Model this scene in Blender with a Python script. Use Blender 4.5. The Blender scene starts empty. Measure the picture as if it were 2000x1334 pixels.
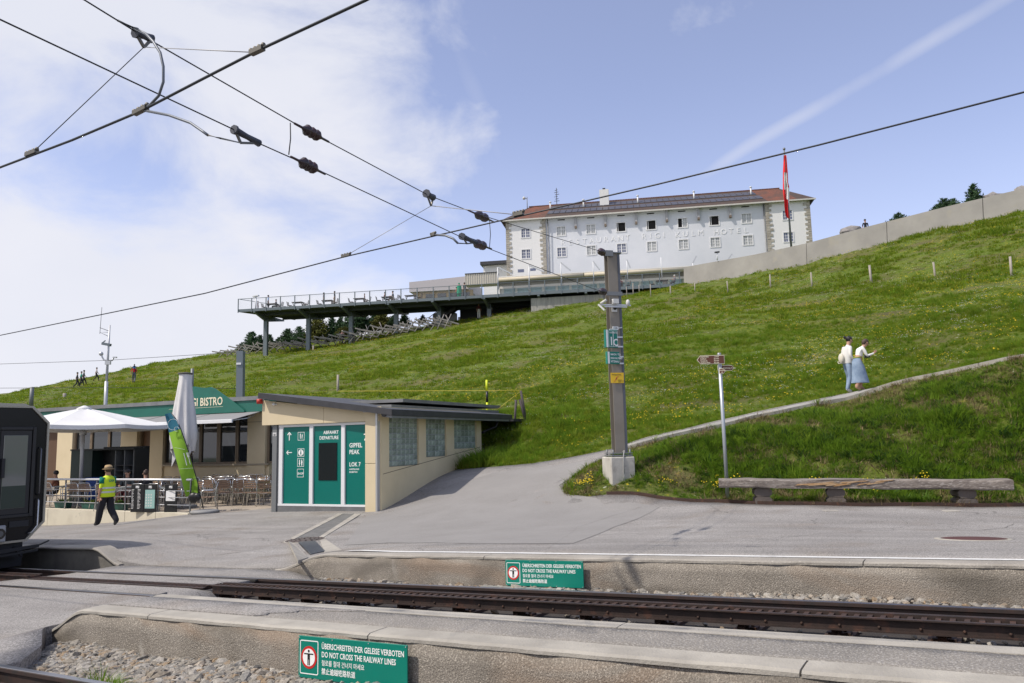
import bpy, bmesh, math, random
import numpy as np
from mathutils import Vector, Matrix, Euler, noise as mnoise
from mathutils.geometry import delaunay_2d_cdt
random.seed(7); np.random.seed(7)
S = bpy.context.scene
COL = S.collection
R = math.radians
# ------------------------------------------------------------------ camera, sky, sun, exposure
CZ = 1.68
FPX = 1500.0
PITCH, ROLL = R(7.33), R(1.4)
_F = Vector((0, math.cos(PITCH), math.sin(PITCH)))
_r0 = Vector((1, 0, 0)); _u0 = Vector((0, -math.sin(PITCH), math.cos(PITCH)))
_R = _r0*math.cos(ROLL) - _u0*math.sin(ROLL)
_U = _u0*math.cos(ROLL) + _r0*math.sin(ROLL)
CAM = Vector((0, 0, CZ))
cam = bpy.data.objects.new('camera', bpy.data.cameras.new('camera'))
COL.objects.link(cam); S.camera = cam
cam.data.lens = 36*FPX/2000; cam.data.sensor_width = 36
cam.data.clip_start = .05; cam.data.clip_end = 3000
cam.matrix_world = Matrix(((_R.x, _U.x, -_F.x, 0), (_R.y, _U.y, -_F.y, 0), (_R.z, _U.z, -_F.z, CZ), (0, 0, 0, 1)))
def ray(px, py): return _F + _R*((px-1000)/FPX) - _U*((py-667)/FPX)
def at(px, py, Y):
    d = ray(px, py); return CAM + d*(Y/d.y)
SUN_DIR = Vector((-.56, -.24, .79)).normalized()
sl = bpy.data.lights.new('sun', 'SUN'); sl.energy = 3.9; sl.angle = R(.8); sl.color = (1, .92, .82)
so = bpy.data.objects.new('sun', sl); COL.objects.link(so)
so.rotation_euler = SUN_DIR.to_track_quat('Z', 'Y').to_euler()
S.view_settings.view_transform = 'Standard'; S.view_settings.look = 'None'
S.view_settings.exposure = 0.0; S.view_settings.gamma = 1; S.view_settings.use_curve_mapping = False
W = bpy.data.worlds.new('World'); S.world = W; W.use_nodes = True
def world():
    nt = W.node_tree; N = nt.nodes; L = nt.links; N.clear()
    def nd(t, **k):
        n = N.new(t)
        for a, b in k.items(): setattr(n, a, b)
        return n
    def ma(op, a, b=None, c=None):
        n = nd('ShaderNodeMath', operation=op)
        for i, v in enumerate((a, b, c)):
            if v is None: continue
            if isinstance(v, (int, float)): n.inputs[i].default_value = v
            else: L.new(v, n.inputs[i])
        return n.outputs[0]
    def vm(op, a, b=None):
        n = nd('ShaderNodeVectorMath', operation=op)
        for i, v in enumerate((a, b)):
            if v is None: continue
            if isinstance(v, (tuple, Vector)): n.inputs[i].default_value = v
            else: L.new(v, n.inputs[i])
        return n
    def ss(x, a, b):
        n = nd('ShaderNodeMapRange', interpolation_type='SMOOTHSTEP'); L.new(x, n.inputs[0])
        n.inputs[1].default_value = a; n.inputs[2].default_value = b; return n.outputs[0]
    tc = nd('ShaderNodeTexCoord'); D = vm('NORMALIZE', tc.outputs['Generated']).outputs[0]
    sky = nd('ShaderNodeTexSky'); sky.sky_type = 'NISHITA'; sky.sun_disc = False
    sky.sun_elevation = math.asin(SUN_DIR.z); sky.sun_rotation = math.atan2(SUN_DIR.x, SUN_DIR.y)
    sky.altitude = 1500; sky.air_density = 1.0; sky.dust_density = 2.0; sky.ozone_density = 1.5
    sep = nd('ShaderNodeSeparateXYZ'); L.new(D, sep.inputs[0])
    x, y, z = sep.outputs
    # cloud coordinates: azimuth and height, stretched sideways as distant cloud is
    az = ma('ARCTAN2', x, y)
    cv = nd('ShaderNodeCombineXYZ'); L.new(ma('MULTIPLY', az, .75), cv.inputs[0]); L.new(ma('MULTIPLY', z, 1.25), cv.inputs[1]); cv.inputs[2].default_value = 2.4
    n1 = nd('ShaderNodeTexNoise'); L.new(cv.outputs[0], n1.inputs['Vector'])
    n1.inputs['Scale'].default_value = 5.2; n1.inputs['Detail'].default_value = 10; n1.inputs['Roughness'].default_value = .58; n1.inputs['Distortion'].default_value = .35
    # the bank of cloud lies to the west (left); it thins out eastwards, with a clearer belt half way up
    bias = ma('MULTIPLY', ss(az, -.36, .10), -.42)
    belt = ma('MULTIPLY', ma('MULTIPLY', ma('MULTIPLY', ss(z, .20, .28), ma('SUBTRACT', 1.0, ss(z, .30, .38))), ma('SUBTRACT', 1.0, ss(az, -.5, -.28))), -.09)
    low = ma('MULTIPLY', ma('MULTIPLY', ma('SUBTRACT', 1.0, ss(z, .14, .34)), ma('SUBTRACT', 1.0, ss(az, -.22, .08))), .24)
    top = ma('MULTIPLY', ss(z, .36, .52), .10)
    v = ma('ADD', ma('ADD', ma('ADD', n1.outputs[0], bias), ma('ADD', belt, low)), ma('ADD', top, .13))
    m1 = ss(v, .29, .72)
    # contrails: bands round great circles
    def trail(p, q, w, soft, a, sc):
        d1, d2 = ray(*p).normalized(), ray(*q).normalized()
        n = d1.cross(d2).normalized()
        dd = vm('DOT_PRODUCT', D, n).outputs['Value']
        wob = nd('ShaderNodeTexNoise'); L.new(D, wob.inputs['Vector']); wob.inputs['Scale'].default_value = sc; wob.inputs['Detail'].default_value = 5
        dd = ma('ABSOLUTE', ma('ADD', dd, ma('MULTIPLY', ma('SUBTRACT', wob.outputs[0], .5), w*.7)))
        band = ma('SUBTRACT', 1.0, ss(dd, w*soft, w))
        mid = ((d1+d2)/2).normalized(); c = mid.dot(d1)
        al = vm('DOT_PRODUCT', D, mid).outputs['Value']
        ln = ss(al, c-.02, c+.02)
        tex = ss(wob.outputs[0], .1, .6)
        return ma('MULTIPLY', ma('MULTIPLY', ma('MULTIPLY', band, ln), tex), a)
    t1 = trail((1240, 420), (2080, -75), .017, .0, .42, 6)
    t2 = trail((880, 60), (985, 345), .03, .0, .30, 7)
    t3 = trail((1000, 60), (1000, 420), .03, .0, .12, 5)
    m = ma('MAXIMUM', ma('MULTIPLY', m1, .97), ma('MAXIMUM', t1, ma('MAXIMUM', t2, t3)))
    # thin veil everywhere, denser low down
    veil = ma('ADD', ma('MULTIPLY', ma('SUBTRACT', 1.0, ss(z, -.02, .45)), .30), .13)
    m = ma('MAXIMUM', m, veil)
    n2 = nd('ShaderNodeTexNoise'); L.new(cv.outputs[0], n2.inputs['Vector']); n2.inputs['Scale'].default_value = 2.2; n2.inputs['Detail'].default_value = 6
    cr = nd('ShaderNodeMix', data_type='RGBA'); L.new(ss(n2.outputs[0], .3, .7), cr.inputs[0])
    cr.inputs[6].default_value = (8.9, 8.9, 9.5, 1); cr.inputs[7].default_value = (7.9, 8.1, 9.0, 1)
    tint = nd('ShaderNodeMix', data_type='RGBA', blend_type='MULTIPLY'); tint.inputs[0].default_value = 1
    L.new(sky.outputs[0], tint.inputs[6]); tint.inputs[7].default_value = (2.55, 2.12, 2.18, 1)
    mx = nd('ShaderNodeMix', data_type='RGBA'); L.new(m, mx.inputs[0]); L.new(tint.outputs[2], mx.inputs[6]); L.new(cr.outputs[2], mx.inputs[7])
    bg = nd('ShaderNodeBackground'); bg.inputs[1].default_value = .1; L.new(mx.outputs[2], bg.inputs[0])
    out = nd('ShaderNodeOutputWorld'); L.new(bg.outputs[0], out.inputs[0])
world()

# ------------------------------------------------------------------ materials
MATS = {}
def mat(name, c, rough=.8, metal=0.0, c2=None, scale=4.0, detail=4, lo=.35, hi=.65, bump=0.0, bscale=None, coord='Object', spec=.5,
        stretch=None, c3=None, s3=40.0, lo3=.6, hi3=.7, trans=0.0, alpha=1.0, emit=None, rnd=0.0, coat=0.0):
    if name in MATS: return MATS[name]
    m = bpy.data.materials.new(name); m.use_nodes = True; nt = m.node_tree; N = nt.nodes; L = nt.links
    b = N['Principled BSDF']
    b.inputs['Roughness'].default_value = rough; b.inputs['Metallic'].default_value = metal
    b.inputs['Specular IOR Level'].default_value = spec
    b.inputs['Coat Weight'].default_value = coat
    b.inputs['Base Color'].default_value = (*c, 1)
    tc = N.new('ShaderNodeTexCoord'); src = tc.outputs[coord] if coord != 'World' else None
    if coord == 'World':
        g = N.new('ShaderNodeNewGeometry'); src = g.outputs['Position']
    if stretch:
        mp = N.new('ShaderNodeMapping'); mp.inputs['Scale'].default_value = stretch; L.new(src, mp.inputs[0]); src = mp.outputs[0]
    def nz(s, d=detail):
        n = N.new('ShaderNodeTexNoise'); n.inputs['Scale'].default_value = s; n.inputs['Detail'].default_value = d; n.inputs['Roughness'].default_value = .6
        L.new(src, n.inputs['Vector']); return n.outputs[0]
    def mr(x, a, bb):
        n = N.new('ShaderNodeMapRange'); n.inputs[1].default_value = a; n.inputs[2].default_value = bb; L.new(x, n.inputs[0]); return n.outputs[0]
    colr = None
    def mixc(fac, A, B, bt='MIX'):
        n = N.new('ShaderNodeMix'); n.data_type = 'RGBA'; n.blend_type = bt
        if isinstance(fac, float): n.inputs[0].default_value = fac
        else: L.new(fac, n.inputs[0])
        for i, v in ((6, A), (7, B)):
            if isinstance(v, tuple): n.inputs[i].default_value = (*v, 1)
            else: L.new(v, n.inputs[i])
        return n.outputs[2]
    if c2 is not None: colr = mixc(mr(nz(scale), lo, hi), c, c2)
    if c3 is not None: colr = mixc(mr(nz(s3, 2), lo3, hi3), colr if colr else c, c3)
    if rnd:
        oi = N.new('ShaderNodeObjectInfo'); h = N.new('ShaderNodeMapRange'); L.new(oi.outputs['Random'], h.inputs[0])
        h.inputs[3].default_value = 1-rnd; h.inputs[4].default_value = 1+rnd
        vmn = N.new('ShaderNodeVectorMath'); vmn.operation = 'SCALE'
        if colr: L.new(colr, vmn.inputs[0])
        else: vmn.inputs[0].default_value = c
        L.new(h.outputs[0], vmn.inputs['Scale']); colr = vmn.outputs[0]
    if colr: L.new(colr, b.inputs['Base Color'])
    if bump:
        bn = N.new('ShaderNodeBump'); bn.inputs['Strength'].default_value = bump; bn.inputs['Distance'].default_value = .02
        L.new(nz(bscale or scale*6, 3), bn.inputs['Height']); L.new(bn.outputs[0], b.inputs['Normal'])
    if trans: b.inputs['Transmission Weight'].default_value = trans
    if alpha < 1: b.inputs['Alpha'].default_value = alpha
    if emit: b.inputs['Emission Color'].default_value = (*emit[0], 1); b.inputs['Emission Strength'].default_value = emit[1]
    MATS[name] = m; return m

# ------------------------------------------------------------------ object helpers
def tag(o, label=None, cat=None, group=None, kind=None):
    if label: o['label'] = label
    if cat: o['category'] = cat
    if group: o['group'] = group
    if kind: o['kind'] = kind
    return o
def thing(name, label, cat, loc=(0, 0, 0), rz=0, group=None):
    o = bpy.data.objects.new(name, None); COL.objects.link(o); o.location = loc; o.rotation_euler = (0, 0, rz)
    o.empty_display_size = .2
    return tag(o, label, cat, group)
def root_inv(p):
    while p.parent is not None: p = p.parent
    return (Matrix.Translation(p.location) @ p.rotation_euler.to_matrix().to_4x4()).inverted()
def link(name, me, parent=None):
    o = bpy.data.objects.new(name, me); COL.objects.link(o)
    if parent is not None: o.parent = parent
    return o
def copy_tree(o, parent=None):
    c = o.copy(); COL.objects.link(c)
    if parent is not None: c.parent = parent
    for ch in [x for x in KIDS(o)]: copy_tree(ch, c)
    return c
def KIDS(o): return list(o.children)
class MB:
    def __init__(s, m=None): s.v = []; s.f = []; s.sm = []; s.mi = []; s.m = m or Matrix(); s.cur = 0; s.idmats = []
    def add(s, vs, fs, smooth=False):
        b = len(s.v); s.v += [tuple(s.m @ Vector(p)) for p in vs]; s.f += [tuple(b+i for i in f) for f in fs]
        s.sm += [smooth]*len(fs); s.mi += [s.cur]*len(fs); return s
    def bx(s, x0, x1, y0, y1, z0, z1):
        if x0 > x1: x0, x1 = x1, x0
        if y0 > y1: y0, y1 = y1, y0
        if z0 > z1: z0, z1 = z1, z0
        return s.add([(x0, y0, z0), (x1, y0, z0), (x1, y1, z0), (x0, y1, z0), (x0, y0, z1), (x1, y0, z1), (x1, y1, z1), (x0, y1, z1)],
                     [(0, 3, 2, 1), (4, 5, 6, 7), (0, 1, 5, 4), (1, 2, 6, 5), (2, 3, 7, 6), (3, 0, 4, 7)])
    def bar(s, p, q, w, h=None, up=Vector((0, 0, 1))):
        p, q = Vector(p), Vector(q); h = h or w; d = (q-p)
        if d.length < 1e-6: return s
        d.normalize(); a = d.cross(Vector(up))
        if a.length < 1e-3: a = d.cross(Vector((1, 0, 0)))
        a.normalize(); b = a.cross(d)
        vs = []
        for c in (p, q):
            for i, j in ((-1, -1), (1, -1), (1, 1), (-1, 1)): vs.append(c+a*(i*w/2)+b*(j*h/2))
        return s.add(vs, [(0, 3, 2, 1), (4, 5, 6, 7), (0, 1, 5, 4), (1, 2, 6, 5), (2, 3, 7, 6), (3, 0, 4, 7)])
    def tube(s, pts, r, n=8, caps=True):
        pts = [Vector(p) for p in pts]; rs = r if isinstance(r, (list, tuple)) else [r]*len(pts)
        vs = []; fs = []; a = None
        for i, p in enumerate(pts):
            d = (pts[min(i+1, len(pts)-1)]-pts[max(i-1, 0)]).normalized()
            if a is None:
                a = d.cross(Vector((0, 0, 1)))
                if a.length < .05: a = d.cross(Vector((1, 0, 0)))
            a = (a - d*a.dot(d)).normalized(); b = d.cross(a)
            for k in range(n):
                t = 2*math.pi*k/n; vs.append(p+(a*math.cos(t)+b*math.sin(t))*rs[i])
        for i in range(len(pts)-1):
            for k in range(n): fs.append((i*n+k, i*n+(k+1) % n, (i+1)*n+(k+1) % n, (i+1)*n+k))
        s.add(vs, fs, True)
        if caps:
            b0 = len(s.v)-len(vs)
            s.f += [tuple(b0+k for k in range(n))[::-1], tuple(b0+(len(pts)-1)*n+k for k in range(n))]; s.sm += [False]*2; s.mi += [s.cur]*2
        return s
    def lathe(s, prof, n=16, c=(0, 0, 0)):
        vs = []; fs = []
        for r, z in prof:
            for k in range(n):
                t = 2*math.pi*k/n; vs.append((c[0]+r*math.cos(t), c[1]+r*math.sin(t), c[2]+z))
        for i in range(len(prof)-1):
            for k in range(n): fs.append((i*n+k, i*n+(k+1) % n, (i+1)*n+(k+1) % n, (i+1)*n+k))
        s.add(vs, fs, True); b0 = len(s.v)-len(vs)
        s.f += [tuple(b0+k for k in range(n))[::-1], tuple(b0+(len(prof)-1)*n+k for k in range(n))]; s.sm += [False]*2; s.mi += [s.cur]*2
        return s
    def prism(s, poly, y0, y1):      # polygon in local xz (counter-clockwise seen from -y), extruded in y
        n = len(poly); vs = [(x, y0, z) for x, z in poly]+[(x, y1, z) for x, z in poly]
        fs = [tuple(range(n)), tuple(range(2*n-1, n-1, -1))]+[(i, i+n, (i+1) % n+n, (i+1) % n) for i in range(n)]
        return s.add(vs, fs)
    def zprism(s, poly, z0, z1):     # polygon in local xy
        n = len(poly); vs = [(x, y, z0) for x, y in poly]+[(x, y, z1) for x, y in poly]
        fs = [tuple(range(n))[::-1], tuple(range(n, 2*n))]+[(i, (i+1) % n, (i+1) % n+n, i+n) for i in range(n)]
        return s.add(vs, fs)
    def ball(s, c, r, n=8, k=6):
        r = r if isinstance(r, (tuple, list)) else (r, r, r); c = Vector(c)
        vs = [c+Vector((0, 0, -r[2]))]; fs = []
        for i in range(1, k):
            ph = math.pi*i/k-math.pi/2
            for j in range(n):
                t = 2*math.pi*j/n; vs.append(c+Vector((r[0]*math.cos(ph)*math.cos(t), r[1]*math.cos(ph)*math.sin(t), r[2]*math.sin(ph))))
        vs.append(c+Vector((0, 0, r[2])))
        for j in range(n): fs.append((0, 1+(j+1) % n, 1+j))
        for i in range(k-2):
            for j in range(n): a = 1+i*n; fs.append((a+j, a+(j+1) % n, a+n+(j+1) % n, a+n+j))
        a = 1+(k-2)*n; t = len(vs)-1
        for j in range(n): fs.append((a+j, a+(j+1) % n, t))
        return s.add(vs, fs, True)
    def mesh(s, name, mt, inv=None):
        me = bpy.data.meshes.new(name)
        vs = s.v if inv is None else [tuple(inv @ Vector(p)) for p in s.v]
        me.from_pydata(vs, [], s.f)
        for mm in (mt if isinstance(mt, (list, tuple)) else [mt]): me.materials.append(mm)
        me.polygons.foreach_set('use_smooth', s.sm); me.polygons.foreach_set('material_index', s.mi)
        me.update(); return me
    def build(s, name, mt, parent=None, bev=0.0):
        inv = root_inv(parent) if parent is not None else None
        me = s.mesh(name, mt, inv)
        if bev:
            bm = bmesh.new(); bm.from_mesh(me)
            bmesh.ops.bevel(bm, geom=[e for e in bm.edges if e.calc_face_angle(0) > .5], offset=bev, segments=1, affect='EDGES', clamp_overlap=True)
            bm.to_mesh(me); bm.free()
        return link(name, me, parent)
def struct(o): o['kind'] = 'structure'; return o
class Plane:
    """vertical wall plane: local x along the wall (to the right as seen), local y into the wall, z up (world height)"""
    def __init__(s, o, u):
        s.u = Vector((u[0], u[1], 0)).normalized(); s.n = Vector((-s.u.y, s.u.x, 0)); s.o = Vector((o[0], o[1], 0))
        s.m = Matrix(((s.u.x, s.n.x, 0, s.o.x), (s.u.y, s.n.y, 0, s.o.y), (0, 0, 1, 0), (0, 0, 0, 1)))
    def uv(s, px, py):
        d = ray(px, py); t = (s.o-CAM).dot(s.n)/d.dot(s.n); p = CAM+d*t
        return (p-s.o).dot(s.u), p.z
    def U(s, px, py=850): return s.uv(px, py)[0]
    def Z(s, px, py): return s.uv(px, py)[1]
    def pt(s, u, z, y=0): return s.m @ Vector((u, y, z))
    def mb(s): return MB(s.m.copy())
    def off(s, y): return Plane(s.o+s.n*y, s.u)
def text(body, size, M4, mt, parent, ext=.002, bold=0.0, align='LEFT', sx=1.0, name='lettering'):
    """flat lettering; M4 maps text x right, y up, z out of the surface"""
    cu = bpy.data.curves.new('lettering', 'FONT'); cu.body = body; cu.size = size; cu.extrude = ext; cu.offset = bold; cu.align_x = align; cu.resolution_u = 2
    to = bpy.data.objects.new('t', cu); COL.objects.link(to); dg = bpy.context.evaluated_depsgraph_get()
    me = bpy.data.meshes.new_from_object(to.evaluated_get(dg)); bpy.data.objects.remove(to)
    inv = root_inv(parent) if parent is not None else Matrix()
    me.transform(inv @ M4 @ Matrix.Diagonal((sx, 1, 1, 1))); me.materials.clear(); me.materials.append(mt)
    me.name = name
    return link(name, me, parent)
def wtext(pl, u, z, y=-.01):       # text frame on a wall plane (x right, y up, z toward the viewer)
    m = pl.m @ Matrix.Translation((u, y, z)) @ Matrix.Rotation(R(90), 4, 'X')
    return m
# ------------------------------------------------------------------ terrain
_th = -.5508
TS = Vector((math.cos(_th), math.sin(_th), 0)); TN = Vector((-TS.y, TS.x, 0))
G = .0435; Z0 = CZ-1.499
def railz(s): return G*s+Z0
def tw(s, n, z=0.0): return Vector((TS.x*s+TN.x*n, TS.y*s+TN.y*n, z))
def tsn(x, y): return x*TS.x+y*TS.y, x*TN.x+y*TN.y
TRK = Matrix(((TS.x, TN.x, 0, 0), (TS.y, TN.y, 0, 0), (0, 0, 1, 0), (0, 0, 0, 1)))   # local (s,n,z)
SLOPE = TRK @ Matrix(((1, 0, 0, 0), (0, 1, 0, 0), (G, 0, 1, Z0), (0, 0, 0, 1)))         # local (s,n,height over rail top)
def sstep(x, a, b):
    t = np.clip((x-a)/(b-a), 0, 1); return t*t*(3-2*t)
def edge_h(s):                # height of the far platform lip over the rails: level crossing between s -18.3 and -12.6
    return .25*sstep(s, -9.75, -8.6) + .30*(1-sstep(s, -14.7, -13.75))
CT = []
def cp(px, py, Y): p = at(px, py, Y); CT.append((p.x, p.y, p.z))
for s_ in np.arange(-60, 30, .9): p = tw(s_, 8.6); CT.append((p.x, p.y, railz(s_)+float(edge_h(s_))))
for a in [(205,1028,22.5),(100,1026,27.2),(373,1004,23.8),(545,1000,23),(745,998,21.5),(905,921,24.2),(1040,908,23.5),(1180,880,22.8),
          (1100,942,20),(1210,930,19.3),(1180,968,18.7),(1290,975,18),(1400,981,17.3),(1500,986,16.7),(1600,987,16.3),(1800,988,15.8),(2000,989,15.4),(2300,992,15),
          (1240,868,22),(1350,840,22.3),(1465,813,22.6),(1665,769,23.2),(1800,739,22.2),(2000,698,20.5),(2300,640,18.3),
          (1500,900,19.3),(1700,880,18.8),(1870,860,18.2),(2000,850,17.6),(1350,905,19.3),(1350,860,20.6),(1500,835,20.9),(1700,810,20.6),(2000,760,19.0),
          (940,893,27.5),(1000,830,30),(900,740,45),(930,622,88),(660,763,50),(660,700,70),(667,673,90),
          (300,785,48),(300,740,80),(300,718,115),(50,785,120),(50,774,170),(150,758,165),(240,735,135),(0,792,70),(150,786,60),
          (430,693,108),(550,673,102),(650,660,98),(800,644,95),(880,634,92),(1035,605,82),(1180,587,76),
          (1310,576,66),(1422,571,63),(1505,564,58),(1585,559,54),(1702,553,49),(1827,543,45),(1975,539,41),
          (1335,558,73),(1480,533,66),(1700,482,59),(1850,446,55.5),(2000,413,52.5),(2300,345,48),(1300,675,40),(1700,650,33),(1900,600,31),(1100,700,42),(1100,640,60)]:
    cp(*a)
for a in [(-120,230,10),(-60,160,9),(-20,130,12),(0,118,15.3),(40,125,15.6),(60,90,16.4),(80,60,16.8),(-250,330,-2),(100,150,14),(-160,120,4),(-60,60,.5),(-90,80,2.5),
          (-16,35.5,-.6),(-10,32,-.6),(-20,38,-.6),(-12,36,-.5),(-14,30,-.6),(-9,28,-.6),(-18,31,-.8),(-25,33,-1.2),(-40,40,-1.2),(-9,36,1.6),(-16,43,1.9),(-4,31,1.1),(-28,50,2.2),
          (0,300,5),(120,300,5),(200,120,10),(120,20,8),(60,10,4),(40,5,2.2),(-300,120,-8),(-200,60,-6),(0,420,0),(-400,420,-8),(60,40,12.5),(30,12,1.3)]:
    CT.append(a)
for px_, py_, Y_ in ((1400,981,17.3),(1500,986,16.7),(1600,987,16.3),(1700,987.5,16.05),(1800,988,15.8),(1900,988.5,15.6),(2000,989,15.4)):
    p = at(px_, py_, Y_); CT.append((p.x+.25, p.y+.85, p.z+.02))
# the footpath is level across and its lower shoulder stands a little proud
_pc = [(1240,868,22),(1350,840,22.3),(1465,813,22.6),(1570,790,22.95),(1665,769,23.2),(1735,753,22.8),(1800,739,22.2),(1900,718,21.4),(2000,698,20.5),(2150,669,19.4),(2300,640,18.3)]
for i, a in enumerate(_pc):
    p = at(*a); q0 = at(*_pc[max(i-1, 0)]); q1 = at(*_pc[min(i+1, len(_pc)-1)]); t_ = Vector((q1.x-q0.x, q1.y-q0.y, 0)).normalized(); nn_ = Vector((-t_.y, t_.x, 0))
    k_ = min(1, max(0, (p.z-1.5)/.8))
    for d_, dz_ in ((-.55, .0), (.55, 0.03), (-.95, -.16), (1.1, .10)):
        CT.append((p.x+nn_.x*d_, p.y+nn_.y*d_, p.z+dz_-.05))
CT = np.array(CT); _c = CT[:, :2]
def _phi(d2): return np.sqrt(d2+.36)
_A = _phi(((_c[:, None]-_c[None])**2).sum(-1)); _n = len(_c)
_P = np.c_[np.ones(_n), _c]
_M = np.block([[_A+np.eye(_n)*-.02, _P], [_P.T, np.zeros((3, 3))]])
_w = np.linalg.solve(_M, np.r_[CT[:, 2], np.zeros(3)])
def Hn(x, y):
    x = np.atleast_1d(np.asarray(x, float)); y = np.atleast_1d(np.asarray(y, float)); out = np.empty(x.size); xf = x.ravel(); yf = y.ravel()
    for i in range(0, xf.size, 20000):
        a, b = xf[i:i+20000], yf[i:i+20000]
        d = _phi((a[:, None]-_c[None, :, 0])**2+(b[:, None]-_c[None, :, 1])**2)
        out[i:i+20000] = d @ _w[:_n]+_w[_n]+_w[_n+1]*a+_w[_n+2]*b
    return out.reshape(x.shape)
def H(x, y): return float(Hn(x, y)[0])
def inpoly(x, y, P):
    x = np.asarray(x); y = np.asarray(y); c = np.zeros(x.shape, bool); n = len(P)
    for i in range(n):
        x0, y0 = P[i]; x1, y1 = P[(i+1) % n]
        if y0 == y1: continue
        c ^= ((y0 > y) != (y1 > y)) & (x < (x1-x0)*(y-y0)/(y1-y0)+x0)
    return c
def pdist(x, y, P, closed=True):
    d = np.full(np.shape(x), 1e9); n = len(P)
    for i in range(n if closed else n-1):
        a = np.array(P[i], float); b = np.array(P[(i+1) % n], float); ab = b-a; L = (ab**2).sum()+1e-12
        t = np.clip(((x-a[0])*ab[0]+(y-a[1])*ab[1])/L, 0, 1)
        d = np.minimum(d, np.hypot(x-a[0]-t*ab[0], y-a[1]-t*ab[1]))
    return d
def gp(px, py, Y): p = at(px, py, Y); return (p.x, p.y)
# ---- outlines on the ground
path_c = [gp(*a) for a in [(1212,878,22.2),(1240,868,22),(1350,840,22.3),(1465,813,22.6),(1665,769,23.2),(1800,739,22.2),(2000,698,20.5),(2300,640,18.3)]]
def offset_line(P, d):
    out = []
    for i, p in enumerate(P):
        a = Vector(P[max(i-1, 0)]); b = Vector(P[min(i+1, len(P)-1)]); t = (b-a).normalized(); out.append((p[0]-t.y*d, p[1]+t.x*d))
    return out
def resample(P, step):
    out = [tuple(P[0])]
    for a, b in zip(P[:-1], P[1:]):
        a, b = Vector(a), Vector(b); n = max(1, int(round((b-a).length/step)))
        out += [tuple(a.lerp(b, k/n)) for k in range(1, n+1)]
    return out
def smooth_line(P, it=2):
    for _ in range(it):
        Q = [P[0]]
        for a, b in zip(P[:-1], P[1:]):
            a, b = Vector(a), Vector(b); Q += [tuple(a.lerp(b, .25)), tuple(a.lerp(b, .75))]
        Q.append(P[-1]); P = Q
    return P
path_c = smooth_line(path_c)
PW = .4
path_poly = offset_line(path_c, PW)[::-1]+offset_line(path_c, -PW)
kerb_line = [gp(*a) for a in [(1185,968,18.7),(1240,971,18.4),(1290,975,18),(1350,978,17.6),(1400,981,17.3),(1450,984,17.0),(1500,986,16.7),(1600,987,16.3),(1800,988,15.8),(2000,989,15.4),(2300,992,15)]]
BF0, BF1 = at(545, 1000, 23), at(745, 998, 21.53)
BSd = Vector((.403, .915, 0))
BS1 = Vector((BF1.x, BF1.y, 0))+BSd*7.2
def tws(s, n): p = tw(s, n); return (p.x, p.y)
plaza_poly = ([tws(s, 8.72) for s in np.arange(-60, -14.4, 2)]+[tws(-13.9, 8.6), tws(-9.6, 8.6), tws(-9.3, 8.78)]+[tws(s, 8.78) for s in np.arange(-8.6, 27, 2)]
    + kerb_line[::-1] + [gp(1140,967,18.8), gp(1105,962,19.0), gp(1098,950,19.6), gp(1120,930,20.4), gp(1150,908,21.1), gp(1175,893,21.5)]
    + [offset_line(path_c, -PW)[1], offset_line(path_c, PW)[1], gp(1110,893,23.2), gp(1040,908,23.7), gp(975,917,24.1), gp(905,921,25.0), gp(890,915,26)]
    + [(BS1.x-3, BS1.y-3), (BF1.x-1.0, BF1.y+1.0), (BF0.x, BF0.y+.4), (BF0.x-.4, BF0.y+2.2), gp(400,995,25.8), gp(373,1003,23.9), gp(100,1024,27.4), gp(-600,1060,38)])
def sheet(name, poly, step, zf, mt, skirt=.15, inner=None, bulge=0.0):
    P = []
    n = len(poly)
    for i in range(n):
        a, b = Vector(poly[i]), Vector(poly[(i+1) % n]); k = max(1, int((b-a).length/(step*1.5)))
        P += [a.lerp(b, j/k) for j in range(k)]
    xs = [p.x for p in P]; ys = [p.y for p in P]
    if inner is None:
        gx = np.arange(min(xs), max(xs), step); gy = np.arange(min(ys), max(ys), step)
        X, Y = np.meshgrid(gx, gy); X = X.ravel()+np.random.uniform(-.15, .15, X.size)*step; Y = Y.ravel()+np.random.uniform(-.15, .15, Y.size)*step
        k = inpoly(X, Y, [tuple(p) for p in P]) & (pdist(X, Y, [tuple(p) for p in P]) > step*.5); I = list(zip(X[k], Y[k]))
    else: I = inner
    verts = P+[Vector(q) for q in I]; nb = len(P)
    vo, eo, fo, *_ = delaunay_2d_cdt(verts, [(i, (i+1) % nb) for i in range(nb)], [], 1, 1e-4)
    V = np.array([tuple(v) for v in vo]); z = zf(V[:, 0], V[:, 1])
    vs = [(v[0], v[1], zz) for v, zz in zip(V, z)]; fs = []
    for f in fo:
        a, b, c = (V[i] for i in f[:3])
        if (b[0]-a[0])*(c[1]-a[1])-(b[1]-a[1])*(c[0]-a[0]) < 0: f = f[::-1]
        fs.append(tuple(f))
    if skirt:
        cnt = {}
        for f in fs:
            for i in range(len(f)):
                e = (f[i], f[(i+1) % len(f)]); cnt[e] = cnt.get(e, 0)+1
        low = {}
        for (a, b) in list(cnt):
            if (b, a) not in cnt:
                for q in (a, b):
                    if q not in low: low[q] = len(vs); vs.append((vs[q][0], vs[q][1], vs[q][2]-skirt))
                fs.append((b, a, low[a], low[b]))
    me = bpy.data.meshes.new(name); me.from_pydata(vs, [], fs); me.materials.append(mt); me.polygons.foreach_set('use_smooth', [len(f) == 3 for f in fs]); me.update()
    return link(name, me)

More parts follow.
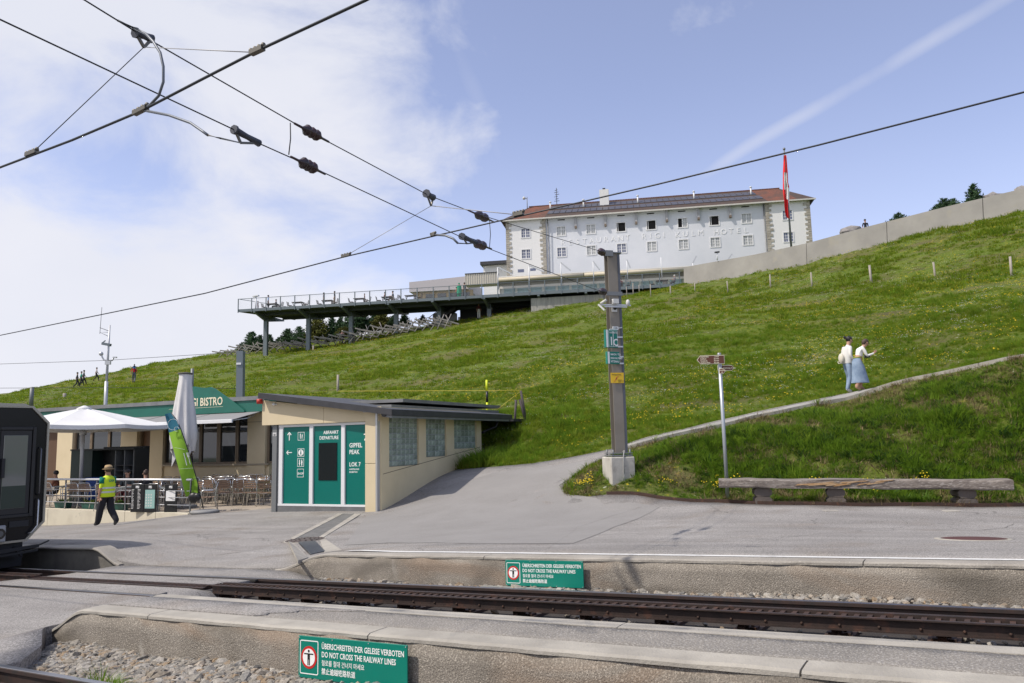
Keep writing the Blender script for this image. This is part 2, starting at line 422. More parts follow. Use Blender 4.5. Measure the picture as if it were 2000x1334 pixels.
def asphalt_mat():
    m = mat('asphalt', (.31, .295, .28), rough=.9, c2=(.225, .213, .202), scale=.55, detail=8, lo=.3, hi=.7, coord='World', bump=.35, bscale=70, spec=.3, c3=(.235, .212, .19), s3=.8, lo3=.54, hi3=.74)
    nt = m.node_tree; N = nt.nodes; L = nt.links; b = N['Principled BSDF']; old = b.inputs['Base Color'].links[0].from_socket
    g = N.new('ShaderNodeNewGeometry')
    v = N.new('ShaderNodeTexNoise'); v.inputs['Scale'].default_value = 60; v.inputs['Detail'].default_value = 2; L.new(g.outputs[0], v.inputs['Vector'])
    mr = N.new('ShaderNodeMapRange'); L.new(v.outputs[0], mr.inputs[0]); mr.inputs[1].default_value = .3; mr.inputs[2].default_value = .7; mr.inputs[3].default_value = .5; mr.inputs[4].default_value = 1.5
    # long wheel streaks and drips along the track direction
    mp = N.new('ShaderNodeMapping'); mp.vector_type = 'TEXTURE'; mp.inputs['Rotation'].default_value = (0, 0, -.35); mp.inputs['Scale'].default_value = (5, .7, 3); L.new(g.outputs[0], mp.inputs[0])
    n2 = N.new('ShaderNodeTexNoise'); n2.inputs['Scale'].default_value = 1.2; n2.inputs['Detail'].default_value = 6; L.new(mp.outputs[0], n2.inputs['Vector'])
    m2 = N.new('ShaderNodeMapRange'); L.new(n2.outputs[0], m2.inputs[0]); m2.inputs[1].default_value = .38; m2.inputs[2].default_value = .62; m2.inputs[3].default_value = .90; m2.inputs[4].default_value = 1.06
    mu = N.new('ShaderNodeMath'); mu.operation = 'MULTIPLY'; L.new(mr.outputs[0], mu.inputs[0]); L.new(m2.outputs[0], mu.inputs[1])
    # cracks
    vo = N.new('ShaderNodeTexVoronoi'); vo.feature = 'DISTANCE_TO_EDGE'; vo.inputs['Scale'].default_value = .2
    nn = N.new('ShaderNodeTexNoise'); nn.inputs['Scale'].default_value = .8; nn.inputs['Detail'].default_value = 5; L.new(g.outputs[0], nn.inputs['Vector'])
    ad = N.new('ShaderNodeVectorMath'); ad.operation = 'MULTIPLY_ADD'; L.new(nn.outputs['Color'], ad.inputs[0]); ad.inputs[1].default_value = (2.2, 2.2, 0); L.new(g.outputs[0], ad.inputs[2]); L.new(ad.outputs[0], vo.inputs['Vector'])
    m3 = N.new('ShaderNodeMapRange'); L.new(vo.outputs[0], m3.inputs[0]); m3.inputs[1].default_value = .0008; m3.inputs[2].default_value = .0026; m3.inputs[3].default_value = .68; m3.inputs[4].default_value = 1
    mu2 = N.new('ShaderNodeMath'); mu2.operation = 'MULTIPLY'; L.new(mu.outputs[0], mu2.inputs[0]); L.new(m3.outputs[0], mu2.inputs[1])
    sc = N.new('ShaderNodeVectorMath'); sc.operation = 'SCALE'; L.new(old, sc.inputs[0]); L.new(mu2.outputs[0], sc.inputs['Scale']); L.new(sc.outputs[0], b.inputs['Base Color'])
    return m
ASPH = asphalt_mat()
ASPH2 = mat('asphalt_coarse', (.27, .25, .225), rough=.95, c2=(.20, .187, .17), scale=1.4, coord='World', bump=.9, bscale=55, spec=.25, c3=(.42, .40, .37), s3=75, lo3=.52, hi3=.66)
CONC = mat('concrete', (.36, .335, .295), rough=.9, c2=(.26, .24, .21), scale=1.3, coord='World', bump=.4, bscale=45, c3=(.45, .42, .37), s3=55, lo3=.6, hi3=.7, spec=.3)
CONCP = mat('concrete_pale', (.42, .395, .345), rough=.9, c2=(.31, .29, .255), scale=2.2, coord='World', bump=.35, bscale=60, spec=.3, c3=(.34, .32, .29), s3=14, lo3=.62, hi3=.8)
def stain(m):
    # rust runs below the lip, pale lime streaks, darker blotches over the whole face
    nt = m.node_tree; N = nt.nodes; L = nt.links; b = N['Principled BSDF']; old = b.inputs['Base Color'].links[0].from_socket; g = N.new('ShaderNodeNewGeometry')
    def lay(old, sc, st, off, a, c_, col, amt):
        mp = N.new('ShaderNodeMapping'); mp.inputs['Scale'].default_value = st; mp.inputs['Location'].default_value = (off, off, off); L.new(g.outputs['Position'], mp.inputs[0])
        n = N.new('ShaderNodeTexNoise'); n.inputs['Scale'].default_value = sc; n.inputs['Detail'].default_value = 7; n.inputs['Distortion'].default_value = .6; L.new(mp.outputs[0], n.inputs[0])
        r_ = N.new('ShaderNodeMapRange'); L.new(n.outputs[0], r_.inputs[0]); r_.inputs[1].default_value = a; r_.inputs[2].default_value = c_; r_.inputs[4].default_value = amt
        x = N.new('ShaderNodeMix'); x.data_type = 'RGBA'; L.new(r_.outputs[0], x.inputs[0]); L.new(old, x.inputs[6]); x.inputs[7].default_value = (*col, 1); return x.outputs[2]
    c = lay(old, .7, (1, 1, 3), 4, .52, .66, (.28, .18, .11), .38); c = lay(c, 1.6, (1.5, 1.5, .5), 9, .64, .70, (.46, .43, .38), .7); c = lay(c, .9, (1, 1, 1.6), 14, .50, .66, (.13, .115, .095), .65)
    L.new(c, b.inputs['Base Color'])
EXPO = mat('exposed_aggregate_concrete', (.30, .27, .232), rough=.95, c2=(.21, .188, .16), scale=1.1, lo=.35, hi=.62, coord='World', bump=.8, bscale=80, c3=(.44, .40, .34), s3=85, lo3=.50, hi3=.66, spec=.2)
stain(EXPO)
WHITE = mat('white_paint', (.78, .78, .76), rough=.6)
RUST = mat('rusted_steel', (.075, .042, .03), rough=.75, metal=.3, c2=(.045, .03, .025), scale=6, coord='World', bump=.3, c3=(.13, .06, .035), s3=12, lo3=.55, hi3=.75)

def grass_mat(name='meadow', dirt=1.0):
    m = bpy.data.materials.new(name); m.use_nodes = True; nt = m.node_tree; N = nt.nodes; L = nt.links; b = N['Principled BSDF']
    b.inputs['Roughness'].default_value = .9; b.inputs['Specular IOR Level'].default_value = .15
    g = N.new('ShaderNodeNewGeometry')
    def nz(s, d=5, st=None, off=0):
        src = g.outputs['Position']
        mp = N.new('ShaderNodeMapping'); mp.inputs['Location'].default_value = (off, off*1.3, off*.7); mp.inputs['Scale'].default_value = st or (1, 1, 1); L.new(src, mp.inputs[0])
        n = N.new('ShaderNodeTexNoise'); n.inputs['Scale'].default_value = s; n.inputs['Detail'].default_value = d; n.inputs['Roughness'].default_value = .65; L.new(mp.outputs[0], n.inputs['Vector']); return n.outputs[0]
    def mr(x, a, c, lo=0, hi=1):
        n = N.new('ShaderNodeMapRange'); n.inputs[1].default_value = a; n.inputs[2].default_value = c; n.inputs[3].default_value = lo; n.inputs[4].default_value = hi; L.new(x, n.inputs[0]); return n.outputs[0]
    def mx(f, A, B):
        n = N.new('ShaderNodeMix'); n.data_type = 'RGBA'; L.new(f, n.inputs[0])
        for i, v in ((6, A), (7, B)):
            if isinstance(v, tuple): n.inputs[i].default_value = (*v, 1)
            else: L.new(v, n.inputs[i])
        return n.outputs[2]
    def mul(a, c):
        n = N.new('ShaderNodeMath'); n.operation = 'MULTIPLY'
        for i, v in ((0, a), (1, c)):
            if isinstance(v, float): n.inputs[i].default_value = v
            else: L.new(v, n.inputs[i])
        return n.outputs[0]
    col = mx(mr(nz(.16, 6), .38, .62), (.092, .140, .013), (.125, .158, .023))
    col = mx(mr(nz(1.3, 6, off=5), .4, .65), col, (.07, .12, .013))
    col = mx(mr(nz(9, 4, off=3), .45, .7), col, (.15, .18, .035))
    # dry and bare terracettes that run along the slope (constant height)
    col = mx(mul(mr(nz(.35, 7, (.35, 1.0, 3.2), 11), .48, .62), .7*dirt), col, (.13, .11, .055))
    col = mx(mul(mr(nz(1.1, 6, (.3, 1.0, 2.6), 17), .56, .66), .6*dirt), col, (.085, .066, .04))
    # buttercups and daisies
    fl = mr(nz(.22, 3, off=23), .47, .62)
    col = mx(mul(mul(mr(nz(5.5, 3, off=29), .60, .66), fl), .75), col, (.50, .40, .02))
    col = mx(mul(mul(mr(nz(8, 2, off=37), .66, .70), mr(nz(.3, 3, off=41), .45, .55)), .6), col, (.55, .55, .45))
    L.new(col, b.inputs['Base Color'])
    bn = N.new('ShaderNodeBump'); bn.inputs['Strength'].default_value = 1; bn.inputs['Distance'].default_value = .25; L.new(nz(2.2, 8, off=2), bn.inputs['Height']); L.new(bn.outputs[0], b.inputs['Normal'])
    return m
MEADOW = grass_mat()
def bumps(x, y):       # soft unevenness of the meadow: hummocks and cattle terraces
    b = .10*np.sin(x*.9+1.3*np.sin(y*.31))*np.sin(y*.7+.8*np.sin(x*.4))+.06*np.sin(x*2.3+y*1.1)*np.sin(y*2.1-x*.6)
    return b
REG = [plaza_poly, path_poly]
def edge_dist(x, y):
    d = np.full(np.shape(x), 1e9); ins = np.zeros(np.shape(x), bool)
    for P in REG:
        d = np.minimum(d, pdist(x, y, P)); ins |= inpoly(x, y, P)
    return d, ins
def HG(x, y):          # meadow surface
    x = np.asarray(x, float); y = np.asarray(y, float)
    h = Hn(x, y); d, ins = edge_dist(x, y)
    hh = h + np.where(ins, -.10, bumps(x, y)*np.clip(d/3, 0, 1)+.02*np.clip(d/.3, 0, 1))
    sg = sstep(h, 2, 6)*np.clip(d/8, 0, 1); hh = hh+sg*.05*np.sin(h*5.0+np.sin(x*.15)*2+np.sin(x*.5))
    return hh
def HGs(x, y): return float(HG(np.array([x]), np.array([y]))[0])
def axis(c0, c1, step, lo, hi, grow=1.07):
    a = list(np.arange(c0, c1, step)); s = step
    while a[-1] < hi: s *= grow; a.append(a[-1]+s)
    s = step
    while a[0] > lo: s *= grow; a.insert(0, a[0]-s)
    return np.array(a)
sa = axis(-36, 14, .33, -430, 240, 1.05); na = axis(8.6, 38, .33, 8.6, 460, 1.03)
Sg, Ng = np.meshgrid(sa, na); Xg = TS.x*Sg+TN.x*Ng; Yg = TS.y*Sg+TN.y*Ng
Zg = HG(Xg.ravel(), Yg.ravel()); Zg[Ng.ravel() < 9.4] -= .35
V = np.c_[Xg.ravel(), Yg.ravel(), Zg]; ns_ = len(sa)
idx = np.arange(V.shape[0]).reshape(Xg.shape)
q = np.stack([idx[:-1, :-1], idx[:-1, 1:], idx[1:, 1:], idx[1:, :-1]], -1).reshape(-1, 4)
me = bpy.data.meshes.new('hillside'); me.from_pydata(V.tolist(), [], q.tolist()); me.materials.append(MEADOW)
me.polygons.foreach_set('use_smooth', [True]*len(me.polygons)); me.update()
struct(tag(link('hillside', me), 'green meadow slope with yellow flowers rising behind the station to the hotel', 'hillside'))
far = mat('far_land', (.10, .14, .07), rough=.95, c2=(.07, .10, .06), scale=.01, coord='World')
b = MB(); b.bx(-2400, 2400, -1500, 2400, -40, -30); struct(tag(b.build('ground', far), 'low distant land round the mountain top', 'ground'))

plaza = struct(tag(sheet('plaza', plaza_poly, .55, lambda x, y: Hn(x, y)+.004, ASPH, .25), 'patched grey asphalt forecourt between the platform edge and the ticket building', 'forecourt'))
PATHM = mat('footpath_asphalt', (.34, .33, .31), rough=.9, c2=(.27, .265, .25), scale=2, coord='World', bump=.3)
struct(tag(sheet('footpath', path_poly, .5, lambda x, y: Hn(x, y)+.05, PATHM, .3), 'narrow grey footpath climbing across the meadow', 'footpath'))
# pale kerb stones on both sides of the footpath
#kb
kb = tag(thing('path_kerb', 'pale kerb stones lining the narrow footpath up the meadow', 'kerb'), kind='structure')
lib = None
for d in (-(PW+.06), PW+.07):
    L_ = resample(offset_line(path_c, d), .95)
    for i, (a, c) in enumerate(zip(L_[3:-1], L_[4:])):
        za, zc = H(*a)+(.06 if d < 0 else .035), H(*c)+(.06 if d < 0 else .035)
        MB().bar(Vector((*a, za-.075)).lerp(Vector((*c, zc-.075)), .008), Vector((*a, za-.075)).lerp(Vector((*c, zc-.075)), .992), .13, .20).build('kerb_stone', CONCP, kb)
# rusty steel strip that holds the bank back
kl = resample(kerb_line, 2.4); er = thing('edging_strip', 'low rust brown steel edging between asphalt and the grassy bank under the log bench', 'edging')
fine = resample(smooth_line(kerb_line, 2), .6)
for j in range(0, len(fine)-1, 5):
    mbb = MB()
    seg = fine[j:j+6]
    for a, c in zip(seg[:-1], seg[1:]):
        mbb.bar((a[0], a[1], H(*a)-.01), (c[0], c[1], H(*c)-.01), .03, .17)
    mbb.build('steel_strip', RUST, er)
# ------------------------------------------------------------------ scatter helper (stuff)
def scatter(name, protos, pts, rots, scl, holder_mat=None):
    me = bpy.data.meshes.new(name); me.from_pydata([tuple(p) for p in pts], [], [])
    a = me.attributes.new('rot', 'FLOAT_VECTOR', 'POINT'); a.data.foreach_set('vector', np.asarray(rots, dtype=np.float32).ravel())
    a = me.attributes.new('scl', 'FLOAT_VECTOR', 'POINT'); a.data.foreach_set('vector', np.asarray(scl, dtype=np.float32).ravel())
    o = link(name, me)
    ng = bpy.data.node_groups.new(name, 'GeometryNodeTree')
    ng.interface.new_socket('Geometry', in_out='INPUT', socket_type='NodeSocketGeometry'); ng.interface.new_socket('Geometry', in_out='OUTPUT', socket_type='NodeSocketGeometry')
    N = ng.nodes; L = ng.links; gi = N.new('NodeGroupInput'); go = N.new('NodeGroupOutput')
    ip = N.new('GeometryNodeInstanceOnPoints'); jg = N.new('GeometryNodeJoinGeometry')
    for p in protos:
        oi = N.new('GeometryNodeObjectInfo'); oi.inputs['Object'].default_value = p; oi.inputs['As Instance'].default_value = True
        L.new(oi.outputs['Geometry'], jg.inputs[0])
    def at_(n_):
        x = N.new('GeometryNodeInputNamedAttribute'); x.data_type = 'FLOAT_VECTOR'; x.inputs[0].default_value = n_; return x.outputs[0]
    L.new(gi.outputs[0], ip.inputs['Points']); L.new(jg.outputs[0], ip.inputs['Instance']); ip.inputs['Pick Instance'].default_value = True
    er_ = N.new('FunctionNodeEulerToRotation'); L.new(at_('rot'), er_.inputs[0]); L.new(er_.outputs[0], ip.inputs['Rotation']); L.new(at_('scl'), ip.inputs['Scale'])
    L.new(ip.outputs[0], go.inputs[0])
    md = o.modifiers.new('scatter', 'NODES'); md.node_group = ng
    o['kind'] = 'stuff'
    return o
def proto(name, me): return bpy.data.objects.new(name, me)
def hue_mat(name, cols, rough=.9, bump=0, fac=.25, sheen=0, transl=0):
    m = bpy.data.materials.new(name); m.use_nodes = True; nt = m.node_tree; N = nt.nodes; L = nt.links; b = N['Principled BSDF']
    b.inputs['Roughness'].default_value = rough; b.inputs['Specular IOR Level'].default_value = .25
    oi = N.new('ShaderNodeObjectInfo'); cr = N.new('ShaderNodeValToRGB'); L.new(oi.outputs['Random'], cr.inputs[0]); e = cr.color_ramp.elements
    while len(e) < len(cols): e.new(.5)
    for i, c in enumerate(cols): e[i].position = i/(len(cols)-1); e[i].color = (*c, 1)
    tc = N.new('ShaderNodeTexCoord'); nz = N.new('ShaderNodeTexNoise'); nz.inputs['Scale'].default_value = 3; nz.inputs['Detail'].default_value = 5; L.new(tc.outputs['Object'], nz.inputs[0])
    mr = N.new('ShaderNodeMapRange'); L.new(nz.outputs[0], mr.inputs[0]); mr.inputs[1].default_value = .3; mr.inputs[2].default_value = .7; mr.inputs[3].default_value = 1-fac; mr.inputs[4].default_value = 1+fac
    s = N.new('ShaderNodeVectorMath'); s.operation = 'SCALE'; L.new(cr.outputs[0], s.inputs[0]); L.new(mr.outputs[0], s.inputs['Scale']); L.new(s.outputs[0], b.inputs['Base Color'])
    if transl:
        tl = N.new('ShaderNodeBsdfTranslucent'); L.new(s.outputs[0], tl.inputs[0]); mxs = N.new('ShaderNodeMixShader'); mxs.inputs[0].default_value = transl
        L.new(b.outputs[0], mxs.inputs[1]); L.new(tl.outputs[0], mxs.inputs[2]); L.new(mxs.outputs[0], N['Material Output'].inputs[0])
    return m
STONEM = hue_mat('stone', [(.22,.19,.15),(.28,.26,.225),(.15,.145,.135),(.33,.30,.26),(.27,.20,.13),(.19,.185,.175),(.38,.355,.315),(.24,.22,.19)], fac=.35)
def rock_mesh(seed, mt, sub=2, flat=.75):
    bm = bmesh.new(); bmesh.ops.create_icosphere(bm, subdivisions=sub, radius=1)
    for v in bm.verts:
        n = mnoise.noise(v.co*.9+Vector((seed*7.3, 0, 0)))
        c = Vector((round(v.co.x*1.6+n)/1.6, round(v.co.y*1.6+n)/1.6, round(v.co.z*1.6)/1.6))
        v.co = (v.co*.55+c*.45)*(1+.35*n); v.co.z *= flat; v.co.x *= 1.2
    me = bpy.data.meshes.new('stone'); bm.to_mesh(me); bm.free(); me.materials.append(mt); return me
ROCKS = [proto('stone', rock_mesh(i, STONEM, 1 if i > 2 else 2)) for i in range(5)]

# ------------------------------------------------------------------ track
def ext_s(mb, prof, s0, s1):
    n = len(prof); vs = [(s0, y, z) for y, z in prof]+[(s1, y, z) for y, z in prof]
    return mb.add(vs, [tuple(range(n))[::-1], tuple(range(n, 2*n))]+[(i, (i+1) % n, (i+1) % n+n, i+n) for i in range(n)])
BALM = mat('ballast_bed', (.16, .135, .11), rough=1, c2=(.09, .075, .06), scale=3, coord='World', bump=1, bscale=30)
BALD = mat('oily_ballast', (.06, .05, .042), rough=1, c2=(.035, .03, .028), scale=3, coord='World', bump=1, bscale=30)
bed = MB(SLOPE.copy()); bed.bx(-70, 30, -8, 8.7, -.9, -.20)
struct(tag(bed.build('track_bed', BALM), 'brown gravel bed under the rails between the platforms', 'track bed'))
m_ = MB(SLOPE.copy()); m_.bx(-9, 26, 5.5, 7.78, -.25, -.185); struct(tag(m_.build('oily_bed', BALD), 'dark oily gravel between the rails', 'track bed'))
steel = mat('rail_head', (.30, .30, .32), rough=.28, metal=1.0)
railside = mat('rail_side', (.035, .028, .026), rough=.6, c2=(.06, .035, .028), scale=8, coord='World', metal=.2)
def rail_profile(n0):
    half = [(.060, -.150), (.060, -.140), (.012, -.125), (.012, -.045), (.034, -.032), (.034, -.004), (.028, 0)]
    return [(n0+a, z) for a, z in half]+[(n0-a, z) for a, z in reversed(half)]
RACKM = mat('rack_steel', (.055, .036, .030), rough=.6, metal=.3, c2=(.035, .025, .022), scale=5, coord='World', c3=(.10, .05, .035), s3=9, lo3=.55, hi3=.75)
def track(n0, label, rack_on=True, s0=-60, s1=26):
    t = thing('railway_track', label, 'railway track', tw(0, n0, -.2))
    for dn in (-.7175, .7175):
        m = MB(SLOPE.copy()); ext_s(m, rail_profile(n0+dn), s0, s1)
        r_ = m.build('rail', railside, t)
        m = MB(SLOPE.copy()); ext_s(m, [(n0+dn-.03, .001), (n0+dn+.03, .001), (n0+dn+.024, .004), (n0+dn-.024, .004)], s0, s1); m.build('running_surface', steel, r_)
    # ladder rack raised above the rail heads
    rk = None
    m = MB(SLOPE.copy())
    for dn, sg in ((-.085, 1), (.085, -1)):
        for s0_, s1_, tp in ((s0, -13.95, .045), (-13.94, -9.35, .004), (-9.2, s1, .045)):
            m.bx(s0_, s1_, n0+dn-.006, n0+dn+.006, -.065, tp)
            e0_, e1_ = (n0+dn-.045, n0+dn-.0065) if sg > 0 else (n0+dn+.0065, n0+dn+.045)
            m.bx(s0_, s1_, e0_, e1_, tp-.010, tp+.001)
            if tp > .01: m.bx(s0_, s1_, e0_, e1_, -.065, -.053)
        m.add([(-9.34, n0+dn-.04, .004), (-9.34, n0+dn+.04, .004), (-9.21, n0+dn+.04, .045), (-9.21, n0+dn-.04, .045)], [(0, 1, 2, 3)])
    rk = m.build('rack_beam', RACKM, t)
    m = MB(SLOPE.copy())
    for k in range(int((s1-s0)/.1)):
        s = s0+k*.1
        if s < -20 or s > 12: continue
        tp = .032 if (s > -9.3 or s < -13.9) else .006
        m.bx(s, s+.04, n0-.078, n0+.078, tp-.04, tp)
    tag(m.build('rack_rungs', RUST, rk), kind='stuff')
    sm = MB(SLOPE.copy()); sm.bx(-.12, .12, n0-1.15, n0+1.15, -.27, -.155); k = 0
    slp = mat('steel_sleeper', (.09, .055, .04), rough=.85, metal=.2, c2=(.05, .035, .028), scale=5)
    base = None
    for s in np.arange(-34, 16, .78):
        if -13.9 < s < -9.3: continue
        if base is None:
            inv = root_inv(t); me = MB(inv @ SLOPE @ Matrix.Translation((0, 0, 0))); me.bx(-.12, .12, n0-1.15, n0+1.15, -.27, -.155); base = me.mesh('sleeper', slp)
            fm = MB(inv @ SLOPE)
            for dn in (-.7175, .7175):
                for e in (-.09, .09): fm.bx(-.05, .05, n0+dn+e-.02, n0+dn+e+.02, -.155, -.11)
            for e in (-.15, .15):
                fm.bx(-.09, .09, n0+e-.05, n0+e+.05, -.155, -.135); fm.tube([(-.04, n0+e, -.135), (-.04, n0+e, -.10)], .016, 6); fm.tube([(.04, n0+e, -.135), (.04, n0+e, -.10)], .016, 6)
                fm.bx(-.03, .03, n0-.08, n0+.08, -.155, -.05)
            fmm = fm.mesh('rail_fastening', RUST)
        o = link('sleeper', base, t); o.location = (TS.x*s, TS.y*s, G*s)
        f = link('rail_fastening', fmm, o); f['kind'] = 'stuff'
    return t
track(7.113, 'dark rusty rack railway track between the two platform edges, sunk into the crossing further back')
track(2.83, 'second rack railway track in the near corner below the gravel')
# bolts along the visible near side of the rack
m = MB(SLOPE.copy())
for s in np.arange(-9, 12, .3): m.ball((s, 7.113-.095, -.03), .014, 6, 4)
tag(m.build('bolt_heads', RUST, bpy.data.objects['railway_track']), kind='stuff')

# ---- level crossing
def zcross(x, y):
    s, n = np.asarray(x)*TS.x+np.asarray(y)*TS.y, np.asarray(x)*TN.x+np.asarray(y)*TN.y
    isl = .25*sstep(s, -8.9, -7.9)*(1-sstep(n, 5.4, 6.0))*sstep(n, 4.0, 4.5)
    return railz(s)-.010+isl-.13*(1-sstep(-s, 8.6, 9.45))*sstep(n, 6.1, 6.6)
cross_poly = [tws(*a) for a in [(-13.95,8.7),(-9.4,8.7),(-8.6,8.56),(-8.2,8.45),(-8.7,8.2),(-8.95,7.98),(-9.3,7.83),(-9.35,7.5),(-9.15,7.25),(-9.2,7.0),(-8.8,6.85),(-8.6,6.65),(-8.75,6.4),(-8.5,6.2),(-8.3,5.8),(-8.0,5.45),(-8.5,5.2),(-8.55,4.5),(-8.2,4.28),(-7.85,4.1),(-7.5,3.75),(-7.45,3.5),(-7.3,1.0),(-8,-5),(-45,-5),(-45,3),(-22,4.8),(-15.4,6.1),(-14.3,6.75),(-13.8,7.64)]]
struct(tag(sheet('level_crossing', cross_poly, .4, zcross, ASPH, .3), 'smooth asphalt crossing laid over the rails', 'crossing'))
gap = mat('flangeway', (.03, .028, .026), rough=.9)
m = MB(SLOPE.copy())
for n0 in (7.113, 2.83):
    for dn, a, c in ((-.7175, .036, .085), (.7175, -.085, -.036)):
        m.bx(-14, -9.2, n0+dn+a, n0+dn+c, -.03, -.006)
struct(tag(m.build('flangeway', gap), 'dark grooves beside the rails in the crossing', 'groove'))

# ---- far platform edge
def strip(name, mt, s_arr, prof_fn, parent=None, smooth=False):
    """loft of a profile [(n,h)] over s in the sloping frame"""
    vs = []; fs = []; k = None
    for s in s_arr:
        p = prof_fn(s); k = len(p); vs += [(s, a, c) for a, c in p]
    for i in range(len(s_arr)-1):
        for j in range(k-1): fs.append((i*k+j, (i+1)*k+j, (i+1)*k+j+1, i*k+j+1))
    m = MB(SLOPE.copy()); m.add(vs, fs, smooth); e = (len(s_arr)-1)*k
    m.add([vs[i] for i in range(k)], [tuple(range(k))]); m.add([vs[e+i] for i in range(k)], [tuple(range(k))[::-1]])
    return m.build(name, mt, parent)
def nz1(s, a=1.0, o=0.0): return mnoise.noise(Vector((s*a+o, o*3.1, 0)))
def wallprof(n0, hf, low, thick):
    def f(s):
        h = hf(s); r = .006*nz1(s, 1.7, n0)
        ks = np.linspace(0, 1, 7); out = []
        for t in ks:
            z = low+(h-.03-low)*t; out.append((n0+r+.010*mnoise.noise(Vector((s*3, z*9, n0)))+(.0), z))
        return out+[(n0+thick, h-.03), (n0+thick, low)]
    return f
fh = lambda s: float(edge_h(s))
struct(tag(strip('platform_wall', EXPO, np.arange(-9.72, 27, .1), wallprof(8.58, fh, -.45, .2), smooth=True), 'weathered aggregate concrete face of the far platform', 'platform wall'))
PITM = mat('old_dark_concrete', (.16, .15, .13), rough=.95, c2=(.10, .095, .085), scale=1.5, coord='World', bump=.5)
struct(tag(strip('platform_wall', PITM, np.arange(-48, -13.8, .2), wallprof(8.58, fh, -.75, .12), smooth=True), 'dark stained concrete wall of the pit beside the train', 'platform wall'))
def lip(n_a, n_b, hf, s):
    h = hf(s); w = .008*nz1(s, 2.3, n_a); e = .012*mnoise.noise(Vector((s*5, 1.7, n_a)))
    return [(n_a+e, h-.034), (n_a+e*.6, h-.010+w), (n_a+.025, h+.004+w), ((n_a+n_b)/2, h+.006), (n_b-.012, h+.006), (n_b, h-.01), (n_b, h-.10)]
edge = tag(thing('platform_edging', 'pale concrete edge stones along the far platform beside the white line', 'edging'), kind='structure')
cuts = [-9.75, -5.78, -1.2, 3.3, 7.2, 12, 19, 27]
for a, c in zip(cuts[:-1], cuts[1:]):
    strip('edge_stone', CONC, np.linspace(a+.006, c-.006, max(4, int((c-a)/.1))), lambda s: lip(8.572, 8.80, fh, s), edge)
for a, c in ((-26, -21), (-21, -17), (-17, -13.8)):
    strip('edge_stone', CONC, np.linspace(a+.006, c-.006, 24), lambda s: lip(8.5, 8.85, lambda q: fh(q)+.01, s), edge)
m = MB()
for s in np.arange(-8.5, 26, .3):
    m.cur = 0
    p = []
    for ss_, nn in ((s, 8.85), (s+.3, 8.85), (s+.3, 8.96), (s, 8.96)):
        q = tw(ss_, nn); p.append((q.x, q.y, H(q.x, q.y)+.009+.0))
    m.add(p, [(0, 1, 2, 3)])
struct(tag(m.build('platform_line', mat('worn_white_paint', (.66, .66, .64), rough=.8, c2=(.46, .455, .44), scale=7, coord='World', lo=.5, hi=.72)), 'thin worn white safety line along the far platform edge', 'line marking'))

# ---- island platform between the tracks
ih = lambda s: .25*float(sstep(s, -8.7, -7.95))
struct(tag(strip('island_platform_wall', EXPO, np.arange(-8.6, 12, .06), wallprof(4.56, ih, -.6, .2), smooth=True), 'rough aggregate concrete wall of the narrow near platform', 'platform wall'))
struct(tag(strip('island_platform_wall', EXPO, np.arange(-8.2, 12, .2), lambda s: [(5.42, -.5), (5.42, ih(s)-.05), (5.26, ih(s)-.05), (5.26, -.5)]), 'hidden rear wall of the narrow near platform', 'platform wall'))
ed2 = tag(thing('island_edging', 'pale concrete edge stones on both sides of the narrow near platform', 'edging'), kind='structure')
cuts = [-8.68, -6.89, -4.14, -1.0, 2.3, 6, 12]
for a, c in zip(cuts[:-1], cuts[1:]):
    strip('edge_stone', CONCP, np.linspace(a+.006, c-.006, max(4, int((c-a)/.08))), lambda s: lip(4.552, 4.79, ih, s), ed2)
cuts = [-7.95, -5.6, -2.4, 1.2, 5, 12]
for a, c in zip(cuts[:-1], cuts[1:]):
    strip('edge_stone', CONCP, np.linspace(a+.004, c-.004, max(4, int((c-a)/.1))), lambda s: [(5.25, ih(s)-.1), (5.25, ih(s)+.004), (5.35, ih(s)+.006), (5.42+.01*nz1(s, 4), ih(s)+.002), (5.435+.012*nz1(s, 4), ih(s)-.016), (5.43, ih(s)-.1)], ed2)
isl = sheet('island_surface', [tws(s, 4.78) for s in (-8.6, -8, -6, -3, 0, 4, 12)]+[tws(s, 5.255) for s in (12, 4, 0, -3, -6, -7.9)]+[tws(-7.95, 5.45), tws(-8.3, 5.4), tws(-8.6, 5.3)], .12,
            lambda x, y: railz(x*TS.x+y*TS.y)+.25*sstep(x*TS.x+y*TS.y, -8.7, -7.95)+.001+.004*np.sin(x*3)*np.sin(y*4), ASPH2, .1)
struct(tag(isl, 'coarse grey asphalt strip on top of the narrow platform', 'platform surface'))
pp = [(-8.55, 4.8), (-7, 4.8), (-5.7, 4.8), (-5.62, 4.86), (-5.66, 4.93), (-5.5, 4.98), (-5.42, 5.03), (-5.45, 5.08), (-5.2, 5.14), (-5.0, 5.17), (-4.85, 5.22), (-4.8, 5.245), (-6.5, 5.245), (-7.9, 5.245), (-7.98, 5.5), (-8.3, 5.6), (-8.6, 5.3)]
struct(tag(sheet('asphalt_patch', [tws(*a) for a in pp], .2, lambda x, y: railz(x*TS.x+y*TS.y)+.25*sstep(x*TS.x+y*TS.y, -8.7, -7.95)+.010, ASPH, .02), 'smooth darker asphalt tongue at the ramp end of the narrow platform', 'patch'))

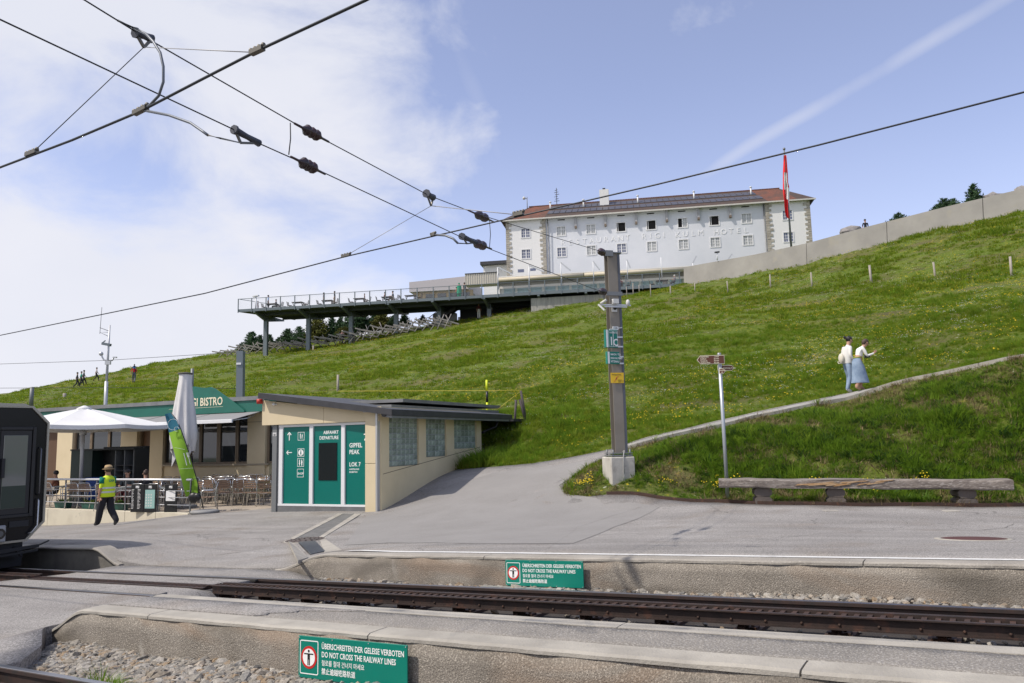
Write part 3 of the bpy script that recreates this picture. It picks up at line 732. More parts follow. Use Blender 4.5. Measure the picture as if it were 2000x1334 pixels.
# ---- loose stones
def stones(name, label, regs, size):
    P = []; Rr = []; Sc = []
    for (s0, s1, n0, n1, dens, hh) in regs:
        k = int((s1-s0)*(n1-n0)*dens)
        for _ in range(k):
            s = random.uniform(s0, s1); n = random.uniform(n0, n1)
            if callable(hh): h = hh(s, n)
            else: h = hh
            if h is None: continue
            z = size*random.uniform(.45, 1.25)*(1.5 if random.random() < .04 else 1)
            p = tw(s, n); P.append((p.x, p.y, railz(s)+h+z*.25)); Rr.append((random.uniform(-.5, .5), random.uniform(-.5, .5), random.uniform(0, 6.3))); Sc.append((z, z*random.uniform(.6, 1), z*random.uniform(.7, 1)))
    return tag(scatter(name, ROCKS, P, Rr, Sc), label, 'gravel')
def hnear(s, n):
    if s < -8.15+(4.28-n)*1.1: return None
    return -.17+.07*max(0, (n-3.8))+.02*math.sin(s*3)
stones('gravel', 'loose brown and grey ballast stones below the near platform wall', [(-8.6, 4, 3.6, 4.56, 1250, hnear), (-7.5, 4, 2.7, 3.5, 400, -.18)], .037)
stones('gravel', 'ballast stones heaped along the foot of the far platform wall', [(-8.7, 14, 7.93, 8.57, 420, lambda s, n: -.17+.13*(n-7.9)*max(0, .5+1.3*nz1(s, .35, 3))), (-8.3, 12, 5.45, 6.4, 26, -.17), (-8.3, 12, 6.45, 7.7, 14, -.17), (-24, -14, 7.8, 8.57, 150, -.3)], .036)
stones('gravel', 'small stones scattered between the rack and the rails', [(-9, 12, 6.9, 7.3, 30, -.17)], .022)
# ------------------------------------------------------------------ ticket building with green glass panels
BEIGE = mat('beige_cladding', (.64, .54, .36), rough=.75, c2=(.60, .505, .33), scale=1.2, coord='World')
BEIGE2 = mat('beige_render', (.70, .595, .37), rough=.85, c2=(.64, .54, .33), scale=1.0, coord='World', bump=.15, bscale=40)
JOINT = mat('dark_joint', (.10, .085, .06), rough=.9)
GREEN = mat('teal_panel', (.0, .155, .125), rough=.35, spec=.5, c2=(.0, .145, .118), scale=1)
GREENS = mat('teal_sign', (.0, .19, .14), rough=.45)
WPRINT = mat('white_print', (.85, .85, .83), rough=.5)
ALU = mat('aluminium', (.55, .56, .57), rough=.4, metal=.6)
WFRAME = mat('white_frame', (.72, .73, .74), rough=.45)
GREYST = mat('grey_painted_steel', (.20, .21, .215), rough=.55, metal=.3)
DARKM = mat('anthracite_metal', (.045, .045, .05), rough=.5, metal=.3, c2=(.06, .06, .065), scale=3)
ZINC = mat('zinc_sheet', (.24, .245, .25), rough=.5, metal=.4, c2=(.18, .185, .19), scale=2)
DKGLASS = mat('dark_glass', (.012, .016, .018), rough=.06, spec=.8)
BLACKM = mat('black_plastic', (.012, .012, .013), rough=.4)
REDP = mat('red_paint', (.45, .03, .02), rough=.5)
BP = Plane(BF0, BF1-BF0); BW = (Vector((BF1.x, BF1.y, 0))-Vector((BF0.x, BF0.y, 0))).length
bz = (BF0.z+BF1.z)/2           # floor height at the front
bt = thing('ticket_building', 'beige flat roofed ticket building with teal glass panels and glass block windows', 'building', (BF0.x, BF0.y, bz))
zt = BP.Z(650, 829); uL = BP.U(545); uR = BP.U(717)
def bb(name, mt, *boxes, parent=bt, bev=0, pl=BP):
    m = pl.mb()
    for q in boxes: m.bx(*q)
    return m.build(name, mt, parent, bev)
# front
z_top_l = BP.Z(520, 782); z_top_r = BP.Z(760, 805); zfas_b = BP.Z(540, 825)
xl = BP.U(516)
ps = BP.mb()
def topz(u): return z_top_l+(z_top_r-z_top_l)*(u-xl)/(BW-xl)
um = BP.U(636)
for a, c in ((xl, um-.006), (um+.006, BW-.02)):
    BP_ = BP.mb(); BP_.prism([(a, zt+.05), (c, zt+.05), (c, topz(c)), (a, topz(a))], -.10, .12); BP_.build('fascia_panel', BEIGE, bt)
bb('wall', BEIGE2, (xl, BW-.02, .13, .3, zt+.06, min(z_top_l, z_top_r)-.02))
pu0 = BP.U(718); 
bb('pillar', BEIGE, (pu0, BW-.10, -.12, .5, bz-.12, BP.Z(730, 905)-.006), (pu0, BW-.10, -.12, .5, BP.Z(730, 905)+.006, zt+.30), bev=.004)
bb('corner_trim', ALU, (BW-.098, BW-.04, -.14, .3, bz-.12, zt+.27))
bb('pillar_cap', ALU, (pu0-.03, BW-.0, -.17, .3, zt+.30, zt+.36))
bb('column', GREYST, (BP.U(533), BP.U(541.5), -.02, .16, bz-.05, zt+.05), (BP.U(541.6), BP.U(547), .02, .3, bz-.05, zt+.05))
bb('plinth', ZINC, (BP.U(547), pu0-.003, -.01, .2, bz-.15, BP.Z(630, 987)))
cols = [(553, 605), (612, 667), (674, 717)]
zb = BP.Z(630, 985)
fr = bb('panel_frame', WFRAME, (uL, pu0-.004, -.02, .09, zt-.03, zt+.045), (uL, pu0-.004, -.02, .09, zb-.06, zb), *[(BP.U(a), BP.U(c), -.02, .09, zb, zt-.03) for a, c in ((546, 553), (605, 612), (667, 674))], bev=.004)
panels = []
for a, c in cols:
    panels.append(bb('panel', GREEN, (BP.U(a)+.002, BP.U(c)-.002, .03, .06, zb+.002, zt-.032)))
def btext(s, px, py, size, parent, align='LEFT', bold=.012, sx=1.0):
    u, z = BP.uv(px, py); return text(s, size, wtext(BP, u, z, .029), WPRINT, parent, ext=.002, bold=bold*size/.9, align=align, sx=sx)
sc_ = BF0.y/FPX
btext('ABFAHRT', 660, 847, .135, panels[1], 'RIGHT', sx=.92); btext('DEPARTURE', 660, 857.5, .135, panels[1], 'RIGHT', sx=.92)
btext('GIPFEL', 681, 874, .175, panels[2], sx=.85); btext('PEAK', 681, 887, .175, panels[2], sx=.85)
btext('LOK 7', 681, 911, .165, panels[2], sx=.85); btext('AUSSTELLUNG', 681, 918, .06, panels[2], sx=.85); btext('EXHIBITION', 681, 923.5, .06, panels[2], sx=.85)
bb('screen', DKGLASS, (BP.U(622), BP.U(657.5), .012, .03, BP.Z(640, 938), BP.Z(640, 865)), parent=panels[1])
def picto(parts, px, py, s, parent, frame=True):
    """white pictogram built of flat polygons, s = frame size in metres"""
    u, z = BP.uv(px, py); m = BP.mb()
    if frame:
        t = s*.045
        for q in ((u-s/2, u+s/2, z+s/2-t, z+s/2), (u-s/2, u+s/2, z-s/2, z-s/2+t), (u-s/2, u-s/2+t, z-s/2+t, z+s/2-t), (u+s/2-t, u+s/2, z-s/2+t, z+s/2-t)): m.bx(q[0], q[1], .025, .029, q[2], q[3])
    for p in parts: m.prism([(u+x*s, z+y*s) for x, y in p], .024, .029)
    return m.build('pictogram', WPRINT, parent)
def disc(cx, cy, r, n=14): return [(cx+r*math.cos(2*math.pi*k/n), cy+r*math.sin(2*math.pi*k/n)) for k in range(n)]
arrow_up = [[(-.05, -.5), (.05, -.5), (.05, .3), (-.05, .3)], [(0, .5), (-.3, .2), (-.24, .1), (0, .36)], [(0, .5), (0, .36), (.24, .1), (.3, .2)]]
rot = lambda P, k: [[((x, y), (-y, x), (-x, -y), (y, -x))[k] for x, y in p] for p in P]
picto(arrow_up, 564, 852, .25, panels[0], False); picto(rot(arrow_up, 1), 563.5, 884, .21, panels[0], False)
picto([[(-.16, -.3), (-.08, -.3), (-.06, .32), (-.18, .32)], [(.1, -.3), (.18, -.3), (.22, .1), (.16, .32), (.1, .1)]], 587, 852, .24, panels[0])
picto([disc(0, 0, .38)], 586.5, 884, .24, panels[0])
m = BP.mb(); u, z = BP.uv(586.5, 884)
m.bx(u-.018, u+.018, .018, .0235, z-.055, z+.02); m.bx(u-.018, u+.018, .018, .0235, z+.035, z+.062); m.build('pictogram', GREEN, panels[0])
picto([disc(-.17, .27, .08), [(-.27, .16), (-.07, .16), (-.12, 0), (-.04, -.15), (-.3, -.15), (-.22, 0)], [(-.22, -.15), (-.12, -.15), (-.12, -.36), (-.22, -.36)],
       disc(.17, .27, .08), [(.07, .16), (.29, .16), (.27, -.1), (.09, -.1)], [(.11, -.1), (.25, -.1), (.24, -.36), (.12, -.36)]], 586, 903.5, .24, panels[0])
picto([], 585.5, 924, .24, panels[0]); btext('SHOP', 585.5, 927, .085, panels[0], 'CENTER')
arr_r = [[((x+y)*.7, (y-x)*.7) for x, y in p] for p in arrow_up]
u0 = BP.U(714)
m = BP.mb(); u, z = BP.uv(713, 853)
m.prism([(u-.05, z-.09), (u-.02, z-.11), (u+.045, z+.0), (u+.045, z+.06)], .024, .029); m.prism([(u-.06, z+.05), (u+.045, z+.06), (u+.045, z+.09), (u-.06, z+.085)], .024, .029); m.build('pictogram', WPRINT, panels[2])
m = BP.mb(); u, z = BP.uv(715, 911); m.bx(u-.03, u+.03, .024, .029, z-.012, z+.012); m.build('pictogram', WPRINT, panels[2])
hn = bb('house_number', mat('number_plate', (.6, .6, .6), rough=.5), (BP.U(534), BP.U(541), -.028, -.02, BP.Z(537, 852), BP.Z(537, 845)))
text('18', .085, wtext(BP, BP.U(535), BP.Z(537, 851.3), -.029), BLACKM, hn, bold=.002)
m = BP.mb(); u, z = BP.uv(542, 790); m.ball((u, -.16, z), (.055, .05, .04), 10, 6); m.tube([(u+.03, -.1, z), (u+.08, -.14, z-.01)], .02, 6); m.build('camera_dome', mat('white_plastic', (.75, .75, .72), rough=.4), bt)
m = BP.mb(); u, z = BP.uv(514, 785); m.tube([(u, -.15, z+.08), (u, -.15, z-.06)], .09, 12); m.build('beacon', REDP, bt)
# roof: tilted dark edge, overhanging side eave with gutter, raised zinc plates further back
def rb(name, mt, a, c, th, y0, y1, za=None, zc=None, parent=bt):
    m = BP.mb(); m.prism([(a, za-th), (c, zc-th), (c, zc), (a, za)], y0, y1); return m.build(name, mt, parent)
ua, za = BP.off(-.35).uv(504, 767); uc, zc = BP.off(-.35).uv(765, 799)
rb('roof', DARKM, ua, uc, .17, -.35, 7.6, za, zc)
sl_ = (zc-za)/(uc-ua)
rb('gutter_board', ZINC, uc-.25, uc-.03, .06, -.30, 7.4, zc-.175+.22*abs(sl_), zc-.175)
SP = Plane(BF1, BSd)            # side wall, local x backwards, local y points into the building
def sbx(name, mt, *boxes, parent=bt, bev=0): return bb(name, mt, *boxes, parent=parent, bev=bev, pl=SP)
m = SP.mb(); m.tube([(-.33, -.30, zc-.12), (8.0, -.30, zc-.16)], .085, 10); gt = m.build('gutter', mat('black_gutter', (.02, .02, .022), rough=.45, metal=.3), bt)
m = SP.mb(); m.tube([(7.1, -.30, zc-.2), (7.1, -.2, zc-.42), (6.9, -.05, zc-.5), (6.4, .0, zc-.62)], .05, 8); m.build('downpipe', MATS['black_gutter'], bt)
ub, zb_ = BP.off(2.2).uv(585, 772); ue, ze = BP.off(2.2).uv(758, 768)
rb('roof_plate', ZINC, ub, BW-.3, .10, 1.6, 8.5, zc+.42, zc+.40)
rb('roof_plate', ZINC, BW-1.5, BW-.25, .09, .9, 8.2, zc+.23, zc+.20)
rb('roof_plate', DARKM, BW-1.2, BW-.05, .12, 1.2, 8.4, zc+.12, zc+.08)
# long side wall with three glass block windows
zw = SP.Z(760, 812)
winpx = [((760, 818, 812, 910)), ((832, 872, 816, 892)), ((887, 931, 818, 876))]
wu = [(SP.U(a, 850)+.0, SP.U(c_, 850)) for a, c_, _, _ in winpx]; wz = []
for i, (a, c_, t_, b_) in enumerate(winpx): wz.append((SP.Z((a+c_)/2, b_), zw-.02))
Lw = SP.U(940, 850)
xs = [0.0]; 
for (a, c_), (z0, z1) in zip(wu, wz):
    sbx('wall', BEIGE2, (xs[-1], a, 0, .25, bz-.6, zw+.25)); sbx('wall', BEIGE2, (a, c_, 0, .25, bz-.6, z0)); sbx('wall', BEIGE2, (a, c_, 0, .25, z1, zw+.25)); xs.append(c_)
sbx('wall', BEIGE2, (xs[-1], Lw, 0, .25, bz-.6, zw+.25))
gb = mat('glass_block', (.34, .40, .34), rough=.2, spec=.5, c2=(.22, .27, .23), scale=9, bump=.5, bscale=14, rnd=.25)
for (a, c_), (z0, z1), (nx, nz_) in zip(wu, wz, ((7, 9), (6, 7), (6, 5))):
    wn = sbx('window', mat('block_mortar', (.33, .36, .34), rough=.8), (a+.01, c_-.01, .06, .14, z0+.005, z1-.005))
    bm_ = None; dx = (c_-a-.02)/nx; dz = (z1-z0-.01)/nz_; inv = root_inv(bt)
    mm = MB(); w_, h_ = dx/2-.008, dz/2-.008
    mm.add([(-w_, 0, -h_), (w_, 0, -h_), (w_, 0, h_), (-w_, 0, h_), (-w_*.8, -.018, -h_*.8), (w_*.8, -.018, -h_*.8), (w_*.8, -.018, h_*.8), (-w_*.8, -.018, h_*.8)],
           [(4, 5, 6, 7), (0, 1, 5, 4), (1, 2, 6, 5), (2, 3, 7, 6), (3, 0, 4, 7)])
    bme = mm.mesh('glass_block', gb)
    for i in range(nx):
        for j in range(nz_):
            o = link('glass_block', bme, wn); o.matrix_local = inv @ SP.m @ Matrix.Translation((a+.01+dx*(i+.5), .058, z0+.005+dz*(j+.5)))
# raking joint line of the side wall
m = SP.mb(); p0 = SP.uv(747, 926); p1 = SP.uv(938, 873)
m.add([(p0[0]+.03, -.002, p0[1]-.008), (p1[0], -.002, p1[1]-.008), (p1[0], -.002, p1[1]+.008), (p0[0]+.03, -.002, p0[1]+.008)], [(0, 1, 2, 3)]); m.build('wall_joint', JOINT, bt)
m = SP.mb(); m.bx(Lw+.0, Lw+.2, .2, 3.5, bz-.2, zw+.3); m.build('rear_wall', mat('pale_rear_wall', (.5, .5, .48)), bt)
sbx('wall', BEIGE2, (.3, Lw, 2.0, 2.2, bz, zw+.1))
# low annexe roof running into the slope
rb('eave_board', DARKM, BW-2.6, BW+.35, .1, 8.2, 11.6, zc+.0, zc-.12)

# ------------------------------------------------------------------ bistro
TF = -.30                       # terrace floor
QR = at(535, 905, 31); bd = Vector((BP.u.x*.915, BP.u.y*1.0, 0))
BI = Plane(QR, Vector((2.27, -1, 0)))
bi = thing('bistro_building', 'low bistro with teal fascia board, grey awnings and dark windows beside the terrace', 'building', (QR.x, QR.y, TF))
def ib(name, mt, *boxes, parent=bi, bev=0): return bb(name, mt, *boxes, parent=parent, bev=bev, pl=BI)
def IU(px): return BI.U(px, 860)
zf_t = BI.Z(400, 781); zf_m = zf_t-.16; zf_b = zf_t-.62
ib('roof', ZINC, (IU(60)-3, IU(530)+.6, -.5, 6.5, zf_m, zf_t))
ib('fascia', mat('bistro_teal', (.01, .13, .095), rough=.5, c2=(.012, .115, .085), scale=2), (IU(60)-3, IU(530)+.5, -.44, -.3, zf_b, zf_m-.004))
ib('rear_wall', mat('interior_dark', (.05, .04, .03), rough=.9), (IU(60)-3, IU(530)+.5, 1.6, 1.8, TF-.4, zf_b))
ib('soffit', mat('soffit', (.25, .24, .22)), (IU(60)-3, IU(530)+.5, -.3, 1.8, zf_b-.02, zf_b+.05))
ib('terrace_step', mat('plinth_grey', (.30, .27, .22)), (IU(300), IU(530)+.5, -.12, .3, TF-.3, TF+.62), (IU(60)-3, IU(262), -.12, .3, TF-.3, TF+.35))
crop = lambda x: x/3.032
pil = [(360, 450), (735, 830), (908, 985), (1482, 1588)]
for a, c_ in pil:
    a, c_ = crop(a), crop(c_)
    pp_ = ib('pillar', BEIGE, (IU(a), IU(c_), -.18, .25, TF-.05, zf_b-.02), bev=.01)
    zz_ = BI.Z((a+c_)/2, 824)
    j = ib('panel_joint', JOINT, (IU(a)-.003, IU(c_)+.003, -.183, .0, zz_-.008, zz_+.008), parent=pp_)
wf = mat('bronze_frame', (.20, .15, .10), rough=.5)
z0w = BI.Z(430, 906); z1w = zf_b-.05
wg = mat('window_glass', (.02, .025, .03), rough=.03, spec=1.0)
for a, c_ in ((988, 1060), (1065, 1130), (1137, 1186), (1200, 1290), (1310, 1400), (1416, 1478), (1600, 1700), (457, 540), (552, 645), (657, 735)):
    low = z0w if a > 900 else TF+.4
    a, c_ = IU(crop(a)), IU(crop(c_)); t = .05
    w = ib('window', wf, (a-.09, a, -.06, .08, low, z1w), (c_, c_+.09, -.06, .08, low, z1w), (a, c_, -.06, .08, low, low+.08), (a, c_, -.06, .08, z1w-.08, z1w))
    ib('pane', wg, (a+.002, c_-.002, .0, .02, low+.08, z1w-.08), parent=w)
ib('parapet', BEIGE, (IU(325), IU(530), -.10, .1, TF-.05, z0w-.075))
ib('sill', mat('sill', (.35, .30, .22)), (IU(325), IU(530), -.2, -.06, z0w-.07, z0w))
dr = ib('door', mat('brown_door', (.13, .07, .035), rough=.5), (IU(crop(838)), IU(crop(905)), .12, .17, TF, z1w))
ib('door_frame', wf, (IU(crop(830)), IU(crop(838)), -.02, .2, TF, z1w), (IU(crop(899)), IU(crop(906)), -.02, .2, TF, z1w), parent=bi)
ib('wall', mat('brown_wall', (.10, .055, .03), rough=.7), (IU(60)-3, IU(crop(360)), .05, .25, TF, zf_b))
# awnings: sloping grey cloth and white front bar
AW = mat('awning_cloth', (.24, .24, .245), rough=.9); 
AWL = {int(round(IU(c_)*100)): l_ for c_, l_ in ((330, 'grey awning with white front bar behind the open parasol'), (426, 'grey awning behind the folded parasol over the terrace'), (522, 'grey awning nearest the ticket building'))}
for a, c_ in ((225, 330), (333, 426), (428, 522)):
    a, c_ = IU(a), IU(c_); zt_ = zf_b-.0; out = 1.5
    tt = tag(thing('awning', AWL[int(round(c_*100))], 'awning', (BI.pt((a+c_)/2, zt_)), 0, 'awnings over the terrace'))
    m = BI.mb(); m.add([(a, -.4, zt_), (c_, -.4, zt_), (c_, -.4-out, zt_-.34), (a, -.4-out, zt_-.34), (a, -.4, zt_-.015), (c_, -.4, zt_-.015), (c_, -.4-out, zt_-.355), (a, -.4-out, zt_-.355)],
                       [(0, 3, 2, 1), (4, 5, 6, 7), (0, 1, 5, 4), (1, 2, 6, 5), (2, 3, 7, 6), (3, 0, 4, 7)]); m.build('cloth', AW, tt)
    m = BI.mb(); m.bx(a, c_, -.46-out, -.4-out, zt_-.47, zt_-.33); m.build('front_bar', WFRAME, tt, .01)
    for e in (a+.3, c_-.3):
        m = BI.mb(); m.bar((e, -.4, zt_-.12), (e+.3, -.4-out*.5, zt_-.28), .04); m.bar((e+.3, -.4-out*.5, zt_-.28), (e, -.4-out, zt_-.4), .035); m.build('folding_arm', ALU, tt)
# sign board with a curved outline
sg = thing('bistro_sign', 'teal board with wavy top on the roof edge lettered BISTRO', 'sign', BI.pt(IU(400), zf_b, -.55))
sh = [(340, 806), (346, 786), (354, 768), (362, 760), (370, 756), (380, 755), (393, 757), (403, 757.5), (412, 756), (420, 759), (430, 766), (440, 773), (455, 783), (468, 793), (478, 802)]
B5 = BI.off(-.5); pts_ = [B5.uv(*q) for q in sh]; pts_ = [(u, max(z, zf_b)) for u, z in pts_]
m = B5.mb(); m.prism([(pts_[0][0], zf_b)]+[(pts_[-1][0], zf_b)]+pts_[::-1][0:len(pts_)], -.03, .03)
m.build('board', MATS['bistro_teal'], sg)
cream = mat('cream_letters', (.75, .68, .50), rough=.6)
u1_, z_ = B5.uv(436.5, 790)
text('RIGI BISTRO', .47, wtext(B5, u1_, z_-.01, -.034), cream, sg, ext=.012, bold=.006, align='RIGHT', sx=.80)
bb('letter_line', cream, (u1_-3.0, u1_, -.034, -.03, z_-.09, z_-.08), parent=sg, pl=B5)

# ------------------------------------------------------------------ terrace
TERR = mat('terrace_paving', (.40, .34, .27), rough=.9, c2=(.32, .275, .22), scale=1.2, coord='World', bump=.2)
TW = [at(x, y, Y) for x, y, Y in ((-260, 985, 33), (100, 991, 27.2), (250, 996, 25.2), (373, 1000, 23.8))]
terr_poly = [(p.x, p.y) for p in TW]+[gp(392,1003,23.45), (BF0.x-.1, BF0.y-.25), (BF0.x, BF0.y+.6), (BF0.x+2, BF0.y+1.6), (-4.5, 31), (-16, 36), (-28, 41)]
struct(tag(sheet('terrace', terr_poly, 1.2, lambda x, y: TF+0*np.asarray(x)+.004, TERR, .02), 'beige paved bistro terrace', 'terrace'))
tw_ = thing('terrace_wall', 'low cream concrete wall below the terrace railing', 'wall', (TW[1].x, TW[1].y, TF-.6))
CREAM = mat('cream_concrete', (.62, .57, .45), rough=.85, c2=(.52, .47, .37), scale=1.3, coord='World', lo=.5, hi=.75, c3=(.30, .29, .25), s3=3, lo3=.66, hi3=.75)
for a, c_ in zip(TW[:-1], TW[1:]):
    n_ = 1 if a is TW[1] else 2
    for k in range(n_):
        p, q_ = a.lerp(c_, k/n_), a.lerp(c_, (k+1)/n_); d_ = (q_-p).normalized()
        zl = -1.3
        m = MB(); m.bar(Vector((p.x, p.y, (TF+zl)/2+.01))+d_*.006, Vector((q_.x, q_.y, (TF+zl)/2+.01))-d_*.006, .22, TF-zl+.03); m.build('wall_panel', CREAM, tw_, .008)
# railing
rl = thing('railing', 'grey steel terrace railing with round white handrail and thin rods', 'railing', TW[1])
RP = [Vector((p.x, p.y, TF)) for p in TW]
hz = 1.02
m = MB(); m.tube([p+Vector((0, 0, hz)) for p in RP], .035, 8); m.build('handrail', mat('pale_handrail', (.62, .63, .65), rough=.4, metal=.3), rl)
for h in (.25, .48, .68):
    m = MB(); m.tube([p+Vector((0, 0, h)) for p in RP], .012, 6); m.build('rod', ALU, rl)
def rp(t):
    t = max(0, min(2.9999, t)); i = int(t); return RP[i].lerp(RP[i+1], t-i)
for px in (-60, 134, 194, 250, 312, 375):
    best = min((abs(px-1000-FPX*(rp(t).x/rp(t).y)), t) for t in np.linspace(0, 3, 400))[1]; p = rp(best)
    m = MB(); m.bar(p+Vector((0, 0, -.1)), p+Vector((0, 0, hz-.02)), .055, .03); m.build('post', GREYST, rl)
# ------------------------------------------------------------------ mountain railcar at the left edge
TX = -15.95                      # s of the front face
trn = thing('railcar', 'black fronted rack railway car with chamfered corners, standing on the track by the terrace', 'train', tw(TX, 7.113, railz(TX)))
# local: x across the track (to the right as seen from the front... towards +n side = -x), y = backwards(-s) handled below
TM = SLOPE @ Matrix.Translation((TX, 7.113, 0)) @ Matrix(((0, -1, 0, 0), (1, 0, 0, 0), (0, 0, 1, 0), (0, 0, 0, 1))) @ Matrix.Scale(.8, 4)
# now local x -> +n, local y -> -s (into the car), z up
BLK = mat('car_black', (.008, .008, .010), rough=.22, spec=.25)
CHAM = mat('car_champagne', (.36, .34, .29), rough=.35, metal=.5)
GRYD = mat('underframe', (.02, .02, .022), rough=.7)
def tb(name, mt, f, parent=trn, bev=0):
    m = MB(TM.copy()); f(m); return m.build(name, mt, parent, bev)
HW, z0, z1, ch = 1.42, .62, 3.86, .40
def octo(hw, a, b_, c): return [(-hw+c, a), (hw-c, a), (hw, a+c*1.05), (hw, b_-c), (hw-c, b_), (-hw+c, b_), (-hw, b_-c), (-hw, a+c*1.05)]
tb('car_body', BLK, lambda m: m.prism(octo(HW-.05, z0+.05, z1-.05, ch), .0, 16))
def rim(m, hw, a, b_, c, t, y0, y1):
    o = octo(hw, a, b_, c); i = octo(hw-t, a+t, b_-t, c-.02); n = len(o)
    vs = [(x, y0, z) for x, z in o]+[(x, y0, z) for x, z in i]+[(x, y1, z) for x, z in o]+[(x, y1, z) for x, z in i]; fs = []
    for k in range(n):
        j = (k+1) % n; fs += [(k, j, n+j, n+k), (2*n+k, 3*n+k, 3*n+j, 2*n+j), (k, 2*n+k, 2*n+j, j), (n+k, n+j, 3*n+j, 3*n+k)]
    m.add(vs, fs)
tb('body_rim', CHAM, lambda m: rim(m, HW, z0, z1, ch, .05, -.04, 15.9))
tb('roof', CHAM, lambda m: m.prism([(-HW+ch+.05, z1-.02), (HW-ch-.05, z1-.02), (HW-ch-.2, z1+.05), (-HW+ch+.2, z1+.05)], -.05, 15.9))
# offset door on the platform side with glazed opening, seen through
cabg = mat('car_glass', (.045, .05, .05), rough=.04, spec=.9, coat=.4)
dx0, dx1 = .32, 1.02
tb('door_frame', mat('car_black_matt', (.012, .012, .014), rough=.45), lambda m: (m.bx(dx0-.1, dx0-.02, -.06, .01, 1.2, 3.35), m.bx(dx1+.02, dx1+.1, -.06, .01, 1.2, 3.35), m.bx(dx0-.02, dx1+.02, -.06, .01, 3.27, 3.35), m.bx(dx0-.02, dx1+.02, -.06, .01, 1.2, 1.28)), bev=.01)
dg_ = tb('door', MATS['car_black_matt'], lambda m: m.bx(dx0, dx1, -.03, -.01, 1.29, 3.26))
tb('door_glass', mat('door_glass', (.16, .17, .16), rough=.05, spec=.9), lambda m: m.bx(dx0+.07, dx1-.09, -.05, -.031, 1.42, 3.15), dg_, .02)
tb('door_panel', mat('door_green', (.02, .035, .025), rough=.4), lambda m: m.bx(dx0+.075, dx1-.095, -.054, -.0505, 1.43, 1.95), dg_)
tb('door_handle', GRYD, lambda m: m.bx(dx0+.03, dx0+.10, -.10, -.05, 2.15, 2.6), dg_)
tb('windscreen', cabg, lambda m: m.bx(-1.05, .08, -.02, .01, 1.75, 3.3), bev=.01)
tb('wiper', GRYD, lambda m: (m.tube([(-.2, -.07, 1.7), (.1, -.07, 1.95)], .012, 6), m.tube([(-.8, -.07, 2.05), (.25, -.07, 2.05)], .012, 6)))
for x, a, c_ in ((dx0-.17, 1.25, 2.85), (dx1+.2, 1.7, 2.85)):
    tb('grab_rail', mat('grab_rail', (.12, .12, .13), rough=.35, metal=.6), lambda m: m.tube([(x, -.03, a), (x, -.10, a+.05), (x, -.10, c_-.05), (x, -.03, c_)], .018, 8))
tb('corner_handle', mat('grab_rail_light', (.5, .5, .5), rough=.3, metal=.8), lambda m: m.tube([(1.22, -.06, 1.6), (1.22, -.10, 1.55), (1.22, -.10, .98), (1.10, -.10, .82), (1.04, -.05, .80)], .02, 8))
hl = tb('headlight_unit', mat('lamp_housing', (.35, .35, .36), rough=.5, metal=.3), lambda m: m.bx(-.1, .52, -.12, .0, .66, 1.05), bev=.02)
tb('headlight', mat('lamp_clear', (.5, .52, .54), rough=.1, metal=.7), lambda m: m.tube([(.08, -.12, .86), (.08, -.16, .86)], .12, 16), hl)
tb('headlight', mat('lamp_dark', (.02, .02, .02), rough=.15), lambda m: (m.tube([(.37, -.12, .86), (.37, -.15, .86)], .125, 16),), hl)
tb('lamp_ring', mat('lamp_ring', (.1, .1, .1), rough=.4), lambda m: m.tube([(.37, -.15, .86), (.37, -.165, .86)], .07, 12), hl)
tb('vent', GRYD, lambda m: m.bx(.62, 1.05, -.03, .0, .98, 1.12))
tb('underframe', GRYD, lambda m: (m.bx(-1.15, 1.1, .3, 15, .25, .66), m.bx(-.9, .9, .1, .4, .35, .62), m.bx(-1.2, 1.2, .5, 3.2, .02, .3)))
tb('rail_guard', mat('guard_black', (.014, .014, .016), rough=.6), lambda m: (m.bar((-1.3, -.35, .38), (1.2, -.2, .50), .12, .07), m.bar((1.2, -.2, .5), (1.5, -.1, .58), .05, .03), m.bar((-1.3, -.3, .28), (1.2, -.2, .40), .06, .05), *[m.bar((x, -.3, .3), (x, .3, .6), .05) for x in (-1, -.4, .2, .8)]))
for y in (1.2, 3.2):
    for x in (-.72, .72): tb('wheel', GRYD, lambda m: m.tube([(x-.06, y, .36), (x+.06, y, .36)], .36, 20))
for k in range(5):
    tb('side_window', cabg, lambda m: m.bx(HW-.045, HW-.03, 1.2+k*2.7, 3.3+k*2.7, 1.6, 3.3))

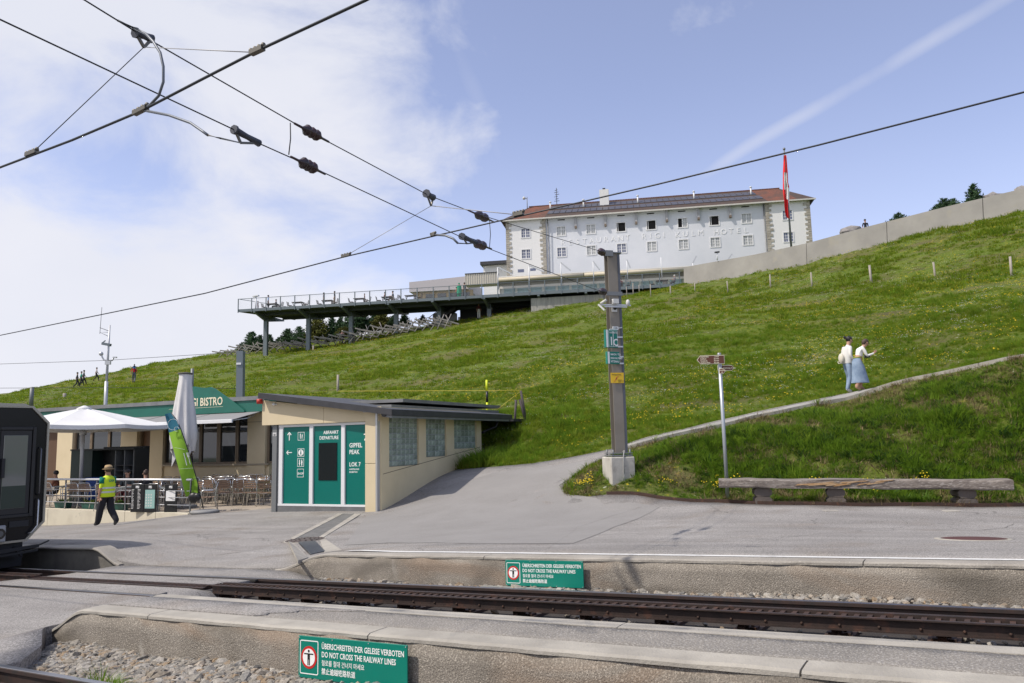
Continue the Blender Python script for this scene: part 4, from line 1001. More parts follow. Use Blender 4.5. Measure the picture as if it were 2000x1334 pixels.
# ------------------------------------------------------------------ terrace furniture
chrome = mat('chair_tube', (.60, .61, .62), rough=.25, metal=.9)
slat = mat('chair_slat', (.27, .18, .12), rough=.6, c2=(.20, .13, .09), scale=6, stretch=(1, 1, 8))
def make_chair():
    t = thing('terrace_chair', 'x', 'chair', (0, 0, 0), 0, 'terrace chairs')
    # seat faces +y
    for sx in (-1, 1):
        x = .25*sx
        m = MB(); m.tube([(x, .22, .0), (x, .21, .40), (x*1.04, .20, .63), (x*1.05, .12, .655), (x*1.05, -.12, .655), (x*.98, -.20, .62)], .013, 6); m.build('front_leg', chrome, t)
        m = MB(); m.tube([(x*.95, -.30, .0), (x*.95, -.20, .42), (x*.95, -.25, .70), (x*.88, -.29, .86)], .013, 6); m.build('rear_leg', chrome, t)
    m = MB(); m.tube([(-.22, -.29, .86), (-.16, -.305, .895), (.16, -.305, .895), (.22, -.29, .86)], .013, 6); m.build('top_rail', chrome, t)
    m = MB(); m.tube([(-.24, .2, .42), (.24, .2, .42)], .011, 6); m.tube([(-.24, -.2, .42), (.24, -.2, .42)], .011, 6); m.build('seat_frame', chrome, t)
    for k in range(4):
        y = -.17+k*.115; m = MB(); m.bx(-.235, .235, y-.045, y+.045, .43, .445); m.build('seat_slat', slat, t)
    for k in range(4):
        z = .60+k*.068; yy = -.225-(k*.018); m = MB(); m.bx(-.215, .215, yy-.008, yy+.006, z, z+.05); m.build('back_slat', slat, t)
    return t
def make_table():
    t = thing('terrace_table', 'x', 'table', (0, 0, 0), 0, 'terrace tables')
    m = MB(); m.bx(-.36, .36, -.36, .36, .71, .735); m.build('table_top', mat('table_top', (.18, .20, .20), rough=.3), t, .006)
    m = MB(); m.bx(-.365, .365, -.365, .365, .702, .712); m.build('table_rim', chrome, t)
    for sx in (-1, 1):
        for sy in (-1, 1):
            m = MB(); m.tube([(.31*sx, .31*sy, 0), (.31*sx, .31*sy, .70)], .016, 6); m.build('leg', chrome, t)
    return t
C0 = make_chair(); T0 = make_table(); _cu = [0]; _tu = [0]
def floor_at(px, Y): p = at(px, 900, Y); return p.x, p.y
seats_occ = {}
tables = [  # px, Y, what it stands by
    (128, 28.3, 'just beyond the train'), (196, 27.4, 'under the parasol behind the vested man'), (252, 26.3, 'set with plates'), (330, 25.6, 'behind the menu boards'),
    (425, 28.3, 'just past the folded parasol'), (462, 28.0, 'with a white bowl'), (500, 27.8, 'beside the ticket building'),
    (405, 30.2, 'in back behind the folded parasol'), (448, 29.9, 'in back under the middle window'), (492, 29.6, 'in back near the window pillar'),
    (300, 29.3, 'near the bistro door'), (230, 30.5, 'in front of the dark counter')]
base_ang = math.atan2(BI.u.y, BI.u.x)
for i, (px, Y, w) in enumerate(tables):
    x, y = floor_at(px, Y); a = base_ang+random.uniform(-.1, .1)
    t = T0 if i == 0 else copy_tree(T0); t.location = (x, y, TF); t.rotation_euler.z = a; t['label'] = 'dark topped metal terrace table '+w
    k = 0
    for dx, dy, rz, side in ((-.38, .62, math.pi, 'far side'), (.30, .66, math.pi, 'far side'), (-.3, -.62, 0, 'near side'), (.34, -.64, 0, 'near side'), (-.85, 0, -math.pi/2, 'end')):
        if i >= 7 and dy < 0 and dx > 0 and side == 'near side' and False: continue
        if side == 'end' and i not in (4, 6): continue
        if i == 2 and side != 'near side' : pass
        dx += random.uniform(-.06, .06); dy += random.uniform(-.1, .1)
        X = x+dx*math.cos(a)-dy*math.sin(a); Y_ = y+dx*math.sin(a)+dy*math.cos(a)
        c = C0 if (i == 0 and k == 0) else copy_tree(C0)
        c.location = (X, Y_, TF); c.rotation_euler.z = a+rz+random.uniform(-.25, .25); k += 1
        c['label'] = 'slatted chair, %s%s of the table %s' % ('' if side == 'end' else ('first on ' if dx < 0 else 'second on '), side, w)
lab = C0
for j, (px, Y, rz, l) in enumerate(((408, 24.6, 1.9, 'single slatted chair standing by the foot of the green flag'), (470, 26.6, .3, 'single slatted chair pulled out toward the forecourt'), (520, 26.2, .1, 'slatted chair close to the grey column of the ticket building'), (497, 26.5, -.2, 'slatted chair pulled out next to the one by the column'), (440, 26.7, .2, 'slatted chair pulled out beside the folded parasol'))):
    c = copy_tree(C0); x, y = floor_at(px, Y); c.location = (x, y, TF); c.rotation_euler.z = rz; c['label'] = l
# things on the tables
plw = mat('white_china', (.8, .8, .78), rough=.25)
for px, Y, l in ((252, 26.25, 'white plate with food on the diners table'), (245, 26.1, 'second white plate nearer the vested man')):
    x, y = floor_at(px, Y); m = MB(); m.lathe([(.06, 0), (.13, .02), (.12, .022), (.05, .008)], 14, (x, y, TF+.737)); tag(m.build('plate', plw), l, 'plate')
for px, Y, l in ((462, 28, 'white bowl on the table in the middle row'), (337, 25.6, 'white bowl on the table behind the menu boards')):
    x, y = floor_at(px, Y); m = MB(); m.lathe([(.05, 0), (.10, .06), (.10, .075), (.085, .06), (.0, .02)], 14, (x, y, TF+.737)); tag(m.build('bowl', plw), l, 'bowl')

# ---- parasols
CLOTH = mat('parasol_cloth', (.72, .72, .71), rough=.85, c2=(.64, .64, .64), scale=.7)
PC = at(163, 830, 28.6)
pa = thing('open_parasol', 'large open white square parasol over the terrace', 'parasol', (PC.x, PC.y, TF))
zb_p, zt_p, rr = at(163, 833, 28.6).z, at(163, 797, 28.6).z, 2.95
m = MB(); n = 8
def prad(k):
    return rr*(1.0 if k % 2 else 1.0)
for k in range(n):
    a0, a1 = 2*math.pi*(k+.22)/n, 2*math.pi*(k+1.22)/n
    P0 = Vector((0, 0, zt_p)); rows = []
    for t_ in np.linspace(.06, 1, 7):
        e0 = Vector((math.cos(a0), math.sin(a0), 0))*rr*t_; e1 = Vector((math.cos(a1), math.sin(a1), 0))*rr*t_; row = []
        for q in np.linspace(0, 1, 5):
            p = e0.lerp(e1, q); sag = .06*math.sin(q*math.pi)*math.sin(t_*math.pi*.9)+.02*math.sin(q*math.pi)*t_
            row.append((PC.x+p.x, PC.y+p.y, zt_p-(zt_p-zb_p)*(t_**1.12)-sag))
        rows.append(row)
    vs = [p for r_ in rows for p in r_]; fs = [(i*5+j, i*5+j+1, (i+1)*5+j+1, (i+1)*5+j) for i in range(6) for j in range(4)]
    m.add(vs, fs, True)
    # valance
    e0 = rows[-1]; vs = [p for p in e0]+[(p[0], p[1], p[2]-.14) for p in e0]; m.add(vs, [(j, j+1, 5+j+1, 5+j) for j in range(4)])
m.build('canopy', CLOTH, pa)
m = MB(); m.lathe([(.18, zt_p-.07), (.25, zt_p-.05), (.25, zt_p-.01), (.12, zt_p+.05), (.04, zt_p+.09)], 12, (PC.x, PC.y, 0)); m.build('cap', CLOTH, pa)
polem = mat('parasol_pole', (.50, .51, .53), rough=.4, metal=.3)
m = MB(); m.tube([(PC.x, PC.y, TF), (PC.x, PC.y, zt_p)], .065, 12); m.tube([(PC.x, PC.y, zt_p-1.0), (PC.x, PC.y, zt_p-.8)], .12, 12); m.build('pole', polem, pa)
for k in range(n):
    a0 = 2*math.pi*(k+.22)/n; e = Vector((math.cos(a0), math.sin(a0), 0))
    m = MB(); c_ = Vector((PC.x, PC.y, 0)); m.bar(c_+Vector((0, 0, zt_p-.1))+e*.1, c_+e*(rr-.03)+Vector((0, 0, zb_p-.03)), .025, .035); m.bar(c_+Vector((0, 0, zt_p-.85))+e*.1, c_+e*1.5+Vector((0, 0, (zt_p+zb_p)/2-.1)), .02, .03); m.build('rib', polem, pa)
m = MB(); m.bx(PC.x-.45, PC.x+.45, PC.y-.45, PC.y+.45, TF, TF+.1); m.build('base', mat('concrete_base', (.3, .3, .29)), pa)

FP = at(357, 900, 26.3)
fpz = at(357, 731, 26.3).z; fb = at(357, 868, 26.3).z
pf = thing('folded_parasol', 'tall folded pale grey parasol with hanging cloth beside the green flag', 'parasol', (FP.x, FP.y, TF))
CL2 = mat('folded_cloth', (.70, .69, .68), rough=.9, c2=(.58, .57, .57), scale=1.5)
m = MB(); vs = []; nn = 48; lv = 16
for i in range(lv+1):
    t_ = i/lv; z = fpz+(fb-fpz)*t_; r0 = .19+.36*t_**1.05
    if t_ > .86: r0 -= .12*(t_-.86)/.14
    for k in range(nn):
        a = 2*math.pi*k/nn; fold = (.05+.20*t_)*abs(math.sin(a*4+.5*math.sin(t_*3)))
        r_ = r0*(1-.55*fold/.25*.6) if t_ > .02 else .2
        vs.append((FP.x+r_*math.cos(a), FP.y+r_*math.sin(a), z-(.16*abs(math.sin(a*4))**2+.28*max(0, math.sin(a*2+1)))*(t_**6)))
m.add(vs, [(i*nn+k, i*nn+(k+1) % nn, (i+1)*nn+(k+1) % nn, (i+1)*nn+k) for i in range(lv) for k in range(nn)], True); m.build('folded_cloth', CL2, pf)
for q, ln_, w_ in ((-.28, .75, .18), (.22, .55, .14)):
    m = MB(); m.add([(FP.x+q, FP.y-.1, fb+.2), (FP.x+q+w_, FP.y-.12, fb+.2), (FP.x+q+w_*.7, FP.y-.14, fb-ln_*.5), (FP.x+q-.05, FP.y-.12, fb-ln_), (FP.x+q, FP.y-.06, fb+.2), (FP.x+q+w_, FP.y-.07, fb+.2), (FP.x+q+w_*.7, FP.y-.1, fb-ln_*.5), (FP.x+q-.05, FP.y-.1, fb-ln_)],
        [(0, 3, 2, 1), (4, 5, 6, 7), (0, 1, 5, 4), (1, 2, 6, 5), (2, 3, 7, 6), (3, 0, 4, 7)]); m.build('cloth_corner', CL2, pf)
m = MB(); m.tube([(FP.x, FP.y, TF), (FP.x, FP.y, fpz+.02)], .06, 12); m.build('pole', polem, pf)
m = MB(); m.lathe([(.2, fpz-.02), (.24, fpz), (.24, fpz+.04), (.1, fpz+.06)], 14, (FP.x, FP.y, 0)); m.build('cap', mat('cap_dark', (.1, .1, .1)), pf)
m = MB(); m.lathe([(.5, TF), (.5, TF+.08), (.2, TF+.1)], 16, (FP.x, FP.y, 0)); m.build('base', MATS['concrete_base'], pf)

# ---- feather flag
FY = 23.9
fl = thing('feather_flag', 'leaning lime green and blue feather flag with cutlery symbol at the railing end', 'flag', (at(400, 996, FY).x, FY, TF))
Lf = [(322, 809), (325, 822), (330, 845), (336, 868), (342, 890), (348, 912), (354, 935), (359, 955), (363, 970)]
Rf = [(333, 806), (345, 822), (352, 838), (358, 855), (364, 872), (371, 893), (378, 918), (385, 942), (390, 966)]
def flagpart(name, mt, i0, i1, off=0.0, lf=Lf, rf=Rf, par=fl, th=.006):
    vs = []; 
    for y_ in (0, th):
        for i in range(i0, i1+1):
            for q in (0, .33, .66, 1):
                px = lf[i][0]*(1-q)+rf[i][0]*q; py = lf[i][1]*(1-q)+rf[i][1]*q; p = at(px, py, FY+.08*math.sin(q*3+i*.8)+off+y_); vs.append(p)
    k = i1-i0+1; fs = []
    for i in range(k-1):
        for j in range(3): a = i*4+j; fs += [(a, a+4, a+5, a+1), (a+k*4, a+1+k*4, a+5+k*4, a+4+k*4)]
    m = MB(); m.add(vs, fs, True); return m.build(name, mt, par)
lime = mat('flag_lime', (.22, .42, .025), rough=.75); blu = mat('flag_blue', (.015, .13, .20), rough=.75)
flagpart('flag_top', blu, 0, 2); flg = flagpart('flag_cloth', lime, 2, 8)
m = MB(); m.tube([at(q[0]+1, q[1]-.5, FY) for q in Rf]+[at(397, 994, FY)], .014, 6); m.build('flag_pole', BLACKM, fl)
def fq(px, py, off=-.14): return at(px, py, FY+off)
m = MB()
for (x0, y0, x1, y1, w) in ((359, 885, 365, 909, .045), (366, 884, 372, 907, .03), (364, 884, 367, 893, .02), (369, 883.5, 369.5, 893, .02), (366.4, 884, 368, 893, .02)):
    p, q_ = fq(x0, y0), fq(x1, y1); m.bar(p, q_, w, .006)
m.m = Matrix(); m.build('cutlery_symbol', WPRINT, flg)
m = MB()
for (x0, y0, x1, y1) in ((341, 874, 361, 878), (350, 916, 378, 914)): m.bar(fq(x0, y0), fq(x1, y1), .012, .004)
m.build('print_line', WPRINT, flg)
m = MB()
for c_, r_ in (((338, 829), .17), ((345, 838), .07)):
    for k in range(10):
        a0, a1 = 2*math.pi*k/12, 2*math.pi*(k+1)/12; p = fq(*c_)
        m.bar(p+Vector((r_*math.cos(a0), 0, r_*math.sin(a0))), p+Vector((r_*math.cos(a1), 0, r_*math.sin(a1))), .035, .004)
m.build('emblem', WPRINT, fl)
m = MB(); p = at(400, 997, FY-.1); m.lathe([(.42, 0), (.42, .06), (.36, .09), (.05, .1)], 20, (p.x, p.y, H(p.x, p.y)+.01)); m.build('flag_base', mat('flag_base', (.25, .25, .25), rough=.6), fl)

# ---- menu boards, planters, bag on the railing
MBk = mat('board_black', (.010, .011, .012), rough=.5)
for i, (a, c_, l) in enumerate(((255.5, 281, 'black menu board with white price lines, first from the vested man'), (281.5, 305, 'black board with pale green poster of pictures, between two menu boards'), (321, 345.5, 'black board with a white sheet of paper, nearest the green flag'))):
    Yb = 24.75-.35*i*.6; p, q_ = at(a, 970, Yb), at(c_, 970, Yb-.12); pl = Plane((p.x, p.y), (q_-p)); w = ((q_-p).xy).length
    zt_ = at(a, 946, Yb).z; zb2 = TF+.02
    t = thing('menu_board', l, 'menu board', (p.x, p.y, TF), 0, None)
    m = pl.mb(); m.bx(0, w, 0, .03, zb2, zt_); bd_ = m.build('board', MBk, t, .005)
    if i == 0:
        m = pl.mb()
        for r_ in range(15):
            z = zt_-.17-r_*.042
            if z < zb2+.05: break
            m.bx(.03, .03+.09*random.uniform(.4, 1), -.004, -.0005, z, z+.012); m.bx(w*.52, w*.52+.12*random.uniform(.4, 1), -.004, -.0005, z, z+.012)
        tag(m.build('menu_lines', WPRINT, bd_), kind='stuff')
    elif i == 1:
        m = pl.mb(); m.bx(.04, w-.05, -.004, -.0005, zb2+.12, zt_-.17); po = m.build('poster', mat('poster_mint', (.30, .50, .46), rough=.6), bd_)
        m = pl.mb()
        for r_ in range(5):
            for c2 in range(3): m.lathe([(.028, 0), (.028, .004)], 8) if False else m.prism([(.09+c2*.09+.028*math.cos(k*.785), zb2+.2+r_*.085+.028*math.sin(k*.785)) for k in range(8)], -.007, -.0045)
        tag(m.build('poster_prints', mat('print_soft', (.6, .62, .58)), po), kind='stuff')
    else:
        m = pl.mb(); m.bx(.06, w-.06, -.004, -.0005, zb2+.35, zt_-.2); m.build('paper', WPRINT, bd_)
    m = pl.mb(); m.bx(w*.36, w*.62, -.005, -.0005, zt_-.08, zt_-.05); m.bx(w*.36, w*.62, -.005, -.0005, zt_-.12, zt_-.09); m.bar((w*.38, -.003, zt_-.11), (w*.6, -.003, zt_-.06), .02, .004); m.build('logo', WPRINT, bd_)
leafm = hue_mat('planter_leaf', [(.05,.12,.02),(.10,.17,.03),(.16,.16,.03)])
def blade_mesh(nb, h, w, spread, mt, seed, seg=3, bend=.5):
    rg = random.Random(seed); vs = []; fs = []
    for _ in range(nb):
        a = rg.uniform(0, 6.28); r_ = rg.uniform(0, spread); hh = h*rg.uniform(.55, 1.1); ww = w*rg.uniform(.6, 1.2)
        x0, y0 = r_*math.cos(a), r_*math.sin(a); d = a+rg.uniform(-.8, .8); dx, dy = math.cos(d), math.sin(d); bn = bend*rg.uniform(.2, 1.3)*hh
        b0 = len(vs)
        for k in range(seg+1):
            t_ = k/seg; c = (x0+dx*bn*t_**1.8, y0+dy*bn*t_**1.8, hh*t_*(1-.25*bend*t_)-.02); wk = ww*(1-t_**1.5)*.5
            if k == seg: vs.append(c)
            else: vs += [(c[0]-dy*wk, c[1]+dx*wk, c[2]), (c[0]+dy*wk, c[1]-dx*wk, c[2])]
        for k in range(seg-1): q = b0+2*k; fs.append((q, q+1, q+3, q+2))
        q = b0+2*(seg-1); fs.append((q, q+1, q+2))
    me = bpy.data.meshes.new('grass_blades'); me.from_pydata(vs, [], fs); me.materials.append(mt); me.polygons.foreach_set('use_smooth', [True]*len(fs)); return me
for i, (px, py, l) in enumerate(((109, 984, 'green trough of plants at the foot of the railing by the train'), (165, 985, 'green trough of leafy plants at the foot of the railing before the vested man'), (221, 988, 'green trough half hidden behind the vested man'))):
    t_ = (px-100)/150 if px < 250 else 1; p = TW[1].lerp(TW[2], t_); p = Vector((p.x, p.y, TF)) + Vector((.1, -.0, 0))+Vector((0, .28, 0)); t = thing('planter', l, 'planter', p, math.atan2((TW[2]-TW[1]).y, (TW[2]-TW[1]).x))
    f = Matrix.Translation(p) @ Matrix.Rotation(t.rotation_euler.z, 4, 'Z')
    m = MB(f); m.add([(-.30, -.09, 0), (.30, -.09, 0), (.30, .09, 0), (-.30, .09, 0), (-.35, -.12, .2), (.35, -.12, .2), (.35, .12, .2), (-.35, .12, .2)], [(0, 3, 2, 1), (4, 5, 6, 7), (0, 1, 5, 4), (1, 2, 6, 5), (2, 3, 7, 6), (3, 0, 4, 7)]); m.build('trough', mat('trough_green', (.015, .09, .07), rough=.5), t)
    m = MB(f); m.bx(-.36, .36, -.13, .13, .19, .215); m.build('rim', MATS['trough_green'], t)
    ms = blade_mesh(70, .22, .04, .12, leafm, i, 2, .8)
    for v in ms.vertices: v.co.x *= 2.4; v.co.z += .2
    link('leaves', ms, t)
bgp = at(378, 972, 23.75)
t = thing('bag', 'black shoulder bag hanging by its strap from the end of the railing', 'bag', bgp)
m = MB(); m.ball(bgp, (.17, .09, .16), 12, 8); m.ball(bgp+Vector((.12, -.03, .02)), (.12, .07, .12), 10, 6); m.build('bag_body', BLACKM, t)
m = MB(); m.tube([bgp+Vector((-.1, 0, .1)), at(374, 945, 23.75), at(374.5, 936, 23.75), at(386, 934, 23.75), at(387, 955, 23.75), bgp+Vector((.15, 0, .1))], .014, 6); m.build('strap', BLACKM, t)

# ---- dark counter and bins by the bistro
K0, K1 = at(137, 930, 29.6), at(262, 930, 28.6)
KP = Plane((K0.x, K0.y), K1-K0); kw = (K1-K0).xy.length
t = thing('serving_counter', 'dark green and black storage counter with shelves in front of the bistro', 'counter', (K0.x, K0.y, TF))
kt = KP.Z(200, 873)
bb('cabinet', mat('counter_green', (.012, .03, .026), rough=.5), (0, kw*.34, 0, .7, TF, kt-.12), parent=t, pl=KP)
bb('back_panel', MBk, (kw*.34, kw, .5, .7, TF, kt), parent=t, pl=KP); bb('top_panel', MBk, (0, kw, -.05, .7, kt-.12, kt-.06), parent=t, pl=KP); bb('side_panel', MBk, (kw*.985, kw, 0, .5, TF, kt-.12), parent=t, pl=KP)
sh_ = bb('shelf_rack', GREYST, (kw*.68, kw*.69, .05, .45, TF, kt-.15), (kw*.82, kw*.83, .05, .45, TF, kt-.15), (kw*.96, kw*.97, .05, .45, TF, kt-.15), parent=t, pl=KP)
for k in range(7): bb('shelf', DARKM, (kw*.69, kw*.96, .05, .45, TF+.2+k*.2, TF+.22+k*.2), parent=sh_, pl=KP)
for a, c_, h, l, mm in ((175, 200, .95, 'blue wheeled bin standing in the dark counter', mat('bin_blue', (.01, .05, .22), rough=.45)), (201, 216, .85, 'pale grey bin beside the blue bin', mat('bin_grey', (.35, .35, .34), rough=.6))):
    p = at((a+c_)/2, 925, 28.3); t = thing('waste_bin', l, 'bin', (p.x, p.y, TF)); w = (c_-a)*28.3/FPX/2
    m = MB(Matrix.Translation((p.x, p.y, TF))); m.add([(-w*.8, -w*.8, 0), (w*.8, -w*.8, 0), (w*.8, w*.8, 0), (-w*.8, w*.8, 0), (-w, -w, h), (w, -w, h), (w, w, h), (-w, w, h)], [(0, 3, 2, 1), (4, 5, 6, 7), (0, 1, 5, 4), (1, 2, 6, 5), (2, 3, 7, 6), (3, 0, 4, 7)]); m.build('bin_body', mm, t)
    m = MB(Matrix.Translation((p.x, p.y, TF))); m.bx(-w*1.08, w*1.08, -w*1.08, w*1.08, h+.003, h+.07); m.build('lid', mm, t, .01)
# ------------------------------------------------------------------ overhead line mast
PY = 19.3
pb = at(1210, 930, PY); PX = pb.x; z_blk = at(1210, 884, PY).z
yaw = R(14)
mast = thing('line_mast', 'grey steel overhead line mast bolted to a concrete block beside the footpath', 'mast', (PX, PY, H(PX, PY)), yaw)
FM = Matrix.Translation((PX, PY, 0)) @ Matrix.Rotation(yaw, 4, 'Z')
BLKC = mat('mast_concrete', (.50, .48, .43), rough=.9, c2=(.38, .36, .32), scale=2.5, bump=.3, c3=(.28, .26, .23), s3=6, lo3=.62, hi3=.8)
zt_m = at(1197, 497, PY).z; lean = Vector((0.0, 0, 0))
m = MB(FM.copy()); m.bx(-.32, .30, -.30, .34, H(PX, PY)-.5, z_blk-.1); mb_ = m.build('concrete_block', BLKC, mast, .02)
m = MB(FM.copy()); m.bx(-.012, .012, -.315, -.3, H(PX, PY)-.4, z_blk-.11); m.tube([(-.0, -.31, z_blk-.5), (-.0, -.31, z_blk-.1), (.05, -.25, z_blk+.05), (.03, -.19, z_blk+.02)], .013, 6); m.build('earth_cable', mat('cable_grey', (.35, .35, .34)), mast)
m = MB(FM.copy()); m.bx(-.27, .27, -.25, .27, z_blk-.08, z_blk-.05); m.bx(-.27, .27, -.25, .27, z_blk-.02, z_blk+.0); m.build('base_plate', GREYST, mast)
for sx in (-.22, .22):
    for sy in (-.2, .22): m = MB(FM.copy()); m.tube([(sx, sy, z_blk-.1), (sx, sy, z_blk+.08)], .022, 6); m.build('bolt', GREYST, mast)
mg = mat('mast_grey', (.215, .19, .155), rough=.65, metal=0, c2=(.26, .235, .20), scale=1.2)
w1 = .128
m = MB(FM.copy()); m.bx(-w1, w1, -.13, -.112, z_blk, zt_m); m.bx(-w1, w1, .112, .13, z_blk, zt_m); m.bx(w1*.55, w1*.55+.012, -.112, .112, z_blk, zt_m); m.build('steel_section', mg, mast)
m = MB(FM.copy()); m.bx(w1+.003, w1+.02, -.14, .16, z_blk, zt_m-.02); m.bx(w1+.021, w1+.065, .13, .148, z_blk, zt_m-.02); m.bx(w1+.021, w1+.065, -.14, -.122, z_blk, zt_m-.02); m.build('channel_section', mat('mast_blue_grey', (.10, .11, .13), rough=.5, metal=.1), mast)
m = MB(FM.copy()); m.bx(-.19, .24, -.17, .19, zt_m+.002, zt_m+.03); m.bx(-.2, .0, -.2, -.17, zt_m-.09, zt_m+.06); m.build('top_plate', GREYST, mast)
zl_ = at(1190, 575, PY).z
m = MB(FM.copy()); m.bx(-.2, .22, -.16, -.131, zl_-.06, zl_+.04); m.bx(-.2, .22, .165, .19, zl_-.06, zl_+.04); m.build('clamp_band', GREYST, mast)
cm = mat('camera_white', (.62, .62, .60), rough=.5)
zc_ = at(1200, 598, PY).z
m = MB(FM.copy()); m.bx(-.45, .42, -.2, -.17, zc_-.02, zc_+.015); m.bx(-.3, .3, -.24, -.21, zc_-.07, zc_-.04); br_ = m.build('bracket', ALU, mast)
for l_, f_ in (('floodlight', lambda m: (m.bx(-.09, .06, -.30, -.2, zc_+.02, zc_+.14),)), ('camera', lambda m: (m.tube([(-.4, -.22, zc_+.02), (-.28, -.32, zc_+.10)], .035, 8),)), ('lamp', lambda m: (m.ball((.34, -.2, zc_+.06), (.055, .06, .085), 8, 6),)), ('camera', lambda m: (m.bar((-.45, -.2, zc_), (-.33, -.3, zc_-.16), .06, .04),))):
    m = MB(FM.copy()); f_(m); m.build(l_, cm, br_)
m = MB(FM.copy()); z_ = at(1200, 604, PY).z; m.bx(-.08, .06, -.16, -.135, z_-.09, z_+.09); m.build('plate', cm, mast); m = MB(FM.copy()); m.ball((0, -.17, z_), (.05, .03, .045), 8, 6); m.build('lens', BLACKM, mast)
z_ = at(1205, 643, PY).z; m = MB(FM.copy()); m.bar((-.17, -.16, z_-.03), (.16, -.16, z_+.02), .05, .02, ); m.bx(-.09, .06, -.19, -.17, z_-.045, z_+.045); npl = m.build('number_plate', WFRAME, mast)
text('119', .075, FM @ Matrix.Translation((-.08, -.192, z_-.027)) @ Matrix.Rotation(R(90), 4, 'X'), BLACKM, npl, bold=.001, ext=.001)
for py in (660, 678.5, 698, 711):
    z_ = at(1208, py, PY).z; m = MB(FM.copy()); m.bx(-.03, .17, -.175, -.132, z_-.018, z_+.018); m.build('sign_strap', ALU, mast)
GS = GREENS
def mastsign(name, lab_, x0, x1, yt, yb, rot, lines):
    zt_, zb2 = at(1190, yt, PY).z, at(1190, yb, PY).z; M_ = FM @ Matrix.Translation((x0, -.36, 0)) @ Matrix.Rotation(rot, 4, 'Z')
    t = thing(name, lab_, 'sign', FM @ Vector((x0, -.36, zb2)), yaw+rot); w = x1-x0
    m = MB(M_.copy()); m.bx(0, w, 0, .07, zb2, zt_); bd_ = m.build('sign_box', GS, t, .004)
    m = MB(M_.copy()); m.bx(w*.06, w*.2, -.006, -.001, zb2+.005, zt_-.005); m.build('white_stripe', WPRINT, bd_)
    for s_, tx, ty, sz, al in lines: text(s_, sz, M_ @ Matrix.Translation((w*tx, -.006, zb2+(zt_-zb2)*ty)) @ Matrix.Rotation(R(90), 4, 'X'), WPRINT, bd_, ext=.001, bold=sz*.02, align=al, sx=.85)
    return bd_, M_, zb2, zt_, w
bd_, M_, zb2, zt_, w = mastsign('platform_sign', 'teal sign on the mast showing platform 1 sector C', -.36, .0, 648, 682, R(12), [('1', .46, .14, .29, 'CENTER'), ('C', .80, .10, .25, 'CENTER'), ('GLEIS', .46, .80, .045, 'CENTER'), ('SEKTOR', .80, .80, .045, 'CENTER')])
m = MB(M_.copy())
for a, c_ in ((.26, .61), (.64, .97)):
    for q in ((a, c_, .93, .945), (a, c_, .05, .065)): m.bx(w*q[0], w*q[1], -.005, -.001, zb2+(zt_-zb2)*q[2], zb2+(zt_-zb2)*q[3])
    for x in (a, c_): m.bx(w*x-.003, w*x+.003, -.005, -.001, zb2+(zt_-zb2)*.066, zb2+(zt_-zb2)*.929)
m.build('sign_border', WPRINT, bd_)
mastsign('direction_sign', 'smaller teal sign on the mast giving train directions', -.34, .03, 690, 713.5, R(12), [('NACH / TO', .27, .70, .068, 'LEFT'), ('RIGI KALTBAD', .27, .40, .062, 'LEFT'), ('VITZNAU', .27, .12, .068, 'LEFT')])
z1_, z0_ = at(1202, 729, PY).z, at(1202, 749, PY).z
t = thing('warning_sign', 'yellow high voltage warning plate with a red bolt on the mast', 'sign', FM @ Vector((-.15, -.16, z0_)), yaw)
m = MB(FM.copy()); m.bx(-.185, .16, -.16, -.15, z0_, z1_); wb = m.build('plate', mat('warning_yellow', (.75, .48, .02), rough=.5), t)
m = MB(FM.copy()); h_ = z1_-z0_; m.prism([(-.12, z0_+h_*.06), (-.02, z0_+h_*.40), (-.05, z0_+h_*.42), (.05, z0_+h_*.74), (-.06, z0_+h_*.50), (-.03, z0_+h_*.47)], -.163, -.161); m.build('bolt_symbol', mat('bolt_red', (.55, .08, .06)), wb)
text('Hochspannung', .042, FM @ Matrix.Translation((-.16, -.163, z1_-.06)) @ Matrix.Rotation(R(90), 4, 'X'), BLACKM, wb, ext=.001, sx=1.0)
for k, s_ in enumerate(('Lebensgefahr', 'Berühren der Drähte', 'verboten')): text(s_, .024, FM @ Matrix.Translation((.0, -.163, z0_+.07-k*.026)) @ Matrix.Rotation(R(90), 4, 'X'), BLACKM, wb, ext=.001, sx=.85)

